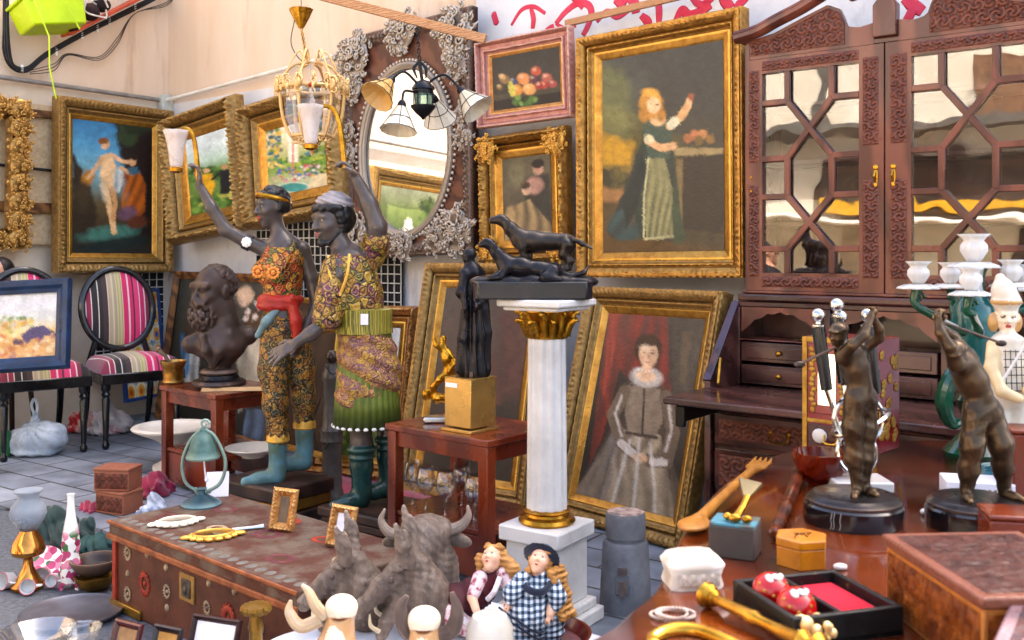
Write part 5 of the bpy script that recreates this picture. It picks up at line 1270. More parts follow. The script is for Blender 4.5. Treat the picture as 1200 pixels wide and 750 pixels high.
def curls(s,T,h,n,seed,cond,r=.06,k=.01):
 rr=random.Random(seed)
 for i in range(n):
  for _ in range(40):
   v=Vector((rr.gauss(0,1),rr.gauss(0,1),rr.gauss(0,1))).normalized()
   if cond(v):break
  p=T(-.06+v.x*.40,v.y*.335,.11+v.z*.385);s.ell(p,h*r*rr.uniform(.8,1.2),k=k*.5)
def fold_disp(f,amp,seed=0,vert=True):
 return lambda x,y,z:amp*np.sin(np.arctan2(y,x+.3*0)*f+2.0*nz3(x,y,z*.35,14,seed))*(.6+.4*nz3(x,y,z,10,seed+3))
 # woman lamp bearer
f=Fig('lamp_bearer_statue','painted woman statue in orange bodice and red sash raising a torch lamp','statue',335,560,4.35,'lamp bearer statues')
q,m_=f.q,f.m
b=Sdf(.0058,.02);hh=.178
T,E=head(b,q(318,243),hh,R(220),R(4))
b.chain(f.qs((322,258),(328,276),(332,290)),[.034,.034,.05],.02)
b.chain([q(313,293,.0),q(332,288,.01),q(352,292,.02)],[.036,.05,.038],.03)
b.chain(f.qs((332,295),(331,318),(330,352),(332,380)),[.075,.085,.066,.085],.03)
b.ell(q(311,318,-.035),.042,k=.02).ell(q(328,319,-.07),.042,k=.02)
b.chain([q(313,293),q(291,283,-.02),q(268,270,-.04),q(252,244,-.05),q(238,218,-.05)],[.036,.032,.029,.027,.019],.015)
b.chain([q(353,294,.02),q(363,325,.03),q(369,358,.03),q(362,378,-.01),q(355,392,-.04)],[.037,.031,.026,.023,.018],.015)
hand(b,q(238,218,-.05),(-.02,0,1),(.9,.3,0),.13,curl=.75,thumb=-1);hand(b,q(355,392,-.04),(-.2,-.1,-1),(1,-.3,0),.12,curl=.3)
body=b.build('body',SKIN_D,f.root)
h_=Sdf(.005,.01);HAIR=mat('black curled hair','#2b2a2c','#18171a',.4,scale=30,edge='#55545a')
def Th(*p):return T(*p)
h_.ell(T(-.13,0,.12),(.36*hh,.35*hh,.36*hh),rot=rotm(R(220),R(4)))
curls(h_,T,hh,190,4,lambda v:(v.x<.45 and v.z>-.55)and not (v.x>.3 and v.z<.35)and not (v.x>.05 and v.z<-.1),.075)
for a in np.linspace(-1.4,1.4,15):h_.ell(T(-.08+.41*math.cos(a),.35*math.sin(a),.34+.02*math.sin(a*14)),.011,k=.001)
h_.build('hair',HAIR,body)
t=MB();t.tube([Vector(T(-.06+.41*math.cos(a),.36*math.sin(a),.20+.13*math.cos(a)))for a in np.linspace(0,2*PI,40)[:-1]],.012,8,closed=True);t.build('head_band',GOLDL,body)
rd=mat('red lip paint',sc('#b8322c',.85),None,.35);l_=Sdf(.003,.004);M=rotm(R(220),R(4))
l_.ell(T(.347,0,-.222),(.05*hh,.088*hh,.026*hh),rot=M).ell(T(.343,0,-.277),(.045*hh,.07*hh,.028*hh),rot=M);l_.build('lips',rd,body)
EYE=mat('painted eye white','#8f867c',None,.3);IRIS=mat('dark iris','#1a1412',None,.2)
def eyes(T,hh,par,M):
 for sg in (-1,1):
  e=Sdf(.0018,.001);e.ell(T(.318,.13*sg,.035),(.042*hh,.052*hh,.024*hh),rot=M);ob=e.build('eye',EYE,par)
  e=Sdf(.0012,.001);e.ell(T(.345,.13*sg,.037),(.018*hh,.021*hh,.021*hh),rot=M);e.build('iris',IRIS,ob)
eyes(T,hh,body,M)
t=MB();p=Vector(T(-.02,-.38,-.2));t.tube([p+Vector((math.cos(a)*.004,math.sin(a)*.018,math.cos(a)*.018))for a in np.linspace(0,2*PI,17)[:-1]],.004,6,closed=True)
p=Vector(T(-.02,.38,-.2));t.build('earring',mat('silver','#d9d7d4','#a8a6a4',.25,metal=.9),body)
t=MB();a_,b2=Vector(q(296,286,-.015)),Vector(q(288,282,-.02));d=(b2-a_).normalized();t.tube([a_,b2],.0375,16);t.build('armband',EBON,body)
t=MB();t.ell(q(293,284,-.055),(.022,.014,.022));[t.ell(q(293+4*math.cos(k*PI/4),284+4*math.sin(k*PI/4),-.058),.009,8,5)for k in range(8)];t.build('flower',mat('white enamel','#ecebe6','#d4d2cc',.35),body)
ORN1=ornate('orange gold ornament',['#d8742a','#b8481c','#c9962f','#8a3a1c','#d89a3c','#5c6a3a'],34)
ORN2=ornate('green gold brocade',['#3c4a34','#a8742c','#4a3a22','#b8863a','#2f4a48','#7c4a24'],40)
b=Sdf(.0058,.02)
b.ell(q(310,318,-.037),.048,k=.02).ell(q(328,319,-.074),.048,k=.02).chain(f.qs((332,306),(331,345)),[.096,.084],.03)
b.chain([q(315,312,-.085),q(316,296,-.062),q(320,285,-.035)],[.010,.009,.009],.006).chain([q(340,312,-.10),q(344,297,-.075),q(347,285,-.035),q(349,282,.01)],[.010,.009,.009,.009],.006)
bod=b.build('bodice',ORN1,f.root)
for c in (q(308,318,-.085),q(328,319,-.122)):
 t=MB()
 for k in range(10):t.ell(Vector(c)+Vector((.022*math.cos(k*PI/5),.004,.022*math.sin(k*PI/5))),.008,8,5)
 t.ell(c,.011,10,6);t.build('rosette',mat('orange paint','#d8682c','#c0501c',.4,edge='#eaa050'),bod)
RS=mat('red sash paint',sc('#c8402e',.85),sc('#a82e24',.85),.42,scale=12,recess='#5a1410')
b=Sdf(.0058,.012);b.ell(q(329,351),(.104,.10,.042)).ell(q(327,358,-.01),(.098,.095,.03)).chain([q(345,350,-.065),q(351,375,-.07),q(352,402,-.06)],[.022,.026,.018]).ell(q(345,350,-.075),(.022,.02,.022))
b.build('sash',RS,f.root,disp=lambda x,y,z:.0012*np.sin(z*330+x*90+6*nz3(x,y,z,12)))
b=Sdf(.0062,.02);b.ell(q(331,380),(.095,.085,.11))
b.chain([q(326,392,-.02),q(324,430,-.04),q(326,470,-.045),q(328,512,-.04)],[.072,.068,.055,.046],.03).chain([q(344,392,.03),q(350,430,.04),q(353,470,.05),q(354,500,.05)],[.07,.062,.052,.046],.03)
b.build('trousers',ORN2,f.root,disp=lambda x,y,z:.004*nz3(x,y,z,45,3))
GC=mat('gilt cuff paint','#c9963a','#a8741f',.4,metal=.3,edge='#ecc468')
for px,py,d in ((328,513,-.04),(354,502,.05)):
 t=MB();c=q(px,py,d);t.lathe([(.046,-.01),(.052,-.004),(.05,.012),(.046,.03)],24,c=c,fl=lambda a,i:1+(.05*math.cos(a*8)if i>1 else 0));t.build('cuff',GC,f.root)
b=Sdf(.0058,.014);b.chain([q(331,360,-.075),q(318,375,-.085),q(306,392,-.06)],[.016,.02,.014]);b.build('blue_scarf',mat('grey blue paint','#8fa6a8','#748c90',.5,scale=14),f.root)
BT1=mat('pale blue boot paint',sc('#6f9aa4',.8),sc('#6a7c6a',.8),.38,scale=14,recess='#33464a',edge='#a8c6ca')
for pts,rs in (([q(328,512,-.04),q(328,545,-.04),q(327,555,-.045)],[.044,.036,.038]),([q(354,500,.05),q(354,532,.05),q(353,543,.045)],[.044,.036,.038])):
 b=Sdf(.0058,.02);b.chain(pts,rs);e=np.array(pts[-1])
 b.chain([e,e+np.array((-.07,-.03,-.008)),e+np.array((-.125,-.05,-.014))],[.036,.030,.021]);b.build('boot',BT1,f.root)
TORCH=mat('gilt metal','#d9a842')
def tulip_lamp(par,base,top,shade_c,dx):
 """brass arm rising from the fist and a frosted tulip shade hanging from its end"""
 t=MB();t.tube(bez([base,top,(shade_c[0]+dx*.35,shade_c[1],top[2]+.015),(shade_c[0],shade_c[1],shade_c[2]-.04)],8),[.012,.010,.008,.007],8);arm=t.build('torch_arm',TORCH,par)
 t=MB();pr=[(.004,-.085),(.022,-.08),(.028,-.06),(.032,-.02),(.039,.03),(.049,.07),(.056,.088)]
 t.lathe(pr,32,c=shade_c,fl=lambda a,i:1+(.08*math.cos(a*6)*max(0,i-2)/4),cap=False)
 sh=t.build('lamp_shade',mat('frosted glass',sc('#efe6e0',.9),sc('#e0cfc4',.9),.3,scale=12,trans=.25,ior=1.3),par,angle=180)
 so_=sh.modifiers.new('thickness','SOLIDIFY');so_.thickness=.003
 t=MB();t.lathe([(.012,-.10),(.03,-.092),(.032,-.078),(.02,-.07)],20,c=shade_c);t.build('shade_cap',TORCH,par)
tulip_lamp(f.root,q(238,214,-.055),q(231,160,-.06),q(212,178,-.06),.03)
t=MB();t.tube([q(240,224,-.05),q(237,204,-.055),q(235,196,-.055)],[.014,.016,.012],10);t.build('torch_handle',TORCH,f.root)
zb=H+(HZ-560)/F*4.35
def base_slab(fig,c,sx,sy,h,rz,m1,m2):
 t=MB();t.box((c[0],c[1],-h*.18-.002),(sx,sy,h*.36),rz);t.build('base',m1,fig,bevel=.01)
 t=MB();t.box((c[0],c[1],-h*.52),(sx*.94,sy*.94,h*.3),rz);t.build('base_moulding',m2,fig,bevel=.008)
 t=MB();t.box((c[0],c[1],-h*.835),(sx*1.04,sy*1.04,h*.33),rz);t.build('base',m1,fig,bevel=.008)
DKW=mat('dark stained wood','#4a352c','#2f221d',.45,kind='wood',scale=8);GTR=mat('dull gilt trim','#9c7434','#6a4c20',.45,metal=.5)
base_slab(f.root,(-.05,.02,0),.40,.34,zb-.012,R(-35),DKW,GTR)
# man lamp bearer
f=Fig('lamp_bearer_statue','painted bearded man statue in grey turban and draped skirt raising a lamp','statue',428,590,4.12,'lamp bearer statues')
q,m_=f.q,f.m
b=Sdf(.0058,.02);hh=.205;yw,pt=R(226),R(3)
T,E=head(b,q(388,260),hh,yw,pt);M=rotm(yw,pt)
b.chain(f.qs((394,275),(402,292),(408,302)),[.042,.044,.06],.02)
b.chain([q(394,312,-.06),q(412,306),q(432,306,.06)],[.042,.06,.045],.03)
b.chain(f.qs((412,315),(418,345),(425,375)),[.095,.09,.085],.03)
b.chain([q(432,306,.03),q(440,285,-.01),q(443,266,-.03),q(434,240,-.03),q(418,208,-.03)],[.045,.042,.042,.037,.022],.015)
b.chain([q(396,314,-.06),q(391,345,-.09),q(389,374,-.10),q(372,388,-.13),q(356,398,-.15)],[.044,.040,.034,.03,.021],.015)
hand(b,q(419,210,-.03),(-.55,-.05,.85),(.5,.2,.8),.13,curl=.7);hand(b,q(356,398,-.15),(-.85,-.1,-.5),(-.2,-.75,.7),.145,curl=.15,spread=.3,thumb=-1)
b.chain([q(423,480,-.03),q(425,520,-.03),q(426,550,-.03)],[.052,.044,.04],.02).chain([q(452,480,.06),q(453,515,.06),q(453,545,.06)],[.052,.044,.04],.02)
body=b.build('body',SKIN_D,f.root)
h_=Sdf(.005,.01);h_.ell(T(-.14,0,.10),(.37*hh,.37*hh,.34*hh),rot=M)
curls(h_,T,hh,200,9,lambda v:v.x<.5 and v.z>-.75 and v.z<.5 and not (v.x>.2 and v.z<.3)and not (v.x>-.1 and v.z<-.3),.085)
for a in np.linspace(-1.3,1.3,15):h_.ell(T(-.08+.40*math.cos(a),.36*math.sin(a),.29+.025*math.sin(a*14)),.015,k=.001)
h_.build('hair',HAIR,body)
c_=Sdf(.005,.012);c_.chain([q(400,308,-.083),q(402,322,-.096),q(404,338,-.098)],[.025,.022,.008]);c_.build('open_chest',SKIN_D,body)
t=MB();t.tube(bez([q(389,300,-.075),q(393,322,-.118),q(404,345,-.118)],6),.007,8);t.tube(bez([q(413,298,-.075),q(412,322,-.115),q(404,345,-.118)],6),.007,8);t.build('gold_collar',GC,f.root)
bd=Sdf(.0035,.008);bd.ell(T(.24,0,-.42),(.10*hh,.13*hh,.10*hh),rot=M).ell(T(.335,0,-.185),(.04*hh,.13*hh,.02*hh),rot=M)
for sg in (-1,1):bd.cone(T(.02,.27*sg,-.22),T(.18,.14*sg,-.42),.045*hh,.05*hh)
bd.build('beard',HAIR,body,disp=lambda x,y,z:.0015*nz3(x,y,z,160,3))
l_=Sdf(.003,.003);l_.ell(T(.345,0,-.228),(.05*hh,.08*hh,.022*hh),rot=M).ell(T(.34,0,-.275),(.045*hh,.06*hh,.024*hh),rot=M);l_.build('lips',mat('rose lip paint','#b8625a',None,.35),body)
eyes(T,hh,body,M)
tb=Sdf(.005,.015);tb.ell(T(-.12,0,.36),(.40*hh,.40*hh,.20*hh),rot=rotm(yw,pt+R(-14))).ell(T(-.16,0,.44),(.30*hh,.32*hh,.20*hh),rot=rotm(yw,pt+R(-14)))
tb.build('turban',mat('pale grey turban paint',sc('#b9b2b4',.8),sc('#968e90',.8),.5,scale=16,recess='#5a5456',edge='#d8d2d2'),body,disp=lambda x,y,z:.003*np.sin((z*.9+x*.35)*330+2*nz3(x,y,z,20)))
ORN3=ornate('gold green tunic',['#a8843c','#6a6a34','#b89a58','#8a5c34','#7c4a5c','#c0a048'],30)
b=Sdf(.006,.02);b.chain(f.qs((411,318),(418,345),(426,385)),[.106,.102,.098],.03).chain([q(434,302,.03),q(441,284,-.01)],[.058,.058],.02)
b.chain([q(396,314,-.06),q(390,345,-.09),q(388,372,-.10)],[.056,.055,.06],.02).chain([q(404,303,.0),q(424,301,.03)],[.06,.06],.02)
b.build('tunic',ORN3,f.root,disp=lambda x,y,z:.004*nz3(x,y,z,40,5))
GRNS=mat('green pleated skirt paint',sc('#6c7c2e',.8),sc('#8f9a44',.8),.45,scale=12,recess='#36421a',edge='#b4bc6c')
t=MB();c=q(430,497,0)
t.lathe([(.09,.42),(.10,.38),(.12,.25),(.132,.1),(.14,.0),(.125,.002)],120,c=c,fl=lambda a,i:1+.035*abs(math.sin(a*15)));t.build('pleated_skirt',GRNS,f.root,angle=180)
ORN4=ornate('rose gold drape',['#b98a78','#c8a04c','#a87868','#d0a85c','#8f6070','#c89868'],42,line='#7c5848')
b=Sdf(.0062,.02);b.chain([q(428,392),q(431,425),q(434,446)],[.112,.126,.130],.02).ell(q(420,456,-.04),(.088,.10,.10),k=.02).ell(q(440,436,.0),(.108,.125,.10),k=.02)
b.build('draped_overskirt',ORN4,f.root,disp=lambda x,y,z:.007*np.sin((z+.55*x)*75+2*nz3(x,y,z,9,5))+.002*nz3(x,y,z,50))
BEL=mat('yellow striped belt',sc('#b8a84a',.85),sc('#6c6a30',.85),.45,kind='wood',scale=30,stretch=(6,6,.1))
t=MB();c=q(427,376,0);t.lathe([(.105,-.055),(.119,-.05),(.115,0),(.117,.05),(.10,.055)],80,c=c,fl=lambda a,i:1+.02*abs(math.sin(a*20)));t.build('belt',BEL,f.root)
t=MB();p=Vector(q(432,372,-.119));t.box(p,(.032,.003,.045));t.build('price_tag',mat('white card','#eceaf0','#dcdae2',.6),f.root,bevel=.001)
t=MB()
for k in range(26):
 a=k*2*PI/26;p=Vector(q(430,497))+Vector((.138*math.cos(a),.138*math.sin(a),0));t.ell(p,(.012,.012,.008),8,5)
t.build('white_fringe',mat('white enamel','#ecebe6'),f.root)
BT2=mat('dark teal boot paint',sc('#2f5a52',.75),sc('#274440',.75),.32,scale=12,recess='#10211f',edge='#6a9088',coat=.2)
for px,d,y1 in ((425,-.03,0),(453,.06,-6)):
 b=Sdf(.006,.015);pts=[q(px,522+y1,d),q(px,545+y1,d),q(px,575+y1,d),q(px-1,582+y1,d)]
 b.chain(pts,[.05,.047,.04,.04]);e=np.array(pts[-1]);b.chain([e,e+np.array((-.05,-.04,-.006)),e+np.array((-.10,-.075,-.01))],[.038,.033,.02]);b.ell(q(px,524+y1,d),(.062,.062,.022),k=.008).ell(q(px,533+y1,d),(.057,.057,.012),k=.006)
 b.build('boot',BT2,f.root)
tulip_lamp(f.root,q(407,198,-.05),q(396,134,-.05),q(367,150,-.05),.04)
zb=H+(HZ-590)/F*4.12
base_slab(f.root,(.06,.0,0),.40,.34,zb-.012,R(-35),DKW,DKW)
# bronze bust
f=Fig('bust','dark bronze bust of a bearded man on the red wooden table','sculpture',255,451,4.86);q=f.q
b=Sdf(.006,.02);hh=.27;yw=R(234);T,E=head(b,q(250,342),hh,yw,R(2));M=rotm(yw,R(2))
b.chain(f.qs((259,358),(263,380),(262,402)),[.066,.068,.09],.02)
b.chain([q(228,402,-.06),q(256,397,-.01),q(287,394,.06)],[.045,.08,.05],.03).ell(q(257,406,-.01),(.125,.11,.075))
b.cone(q(262,405),q(258,428),.10,.055,.03).chain(f.qs((258,424),(258,436)),[.055,.05],.01)
E((.26,0,-.47),(.19,.21,.24));E((.37,.09,-.20),(.06,.10,.04));E((.37,-.09,-.20),(.06,.10,.04));E((.10,.2,-.3),(.16,.1,.2));E((.10,-.2,-.3),(.16,.1,.2));E((.34,0,-.19),(.05,.16,.035));b.cone(T(.31,-.19,.13),T(.31,.19,.13),.05*hh)
curls(b,T,hh,420,2,lambda v:v.x<.25 and v.z>-.35 and not (v.x>-.2 and v.z<.3),.034,.004)
rr=random.Random(12)
for _ in range(190):
 v=Vector((rr.gauss(0,1),rr.gauss(0,1),rr.gauss(0,1))).normalized()
 if v.x>-.45 and v.z<.25+.3*abs(v.y):b.ell(T(.20+v.x*.27,v.y*.27,-.42+v.z*.29),tuple(hh*k*rr.uniform(.8,1.2)for k in (.035,.035,.055)),k=.004)
for sg in (-1,1):E((-.03,.345*sg,.0),(.08,.03,.125),.004)
b.chain([q(246,392,-.12),q(250,408,-.125),q(256,425,-.10)],[.018,.02,.014]).chain([q(272,392,-.06),q(264,410,-.10),q(257,426,-.09)],[.02,.02,.014])
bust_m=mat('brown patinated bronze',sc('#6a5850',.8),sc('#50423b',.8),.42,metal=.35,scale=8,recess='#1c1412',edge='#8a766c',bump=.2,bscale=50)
def fbst(x,y,z):
 beard=np.clip((.43-z)/.03,0,1)*np.clip((z-.31)/.03,0,1)*np.clip((.0-x)/.03,0,1)
 return .0055*beard*nz3(x*1.6,y*1.6,z*.8,150,2)+.0022*nz3(x,y,z,40,6)*np.clip((.26-z)/.05,0,1)
b.build('figure',bust_m,f.root,disp=fbst)
t=MB();t.lathe([(.05,.052),(.085,.056),(.095,.066),(.085,.08),(.06,.086)],40,c=q(257,451));t.build('socle',bust_m,f.root)
t=MB();t.lathe([(.128,0),(.132,.012),(.125,.026),(.10,.034),(.09,.052)],48,c=q(257,451));t.build('round_base',BRZ2,f.root)
# bronze dogs on the column
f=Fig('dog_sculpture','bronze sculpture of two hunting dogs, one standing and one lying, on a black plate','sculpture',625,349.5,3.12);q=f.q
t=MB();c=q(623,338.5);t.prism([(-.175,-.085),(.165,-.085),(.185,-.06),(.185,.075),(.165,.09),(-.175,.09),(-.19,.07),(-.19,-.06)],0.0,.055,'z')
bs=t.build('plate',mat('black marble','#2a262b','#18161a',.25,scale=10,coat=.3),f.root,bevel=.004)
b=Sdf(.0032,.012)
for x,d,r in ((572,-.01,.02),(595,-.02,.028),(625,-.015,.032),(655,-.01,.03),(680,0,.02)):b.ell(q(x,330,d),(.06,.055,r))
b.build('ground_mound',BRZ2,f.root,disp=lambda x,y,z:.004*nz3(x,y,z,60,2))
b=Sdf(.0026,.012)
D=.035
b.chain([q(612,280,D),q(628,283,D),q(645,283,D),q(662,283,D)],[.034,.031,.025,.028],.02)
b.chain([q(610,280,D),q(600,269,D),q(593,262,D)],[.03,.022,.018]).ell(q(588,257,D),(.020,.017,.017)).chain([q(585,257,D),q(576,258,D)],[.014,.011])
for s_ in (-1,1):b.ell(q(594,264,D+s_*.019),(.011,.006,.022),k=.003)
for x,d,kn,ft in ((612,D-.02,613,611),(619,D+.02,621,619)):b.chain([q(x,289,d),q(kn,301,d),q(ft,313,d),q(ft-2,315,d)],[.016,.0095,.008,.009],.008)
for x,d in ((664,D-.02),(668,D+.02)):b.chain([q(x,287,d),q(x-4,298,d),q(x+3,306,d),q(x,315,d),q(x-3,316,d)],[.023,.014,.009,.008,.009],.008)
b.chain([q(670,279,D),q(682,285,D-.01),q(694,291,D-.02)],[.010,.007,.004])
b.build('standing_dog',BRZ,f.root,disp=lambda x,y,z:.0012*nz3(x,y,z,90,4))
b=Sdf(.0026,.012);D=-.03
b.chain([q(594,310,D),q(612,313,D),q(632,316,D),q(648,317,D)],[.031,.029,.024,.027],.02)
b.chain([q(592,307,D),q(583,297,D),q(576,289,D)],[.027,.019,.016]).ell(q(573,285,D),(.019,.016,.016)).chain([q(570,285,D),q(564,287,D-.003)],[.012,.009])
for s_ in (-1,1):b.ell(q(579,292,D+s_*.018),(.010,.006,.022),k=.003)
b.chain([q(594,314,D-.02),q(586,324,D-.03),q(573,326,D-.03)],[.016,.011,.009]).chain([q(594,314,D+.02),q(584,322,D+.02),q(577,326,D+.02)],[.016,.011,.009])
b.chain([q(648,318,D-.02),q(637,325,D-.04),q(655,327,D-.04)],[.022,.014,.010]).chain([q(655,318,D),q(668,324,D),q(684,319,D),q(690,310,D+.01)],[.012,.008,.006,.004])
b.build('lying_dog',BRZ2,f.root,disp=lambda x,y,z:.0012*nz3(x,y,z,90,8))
# bronze lady on a gilt box
Yb=3.62;TMz=TM.z
bx=thing('gilt_box','square brass plinth box on the red table below the bronze lady','box',P(551,500,Yb)*1.0,YU)
bx.location.z=TMz
zt=H+(HZ-441)/F*Yb-TMz;S=.135
BOXM=mat('mottled brass',sc('#b88a44',.85),sc('#8a6428',.85),.3,metal=.75,scale=12,contrast=(.4,.6),edge='#e0bc78')
t=MB();t.box((0,0,zt/2+.008),(S,S,zt-.02));t.build('box_body',BOXM,bx,bevel=.003)
t=MB();t.box((0,0,.006),(S+.02,S+.02,.012));t.build('foot',BOXM,bx,bevel=.002)
t=MB();t.box((0,0,zt-.0015),(S+.004,S+.004,.003));t.build('rim',BOXM,bx,bevel=.001)
t=MB();t.box((-.03,-S/2-.001,zt-.028),(.06,.002,.016));t.build('paper_label',mat('white card','#eceaf0'),bx)
f=Fig('robed_lady_figure','dark bronze figure of a robed woman standing on the brass box','sculpture',553,441,Yb);q=f.q;f.root.location.y=bx.location.y
t=MB();t.box((.0,0,.012),(.085,.085,.022),YU);t.build('base',BRZ2,f.root,bevel=.002)
b=Sdf(.0036,.014);hh=.062;T,E=head(b,q(549,301),hh,R(215),R(12))
E((-.18,0,.16),(.36,.38,.36));E((-.42,0,.05),(.16,.2,.18))
b.chain(f.qs((551,308),(553,317)),[.016,.02]).chain([q(545,320,-.02),q(554,318),q(562,320,.02)],[.022,.03,.022])
b.chain(f.qs((554,322),(554,342),(556,362),(557,392),(555,425),(556,434)),[.034,.03,.038,.044,.048,.056],.02)
b.chain([q(545,322,-.03),q(541,342,-.045),q(546,360,-.055)],[.018,.015,.011]).chain([q(563,322,.01),q(570,344,-.01),q(560,358,-.045)],[.018,.015,.011])
hand(b,q(546,360,-.055),(.1,0,-1),(-.5,-.8,0),.035,k=.002);hand(b,q(560,358,-.045),(-1,-.2,.1),(0,-1,.2),.035,k=.002)
b.chain([q(546,362,-.03),q(543,395,-.035),q(540,432,-.03)],[.014,.016,.018]).chain([q(568,345,.01),q(571,390,.01),q(569,430,.01)],[.014,.018,.02])
b.build('figure',BRZ2,f.root,disp=lambda x,y,z:np.clip((.36-z)/.05,0,1)*.0045*np.sin(np.arctan2(y,x)*11+2*nz3(x,y,z*.3,30,2)))
f=Fig('gilded_figurine','small gilded figurine on a silvery base beside the brass box','figurine',515,476,3.78);q=f.q;f.root.location.z=TMz
o=f.oy;f.oy=HZ+(H-TMz)/f.Y*F
t=MB();t.box((-.005,0,.012),(.11,.07,.022));t.build('base',mat('silver','#d9d7d4'),f.root,bevel=.006)
b=Sdf(.0034,.01);GF=mat('gilt metal','#d9a842');T,E=head(b,q(519,399),.04,R(230),0)
b.chain(f.qs((519,405),(524,418),(527,432)),[.012,.024,.022]).chain([q(520,412),q(512,404,-.02),q(508,395,-.02)],[.011,.009,.007]).chain([q(526,413),q(534,424,-.02),q(527,434,-.03)],[.011,.009,.007])
b.chain([q(526,434),q(516,444,-.02),q(508,452,-.01),q(511,471)],[.02,.014,.011,.009]).chain([q(527,436),q(529,452),q(522,470)],[.019,.013,.009])
b.ell(q(514,466),(.03,.025,.02));b.ell(q(500,462),(.02,.02,.025))
b.build('figure',GF,f.root,disp=lambda x,y,z:.002*nz3(x,y,z,110,3))
# golfers
def golfer(label,ox,oy,Y,build,head_m):
 f=Fig('golfer_statuette',label,'statuette',ox,oy,Y,'bronze golfers');f.root.location.z=TZ
 f.oy=HZ+(H-TZ)/Y*F;return f
BLKM=mat('veined black marble','#1c1a1e','#2a262a',.12,scale=5,coat=.5)
VEIN=mat('white vein','#b8b0a8',None,.3)
def gbase(f,cx,r):
 c=(f.q(cx,0)[0],0,0);t=MB();t.lathe([(r,0),(r+.001,.004),(r+.001,.036),(r-.003,.04)],64,c=c);bs=t.build('marble_base',BLKM,f.root)
 t=MB();t.lathe([(r*.96,.0405),(r*.97,.046),(r*.92,.05),(r*.86,.056),(r*.80,.058)],64,c=c);t.build('bronze_plate',BRZ2,f.root)
 rr=random.Random(int(r*1e4)+cx)
 for k in range(3):
  a=-PI/2+rr.uniform(-1.0,.9);t=MB();t.tube([(c[0]+(r+.0012)*math.cos(a+d),(r+.0012)*math.sin(a+d),z)for d,z in ((0,.004),(.03,.012),(.01,.022),(.04,.037))],.0006,5);t.build('vein',VEIN,bs)
 return c
f=golfer('bronze golfer swinging with both arms raised beside the silver bag',1003,600,1.985,None,None);q=f.q
gbase(f,1000,.097)
b=Sdf(.0030,.010);hh=.048;T,E=head(b,q(980,392,-.01),hh,R(215),R(8),R(-10));E((-.1,0,.3),(.40,.36,.22));E((.3,0,.25),(.22,.26,.05))
b.rk=.76;b.k=.006;b.chain([q(984,402),q(990,410)],[.012,.016]).chain([q(984,418,-.02),q(997,410),q(1014,412,.02)],[.018,.024,.019])
b.chain(f.qs((998,416),(1002,432),(1007,450),(1009,466)),[.033,.034,.028,.032],.015)
b.chain([q(983,417,-.02),q(990,402,-.045),q(1004,391,-.045),q(1014,372,-.03)],[.018,.014,.012,.009]).chain([q(1015,411,.02),q(1030,396,.0),q(1028,385,-.01),q(1018,370,-.02)],[.018,.014,.012,.009])
hand(b,q(1013,374,-.03),(.2,0,1),(-.8,-.5,0),.036,curl=.8,k=.002);hand(b,q(1019,372,-.02),(-.1,0,1),(.8,.5,0),.036,curl=.8,k=.002)
b.chain([q(1000,468,-.01),q(997,500,-.012),q(999,535,-.008),q(1003,570,-.01)],[.032,.027,.023,.016],.015).chain([q(1018,468,.012),q(1018,505,.01),q(1015,540,.008),q(1014,570,.006)],[.032,.026,.022,.016],.015)
fy=HZ+(H-TZ-.058)/1.985*F
b.chain([q(1002,fy-4,-.005),q(996,fy-3,-.03),q(993,fy-2,-.045)],[.014,.012,.009]).chain([q(1014,fy-4,.006),q(1018,fy-3,-.02),q(1020,fy-2,-.034)],[.014,.012,.009])
b.build('figure',BRZ3,f.root,disp=lambda x,y,z:.0014*np.abs(np.sin((z*1.0+.8*x)*110+3*nz3(x,y,z,30,4)))*np.clip((.29-z)/.03,0,1))
t=MB();t.tube([q(1018,364,-.03),q(1006,398,.02),q(946,428,.04)],.0028,8);t.ell(q(944,430,.04),(.012,.005,.007));t.build('golf_club',BRZ2,f.root)
f=golfer('bronze golfer bent forward at the end of a swing, right of the silver bag',1145,605,1.95,None,None);q=f.q
gbase(f,1143,.094)
b=Sdf(.0030,.010);hh=.052;T,E=head(b,q(1112,413,-.03),hh,R(235),R(30),0);E((-.08,0,.28),(.42,.38,.24));E((.3,0,.24),(.24,.28,.05))
b.rk=.78;b.k=.006;b.chain([q(1118,418,-.01),q(1126,424)],[.014,.018]).chain([q(1112,425,-.035),q(1130,424),q(1142,420,.03)],[.021,.03,.022])
b.chain(f.qs((1130,430),(1139,447),(1147,465),(1152,480)),[.037,.038,.032,.036],.015)
b.chain([q(1112,424,-.035),q(1101,404,-.045),q(1092,388,-.04),q(1091,377,-.035)],[.02,.015,.013,.010]).chain([q(1142,419,.03),q(1130,398,.05),q(1110,386,.03),q(1096,378,-.025)],[.02,.016,.013,.010])
hand(b,q(1091,378,-.035),(-.1,0,1),(-.8,-.5,0),.04,curl=.8,k=.002);hand(b,q(1096,377,-.025),(.2,0,1),(.8,.3,0),.04,curl=.8,k=.002)
fy=HZ+(H-TZ-.058)/1.95*F
b.chain([q(1140,484,-.01),q(1134,520,-.02),q(1132,548,-.012),q(1130,fy-10,-.01)],[.034,.029,.025,.018],.015).chain([q(1162,482,.01),q(1170,520,-.01),q(1175,548,.0),q(1179,fy-10,.008)],[.035,.029,.024,.018],.015)
b.chain([q(1130,fy-4,-.008),q(1126,fy-3,-.035),q(1124,fy-2,-.05)],[.015,.013,.009]).chain([q(1179,fy-4,.008),q(1184,fy-3,-.02),q(1188,fy-2,-.035)],[.015,.013,.009])
b.build('figure',BRZ3,f.root,disp=lambda x,y,z:.0014*np.abs(np.sin((z*1.0-.6*x)*110+3*nz3(x,y,z,30,7)))*np.clip((.30-z)/.03,0,1))
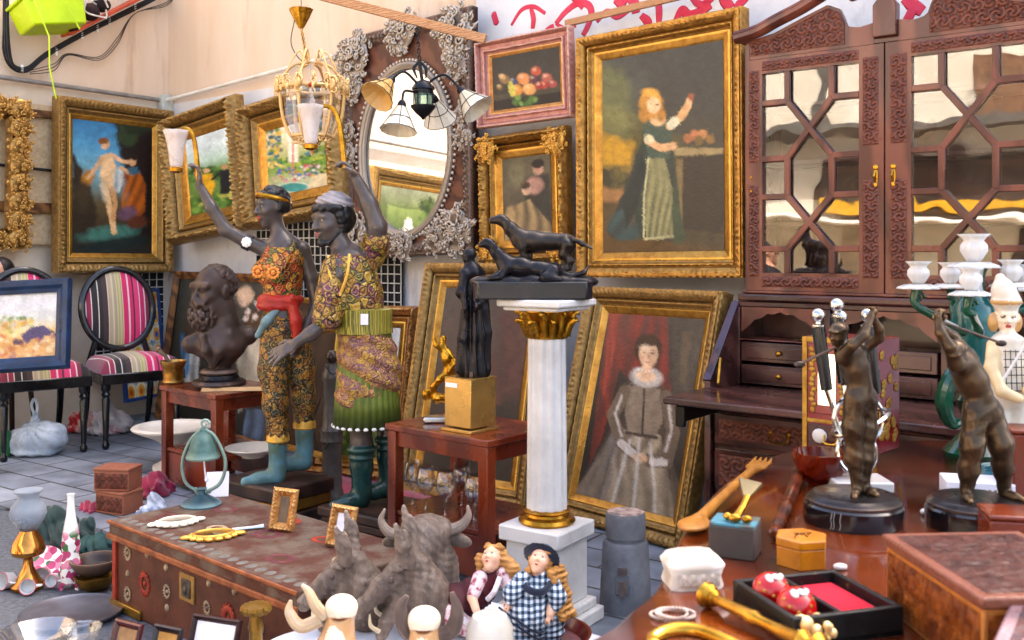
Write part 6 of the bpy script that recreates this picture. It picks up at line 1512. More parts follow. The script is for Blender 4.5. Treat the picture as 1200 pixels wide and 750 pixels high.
t=MB();t.tube([q(1090,368,-.04),q(1098,376,-.02),q(1186,404,.05)],.0028,8);t.ell(q(1188,405,.05),(.012,.005,.007));t.build('golf_club',BRZ2,f.root)
# animal heads on the white cloth
CER=mat('grey brown carved resin',sc('#8c7c70',.8),sc('#64564c',.8),.5,scale=30,stretch=(1,1,.4),recess='#1c1613',edge='#c0b0a2',bump=.7,bscale=130)
def fur(seed,amp=.0013):return lambda x,y,z:amp*(1.5*nz3(x*1.9,y*1.9,z*.75,170,seed)+.7*np.sin((z+x*.5)*300+9*nz3(x,y,z,40,seed)))
def boar(label,ox,oy,Y,sz,seed):
 f=Fig('boar_head',label,'sculpture',ox,oy,Y,'carved animal heads');f.root.location.z=CL+.004;q=f.q;f.oy=HZ+(H-CL-.004)/Y*F
 k=sz
 def p(x,y,d=0):return q(ox+x*k,f.oy-y*k,d*k)
 b=Sdf(.0036,.016);r=lambda v:v*f.m*k
 b.chain([p(22,18),p(18,46),p(7,72)],[r(25),r(25),r(18)],.015)
 b.chain([p(2,72),p(-26,53,-.03),p(-46,37,-.05)],[r(19),r(12),r(8)],.012).ell(p(-48,35,-.052),(r(8),r(8),r(10)),k=.004).ell(p(-8,78,-.05),(r(9),r(5),r(4)),k=.006)
 b.chain([p(0,48,-.02),p(-20,22,-.05),p(-25,8,-.06)],[r(15),r(8),r(6)],.006)
 hd=b.build('head',CER,f.root,disp=fur(seed));t=MB();t.ell(p(-14,68,-.072),r(3.4),12,8);t.build('eye',BRZ2,hd)
 t=MB();[t.ell(p(-52,36,-.052+s_*.012),r(2.4),8,6)for s_ in (-1,1)];t.build('nostrils',BRZ2,hd)
 for d in (-.05,.055):
  e=Sdf(.003,.008);e.chain([p(4,84,d),p(-2,104,d*1.3),p(-9,126,d*1.5)],[r(8),r(8),r(2.5)]);e.ell(p(-1,100,d*1.25),(r(8),r(4),r(20)));e.build('ear',CER,f.root,disp=fur(seed+3,.0012))
 for d in (-.085,.005):
  t=MB();t.tube(bez([p(-26,16,d+.01),p(-34,24,d),p(-35,36,d)],5),[r(2.6),r(2.2),r(.6)],8);t.build('tusk',mat('ivory resin','#d8ccb4','#b8a888',.4),f.root)
 return f
boar('grey carved boar head nearest the trunk with upright ears',408,733,2.58,.98,1)
boar('grey carved boar head in front, its mouth open towards the trunk',478,744,2.52,1.10,7)
f=Fig('bull_head','grey carved bull head with curved horns behind the boar heads','sculpture',505,690,2.72,'carved animal heads');f.root.location.z=CL+.004;f.oy=HZ+(H-CL-.004)/f.Y*F;q=f.q
b=Sdf(.004,.016);b.chain([q(508,690),q(506,665),q(502,640)],[.075,.07,.06],.02).ell(q(500,622),(.075,.06,.045)).chain([q(498,630,-.03),q(490,655,-.09),q(486,672,-.12)],[.055,.04,.035])
b.ell(q(485,676,-.13),(.045,.03,.028));b.build('head',CER,f.root,disp=lambda x,y,z:fur(4,.0016)(x,y,z)+.0025*nz3(x,y,z,90))
for sg,pts in ((-1,[(476,626,0),(458,622,-.02),(448,608,-.02),(452,594,-.02)]),(1,[(524,622,0),(540,616,0),(549,604,0),(548,592,0)])):
 t=MB();t.tube(bez([q(*p)for p in pts],6),[.017,.015,.010,.003],10);t.build('horn',CER,f.root)
 e=Sdf(.0035,.008);e.ell(q(500+sg*36,634,.01),(.042,.012,.02),rot=(0,sg*.25,0));e.build('ear',CER,f.root)
CREAM=mat('cream glazed ceramic',sc('#dcc8aa',.8),sc('#cfa77c',.88),.28,scale=9,contrast=(.45,.75),coat=.4)
HORN=mat('dark horn','#5a4a44','#3c302c',.35,scale=20,edge='#8a7870')
def cow(label,ox,ty,Y,hm,horns,tilt):
 f=Fig('cow_head',label,'sculpture',ox,800,Y,'ceramic cow heads');f.root.location.z=CL+.004;f.oy=HZ+(H-CL-.004)/Y*F;q=f.q
 top=ty;x=ox;b=Sdf(.0034,.014).c('#d0a87c');base=f.oy
 b.chain([q(x-tilt,base-4,.0),q(x-tilt*.6,(top+base)/2+6,-.01),q(x,top+22,-.02)],[.050,.042,.030],.02).c('#f2e2cc').ell(q(x,top+13,-.02),(.036,.034,.027)).ell(q(x-tilt*.4,(top+base)/2,-.044),(.022,.016,.06))
 b.cone(q(x-12,top+22,-.052),q(x+12,top+22,-.052),.001,.001);b.p[-1]=('e-',np.array(q(x,top+23,-.05)),np.array((.034,.012,.0025)),None,None,.003,None)
 for s_ in (-1,1):b.ell(q(x+s_*8,top+3,-.02),(.006,.006,.007),k=.004,op='-')
 for s_ in (-1,1):b.c('#7c5030').ell(q(x-tilt*.5+s_*16,(top+base)/2+6,-.036),(.009,.007,.008),k=.003)
 b.build('head',vcmat('painted cream ceramic',rough=.25,coat=.4,bump=0),f.root)
 t=MB();[t.ell(q(x+s_*8,top+9,-.045),(.004,.003,.005),8,6)for s_ in (-1,1)];t.tube(bez([q(x-11,top+20,-.040),q(x-5,top+22,-.050),q(x+5,top+22,-.050),q(x+11,top+20,-.040)],5),.0018,6);t.build('nose_marks',mat('brown glaze line','#7c4a34',None,.35),f.root)
 for pts,rs,m in horns:
  t=MB();t.tube(bez([q(*p)for p in pts],6),[v*f.m for v in rs],10);t.build('horn',m,f.root)
 for s_ in (-1,1):
  e=Sdf(.003,.006);e.ell(q(x-tilt*.8+s_*30,(top+base)/2+18,-.01),(.034,.010,.016),rot=(0,s_*.3,0));e.build('ear',mat('tan glazed ceramic','#b88c64','#96683f',.35),f.root)
 return f
cow('cream ceramic cow head with muzzle upwards and a pale crescent horn',402,694,2.18,None,[([(378,722,-.02),(356,728,-.03),(343,712,-.03),(344,698,-.03)],[8,8,6,2],CREAM),([(384,716,-.03),(374,702,-.04),(366,686,-.04),(358,678,-.04)],[7,7,5,2],CREAM)],12)
cow('cream ceramic cow head with muzzle upwards between two dark horns',498,708,2.12,None,[([(480,742,-.01),(473,728,-.02),(471,708,-.02),(478,694,-.02)],[8,9,7,3],HORN),([(516,742,-.01),(530,736,-.01),(536,715,-.01),(530,692,-.01)],[9,10,8,3],HORN)],0)
f=Fig('ceramic_cover','plain white ceramic domed cover at the front edge of the white cloth','ceramics',574,790,2.14);f.root.location.z=CL+.004;f.oy=HZ+(H-CL-.004)/f.Y*F
t=MB();hz=(f.oy-717)*f.m;t.lathe([(.058,0),(.06,.01),(.056,hz*.6),(.05,hz*.85),(.038,hz*.96),(.015,hz)],40);t.build('dome',mat('white glazed ceramic',sc('#ece8e0',.72),sc('#ddd6c8',.72),.2,coat=.4),f.root)
# dolls
DSK=mat('doll bisque',sc('#f0c8ac',.88),sc('#e8b498',.88),.35,scale=10);BLON=mat('blond doll hair',sc('#d8a868',.85),sc('#b07c3c',.85),.5,scale=20,stretch=(1,1,4),recess='#6a4018')
def doll(label,Y,hc,hh,yaw,roll,body,dress_m,trim_m,arms,hair_fn,extra):
 f=Fig('doll',label,'doll',hc[0],740,Y,'porcelain dolls');f.root.location.z=CL+.004;f.oy=HZ+(H-CL-.004)/Y*F;q=f.q
 b=Sdf(.0026,.006);T,E=head(b,q(*hc),hh,yaw,R(-40),roll);E((.2,.15,-.1),(.15,.13,.16));E((.2,-.15,-.1),(.15,.13,.16));E((.16,0,-.33),(.14,.14,.12))
 b.chain([q(*p)for p in ((hc[0],hc[1]+6,hc[2]),body[0])],[.016,.018])
 for pts in arms:b.chain([q(*p)for p in pts],[.012]*(len(pts)-1)+[.010]);hand(b,q(*pts[-1]),Vector(q(*pts[-1]))-Vector(q(*pts[-2])),(0,-1,.4),.030,curl=.4,k=.002)
 bd=b.build('body',DSK,f.root);M=rotm(yaw,R(-40),roll)
 l_=Sdf(.0014,.001);l_.ell(T(.35,0,-.25),(.045*hh,.07*hh,.035*hh),rot=M);l_.build('lips',mat('red lip paint','#b8322c'),bd)
 for sg in (-1,1):
  e=Sdf(.0012,.001);e.ell(T(.33,.13*sg,.035),(.035*hh,.052*hh,.045*hh),rot=M);ob=e.build('eye',mat('doll eye','#4a5a78','#2c3448',.15),bd)
 d=Sdf(.0034,.012)
 for pts,rs in body[1]:d.chain([q(*p)for p in pts],rs,.012)
 dr=d.build('dress',dress_m,f.root,disp=lambda x,y,z:.003*np.sin(np.arctan2(z-.05,x+.0)*16+2*nz3(x,y,z,30)))
 h_=Sdf(.003,.008);hair_fn(h_,T,E,q,hh,M);h_.build('hair',BLON,bd,disp=lambda x,y,z:.0018*np.sin(z*500+5*nz3(x,y,z,60)))
 extra(f,q,T,dr,bd,hh,M);return f
VELV=mat('burgundy velvet',sc('#641428',.8),sc('#420c1a',.8),.75,scale=10);LACE=mat('white lace','#ece6e6','#d0c4c8',.8,scale=60,bump=.5)
FLOR=mat('pink floral cotton',sc('#e6cfd0',.85),sc('#a8586c',.85),.8,scale=60,contrast=(.5,.6))
def hair1(h,T,E,q,hh,M):
 h.ell(T(-.16,0,.12),(.40*hh,.42*hh,.42*hh),rot=M).ell(T(.1,.2,.35),(.2*hh,.2*hh,.12*hh),rot=M).ell(T(.12,-.15,.37),(.2*hh,.2*hh,.12*hh),rot=M)
 h.chain([q(593,655,-.02),q(600,663,-.03),q(601,672,-.03)],[.018,.02,.012]).chain([q(563,655,0),q(563,668,-.01)],[.016,.01])
def ex1(f,q,T,dr,bd,hh,M):
 t=MB();t.tube(bez([q(566,664,-.05),q(558,676,-.075),q(552,686,-.07)],5),.007,8);t.tube(bez([q(586,668,-.06),q(580,680,-.085),q(572,690,-.08)],5),.007,8)
 t.build('lace_collar',LACE,dr)
 t=MB();t.tube(bez([q(516,692,-.05),q(530,702,-.09),q(545,708,-.11),q(556,716,-.10)],6),.008,8,flat=.6);t.build('lace_hem',LACE,dr)
 b=Sdf(.0034,.01);b.chain([q(520,700,-.06),q(535,712,-.08),q(548,720,-.08)],[.028,.03,.026]);b.build('petticoat',FLOR,dr)
 for a in ([(590,668,-.03),(597,682,-.05)],[(563,670,-.05),(556,684,-.085)]):
  b=Sdf(.003,.008);b.chain([q(*p)for p in a],[.020,.016]);b.build('sleeve',FLOR,dr)
doll('fair haired doll in a burgundy velvet dress lying against the column block',2.58,(578,652,-.02),.078,R(235),R(14),[(572,668,-.02),[([(575,672,-.02),(562,688,-.03),(540,700,-.04),(528,702,-.04)],[.026,.04,.05,.045])]],VELV,LACE,[[(592,672,-.03),(598,686,-.06),(594,692,-.08)],[(562,672,-.05),(555,686,-.09),(560,697,-.115)]],hair1,ex1)
GING=bpy.data.materials.new('blue gingham')
def gingham(m):
 m.use_nodes=True;N=m.node_tree.nodes;L=m.node_tree.links;tc=N.new('ShaderNodeTexCoord');cur=None
 for k,d in enumerate(('X','Z')):
  w=N.new('ShaderNodeTexWave');w.bands_direction=d;w.inputs['Scale'].default_value=22;w.inputs['Distortion'].default_value=.6;L.new(tc.outputs['Object'],w.inputs['Vector'])
  r=N.new('ShaderNodeMapRange');r.inputs['From Min'].default_value=.4;r.inputs['From Max'].default_value=.6;L.new(w.outputs['Fac'],r.inputs['Value'])
  if cur is None:cur=r.outputs[0]
  else:
   a=N.new('ShaderNodeMath');a.operation='ADD';L.new(cur,a.inputs[0]);L.new(r.outputs[0],a.inputs[1]);cur=a.outputs[0]
 h=N.new('ShaderNodeMath');h.operation='MULTIPLY';h.inputs[1].default_value=.5;L.new(cur,h.inputs[0])
 rp=N.new('ShaderNodeValToRGB');e=rp.color_ramp.elements;e[0].color=(*sc('#1f2d42'),1);e[1].color=(*sc('#e4e8ec',.88),1);x=e.new(.5);x.color=(*sc('#7f93a8',.85),1);L.new(h.outputs[0],rp.inputs[0])
 L.new(rp.outputs[0],N['Principled BSDF'].inputs['Base Color']);N['Principled BSDF'].inputs['Roughness'].default_value=.85
gingham(GING);NAVY=mat('navy felt','#22304c','#172238',.85,scale=20,sheen=.3)
def hair2(h,T,E,q,hh,M):
 h.ell(T(-.16,0,.06),(.38*hh,.42*hh,.42*hh),rot=M).ell(T(.16,.1,.33),(.16*hh,.3*hh,.1*hh),rot=M)
 for x0,d in ((650,-.03),(657,-.015),(645,-.05)):
  for k in range(8):h.ell(q(x0+k*1.6+1.5*math.sin(k*2),664+k*7,d-.002*k),(.012,.012,.011),k=.004)
 for k in range(4):h.ell(q(619-k*1.5,662+k*5,-.04),(.010,.010,.010),k=.004)
def ex2(f,q,T,dr,bd,hh,M):
 b=Sdf(.0032,.008);Mh=rotm(R(262),R(-40),R(-12));c=T(-.10,.05,.26)
 b.ell(T(-.13,.02,.30),(.40*hh,.44*hh,.36*hh),rot=M).ell(T(-.08,0,.22),(.60*hh,.66*hh,.055*hh),rot=rotm(R(262),R(-62),R(-12)));b.build('hat',NAVY,bd)
 t=MB();t.tube(bez([q(609,670,-.05),q(620,678,-.085),q(634,680,-.085),q(644,674,-.06)],6),.009,8,flat=.6);t.build('collar',NAVY,dr)
 for k,y in enumerate((8,15)):
  t=MB();t.tube(bez([q(583+k*2,708-k*8,-.07),q(605,722-y*.9,-.105),q(628,738-y,-.10),q(640,742-y*1.2,-.07)],6),.0028,6);t.build('ribbon',NAVY,dr)
 for a in ([(612,672,-.05),(600,684,-.07),(598,690,-.08)],[(645,676,-.04),(652,690,-.06),(648,700,-.07)]):
  b=Sdf(.003,.008);b.chain([q(*p)for p in a],[.022,.022,.014]);b.build('sleeve',GING,dr)
doll('doll with navy hat and ringlets in a blue checked dress',2.46,(632,655,-.02),.076,R(262),R(-12),[(630,670,-.03),[([(630,676,-.03),(625,692,-.04),(617,712,-.045),(612,728,-.04)],[.028,.036,.058,.066]),([(640,715,-.03),(640,730,-.03)],[.045,.045])]],GING,NAVY,[[(603,682,-.06),(597,692,-.08)],[(650,690,-.05),(645,702,-.07),(643,706,-.08)]],hair2,ex2)
t=MB();rbl=thing('red_bowl','dark red round bowl under the doll in the checked dress','bowl',P(634,770,2.40));rbl.location.z=CL+.004
t.lathe([(.05,0),(.085,.01),(.115,.035),(.125,.055),(.118,.055),(.10,.03),(.02,.015)],40);t.build('bowl',mat('dark red lacquer','#6c1c1c','#4c1212',.2,coat=.4),rbl)
# hanging lamps
lt=thing('lantern','ornate gilt lantern with curved glass panels hanging before the garden painting','lantern',P(366,120,4.62))
M46=4.62/F
def L_(x,y,d=0):return Vector(((x-366)*M46,d,(120-y)*M46))
t=MB();t.lathe([(.012,0),(.02,.015),(.038,.05),(.052,.082),(.056,.09),(.05,.092)],32,c=L_(353,33),fl=lambda a,i:1+.05*math.cos(a*12));t.build('ceiling_cup',GOLDL,lt)
t=MB()
ch=[L_(353+(360-353)*k/14,33+(72-33)*k/14)for k in range(15)]
for k in range(14):
 c=(ch[k]+ch[k+1])/2;d=ch[k+1]-ch[k];pl=k%2
 t.tube([c+Vector((.006*math.cos(a)*(1-pl),.006*math.cos(a)*pl,.0115*math.sin(a)))for a in np.linspace(0,2*PI,13)[:-1]],.0018,5,closed=True)
t.build('chain',GOLDL,lt)
t=MB();t.tube(bez([L_(345,24),L_(341,50),L_(350,68),L_(360,74)],6),.0022,6);t.build('flex',mat('brown flex','#4f443e'),lt)
t=MB();t.tube([L_(353,11),L_(353,-30)],.002,6);t.build('wire',STEEL_D,lt)
def thin_glass(name,tint,base):
 m=bpy.data.materials.new(name);m.use_nodes=True;N=m.node_tree.nodes;L=m.node_tree.links;N.remove(N['Principled BSDF'])
 tr=N.new('ShaderNodeBsdfTransparent');tr.inputs[0].default_value=(*tint,1);gl=N.new('ShaderNodeBsdfGlossy');gl.inputs['Roughness'].default_value=.03
 lw_=N.new('ShaderNodeLayerWeight');lw_.inputs['Blend'].default_value=.3;mr=N.new('ShaderNodeMapRange');mr.inputs['To Min'].default_value=base;mr.inputs['To Max'].default_value=.55;L.new(lw_.outputs['Facing'],mr.inputs['Value'])
 mx=N.new('ShaderNodeMixShader');L.new(mr.outputs[0],mx.inputs[0]);L.new(tr.outputs[0],mx.inputs[1]);L.new(gl.outputs[0],mx.inputs[2]);L.new(mx.outputs[0],N['Material Output'].inputs['Surface']);return m
GLP=thin_glass('pale lantern glass',(.93,.92,.9),.12)
for k in range(6):
 a=2*PI*k/6+.3;c,s=math.cos(a),math.sin(a)
 def rp(r,y):p=L_(366,y);return p+Vector((r*c,r*s,0))
 t=MB();t.tube(bez([rp(.02,74),rp(.09,78),rp(.145,96),rp(.15,112),rp(.135,140),rp(.10,160),rp(.06,166)],6),[.006,.007,.008,.006],8)
 t.scroll(rp(.155,98),.022,1.3,a,1,.28);t.scroll(rp(.165,110),.016,1.2,a+2,-1,.28);t.ell(rp(.16,104),(.018,.018,.03));t.scroll(rp(.075,164),.02,1.2,a,1,.25)
 t.tube(bez([rp(.03,72),rp(.06,60),rp(.10,74),rp(.12,86)],5),[.004,.005,.002],6)
 rb=t.build('gilt_rib',GOLD_P,lt,angle=180)
 a2=a+PI/3;c2,s2=math.cos(a2),math.sin(a2);prf=[(.138,104),(.14,112),(.125,140),(.094,158)]
 t=MB();vs=[]
 for r,y in prf:
  for u in (0,.5,1):p=L_(366,y);vs.append(p+Vector((r*(c+(c2-c)*u)*.98,r*(s+(s2-s)*u)*.98,0)))
 t.add(vs,[(i*3+j,i*3+j+1,i*3+j+4,i*3+j+3)for i in range(3)for j in range(2)]);t.build('glass_panel',GLP,lt,angle=180)
for k in range(14):
 a=2*PI*k/14;c,s=math.cos(a),math.sin(a);t=MB();p=L_(366,100)+Vector((.148*c,.148*s,0))
 t.scroll(p,.021,1.4,a*2,1,.22);t.scroll(p+Vector((0,0,.026)),.015,1.3,a*3,-1,.24);t.ell(p+Vector((0,0,-.02)),(.009,.009,.016),8,6)
 t.tube(bez([p,p+Vector((.02*c,.02*s,.03)),p+Vector((.03*c,.03*s,.012))],4),[.004,.006,.002],6,flat=.6);t.build('crown_scroll',GOLD_P,lt,angle=180)
t=MB();t.tube(circ(L_(366,104),.142,.142,48,'xy'),.009,8,closed=True);t.build('upper_ring',GOLD_P,lt)
t=MB();t.tube(circ(L_(366,160),.094,.094,40,'xy'),.008,8,closed=True);t.build('lower_ring',GOLD_P,lt)
t=MB();t.tube([L_(362,70),L_(364,100),L_(366,118)],.005,8);t.lathe([(.012,0),(.014,.02),(.006,.05),(.001,.07)],12,c=L_(366,125));t.build('candle_bulb',mat('frosted glass','#efe6e0'),lt)
t=MB();t.lathe([(.003,-.05),(.012,-.03),(.006,-.01),(.03,.01),(.05,.02)],24,c=L_(366,170));t.build('drop_finial',GOLD_P,lt)
t=MB();t.ell(L_(371,105,-.14),.012,10,7);t.build('red_bead',mat('red lip paint','#b8322c'),lt)
cl=thing('hanging_lamp','black iron ceiling lamp with leaded glass shades hanging before the oval mirror','lamp',P(494,120,4.34))
M43=4.34/F
def K_(x,y,d=0):return Vector(((x-494)*M43,d,(120-y)*M43))
IRON=mat('black wrought iron','#26262e','#18181e',.42,scale=20,metal=.3)
t=MB()
for k in range(9):
 c=K_(489+k*.3,36+k*4.0);t.tube([c+Vector((.007*math.cos(a)*(1-k%2),.007*math.cos(a)*(k%2),.012*math.sin(a)))for a in np.linspace(0,2*PI,13)[:-1]],.0025,5,closed=True)
t.build('chain',IRON,cl)
t=MB();t.tube([K_(491,70),K_(495,96)],.008,8)
for d in (-1,1):t.tube(bez([K_(492,72),K_(492+d*7,80),K_(494+d*5,92)],5),[.005,.008,.003],6,flat=.5)
t.build('stem',IRON,cl)
t=MB();t.lathe([(.004,.095),(.03,.085),(.05,.06),(.052,.05),(.045,.047),(.045,.03)],20,c=K_(496,118));t.build('lantern_roof',IRON,cl)
t=MB();t.lathe([(.038,-.02),(.04,.03)],20,c=K_(496,118));t.build('lantern_glass',mat('green lantern glass',sc('#bfe0d0',.9),None,.08,trans=.8,ior=1.2),cl)
t=MB()
for k in range(6):a=k*PI/3;t.tube([K_(496,118)+Vector((.042*math.cos(a),.042*math.sin(a),-.025)),K_(496,118)+Vector((.042*math.cos(a),.042*math.sin(a),.032))],.003,5)
t.build('lantern_cage',IRON,cl)
t=MB();t.lathe([(.004,-.085),(.012,-.075),(.035,-.055),(.055,-.03),(.056,-.022),(.04,-.02)],24,c=K_(496,118));t.build('lantern_bowl',IRON,cl)
LEAD=mat('leaded glass',sc('#f2ecdf',.9),sc('#e0d2b8',.9),.25,scale=6,trans=.15)
AMB=mat('amber leaded glass',sc('#e8c484',.9),sc('#d8ac60',.9),.25,scale=6,trans=.15)
def shade(base,axis,m,arm):
 t=MB();t.tube(bez(arm,8),[.006,.006,.005],8);t.ell(base,(.016,.016,.016),10,7);t.tube([base,base+axis*.03],[.018,.022],12);ar=t.build('arm',IRON,cl)
 q=axis.to_track_quat('Z','Y').to_matrix().to_4x4()
 t=MB();t.m=Matrix.Translation(base+axis*.02)@q;t.lathe([(.022,0),(.05,.055),(.078,.105),(.08,.108)],12,cap=False);sh=t.build('glass_shade',m,cl,smooth=False)
 so2=sh.modifiers.new('thickness','SOLIDIFY');so2.thickness=.003
 t=MB();t.m=Matrix.Translation(base+axis*.02)@q
 for k in range(6):a=k*PI/3;t.tube([(.023*math.cos(a),.023*math.sin(a),0),(.0515*math.cos(a),.0515*math.sin(a),.055),(.0805*math.cos(a),.0805*math.sin(a),.108)],.0016,5)
 for r,z in ((.051,.055),(.08,.107)):t.tube([(r*math.cos(a),r*math.sin(a),z)for a in np.linspace(0,2*PI,13)[:-1]],.002,5,closed=True)
 t.build('leading',IRON,sh)
hub=K_(496,108)
shade(K_(461,95,-.05),Vector((-.45,-.55,-.7)).normalized(),AMB,[hub,K_(486,95,-.02),K_(474,86,-.04),K_(461,95,-.05)])
shade(K_(475,126,-.13),Vector((-.1,-.25,-.97)).normalized(),LEAD,[hub,K_(486,110,-.06),K_(477,112,-.11),K_(475,126,-.13)])
shade(K_(540,106,-.02),Vector((.62,-.25,-.74)).normalized(),LEAD,[hub,K_(505,95,0),K_(522,88,0),K_(540,106,-.02)])
shade(K_(505,108,.14),Vector((.2,.6,-.75)).normalized(),LEAD,[hub,K_(500,98,.06),K_(503,96,.1),K_(505,108,.14)])
# floor and tables at left
PORC=mat('white porcelain',sc('#f1efec',.76),sc('#dfdcd8',.76),.18,coat=.4,scale=6)
def at(o,x,y,z):o.location=(x,y,z);return o
f=Fig('plastic_bag','knotted white plastic carrier bag on the paving under the striped chair','bag',42,535,5.70);q=f.q;f.root.location.z=.012
b=Sdf(.006,.02);b.ell(q(46,516),(.15,.12,.105)).ell(q(24,520,.02),(.09,.10,.08)).ell(q(62,512,-.03),(.09,.09,.085)).ell(q(42,530),(.15,.12,.03));b.chain([q(42,500),q(41,488)],[.04,.018])
BAGM=mat('white plastic film',sc('#dfe6ee',.85),sc('#b9c4d0',.85),.3,scale=10,trans=.15,ior=1.2,bump=.3,bscale=20)
b.build('bag',BAGM,f.root,disp=lambda x,y,z:.006*nz3(x,y,z,40,2)+.004*np.sin(np.arctan2(x,z-.18)*14))
t=MB();t.tube(bez([q(41,490),q(37,478),q(40,470),q(44,478),q(42,490)],6),.009,6,flat=.5);t.build('handle',BAGM,f.root)
t=MB();o=thing('green_bottle','green plastic bottle beside the knotted white bag','bottle',G(5,538));o.location.z=.012
t.lathe([(.03,0),(.036,.01),(.036,.13),(.02,.16),(.014,.17),(.014,.2)],20);t.build('bottle',mat('green plastic','#2f8a4a','#246c3a',.3),o)
def soft_bag(label,px,py,Y,r,m,seed,name='fabric_bag',cat='bag'):
 p=P(px,py,Y);o=thing(name,label,cat,(p.x,p.y,.012));b=Sdf(.006,.02);rr=random.Random(seed)
 for k in range(11):
  u,w_=rr.uniform(-1,1),rr.uniform(-1,1);zz_=r[2]*rr.uniform(.2,.75)*(1.15-.7*max(abs(u),abs(w_)))
  b.ell((u*r[0]*.8,w_*r[1]*.8,zz_),(r[0]*rr.uniform(.2,.5),r[1]*rr.uniform(.2,.5),r[2]*rr.uniform(.15,.4)),rot=(rr.uniform(-1,1),rr.uniform(-1,1),rr.uniform(0,3)))
 b.ell((0,0,r[2]*.12),(r[0]*1.1,r[1]*1.1,r[2]*.14)).ell((0,0,r[2]*.3),(r[0]*.7,r[1]*.7,r[2]*.35))
 b.build('body',m,o,disp=lambda x,y,z:.013*np.abs(nz3(x,y,z,34,seed))-.004+.005*np.sin((x*1.3+z)*120+6*nz3(x,y,z,18,seed+1)));return o
soft_bag('red and white patterned cloth bundle behind the chair legs',97,500,6.45,(.09,.1,.2),mat('red patterned cloth',sc('#b83038',.85),sc('#d8b0a8',.85),.85,scale=9,contrast=(.45,.55)),1,'cloth_bundle','cloth')
soft_bag('pale printed shopping bag behind the chair legs',126,500,6.35,(.11,.1,.24),mat('pale printed bag',sc('#d8d0d0',.85),sc('#b8707c',.85),.6,scale=8,contrast=(.5,.7)),2)
TLz=TL.z
o=thing('mortar','bronze mortar with a pestle on the table behind the bust','mortar',(P(203,446,5.02).x,5.02,TLz))
t=MB();t.lathe([(.045,0),(.055,.01),(.05,.025),(.052,.075),(.066,.11),(.068,.118),(.058,.118),(.045,.06),(.02,.03)],32);t.build('bowl',BOXM,o)
t=MB();t.tube([(.01,0,.05),(-.04,0,.14),(-.075,0,.17)],[.012,.010,.014],10);t.ell((-.078,0,.173),.017,10,7);t.build('pestle',BRZ,o)
o=thing('folded_fan','closed pale wooden fan lying on the edge of the bust table','fan',(P(268,457,4.7).x,4.72,TLz));
t=MB()
for k in range(5):t.bar((-.14,.004*k,.003+.003*k),(.15,.03+.007*k,.003+.003*k),.018,.0028)
t.build('slats',mat('pale wood','#d8bc94','#c0a078',.6),o)
def basin(label,p,r,h,grp='marble basins'):
 o=thing('basin',label,'basin',p,0,grp)
 t=MB();t.lathe([(r*.5,0),(r*.5,.02),(r*.3,.04),(r*.2,.08),(r*.22,h*.55),(r*.45,h*.7),(r*.85,h*.86),(r*1.0,h*.93),(r*1.02,h*.97),(r*.98,h),(r*.84,h),(r*.78,h*.95),(r*.5,h*.9),(.01,h*.87)]if h>.1 else [(r*.4,0),(r*.45,h*.2),(r*.9,h*.7),(r,h*.9),(r*.99,h),(r*.9,h*.92),(r*.75,h*.6),(r*.5,h*.4),(.01,h*.38)],48);t.build('bowl',mat('cream marble',sc('#e9e2d6',.88),sc('#d8cfc2',.88),.4,scale=5),o);return o
p=P(203,510,5.34);basin('wide cream marble basin on a foot under the bust table',(p.x,p.y,.012),.215,.235)
p=P(284,524,4.62);o=basin('shallow cream marble dish with a red mark on the low shelf of the bust table',(p.x+.02,p.y+.12,.201),.135,.05)
t=MB();t.ell((-.03,-.02,.024),(.02,.012,.004),10,5);t.build('red_mark',mat('red paint','#b0462c'),o)
TZT=.2975
VERD=mat('verdigris bronze',sc('#6a8a84',.8),sc('#3f625e',.8),.5,metal=.3,scale=22,recess='#1e3230',edge='#a8bcb0',bump=.3,bscale=80)
p=G(236,592,TZT);m2=p.y/F;o=thing('bell','green patinated bell hanging in a ring stand on the trunk','bell',(p.x,p.y,TZT))
def B_(x,y,d=0):return Vector(((x-236)*m2,d,(592-y)*m2))
t=MB();t.lathe([(.068,0),(.07,.006),(.06,.016),(.035,.03),(.018,.04),(.014,.055),(.02,.06)],40);t.build('foot',mat('blue green patina','#3f5f6a','#2f4a54',.45,metal=.2,edge='#86a4a8'),o)
t=MB();t.tube(bez([B_(238,578),B_(218,566),B_(214,540),B_(224,515),B_(238,502)],8),.0062,8);t.tube(bez([B_(238,578),B_(258,566),B_(264,540),B_(252,512),B_(238,502)],8),.0062,8);t.scroll(B_(240,497),.018,1.2,0,1,.25);t.scroll(B_(232,575),.012,1.2,2,1,.25);t.scroll(B_(244,575),.012,1.2,1,-1,.25);t.build('ring_stand',VERD,o,angle=180)
t=MB();t.lathe([(.058,0),(.06,.006),(.05,.03),(.042,.06),(.03,.085),(.014,.095),(.008,.11)],36,c=B_(238,537));t.build('bell_cup',VERD,o)
t=MB();t.tube([B_(239,540),B_(241,560)],.003,6);t.ell(B_(242,562),(.007,.007,.010),10,6);t.build('clapper',mat('white card','#eceaf0'),o)
o2=thing('price_card','white price card leaning behind the bell on the trunk','card',(p.x+.02,p.y+.12,TZT),(R(-14),0,R(10)))
t=MB();t.box((0,0,.045),(.08,.003,.09));t.build('card',mat('white card','#eceaf0'),o2)
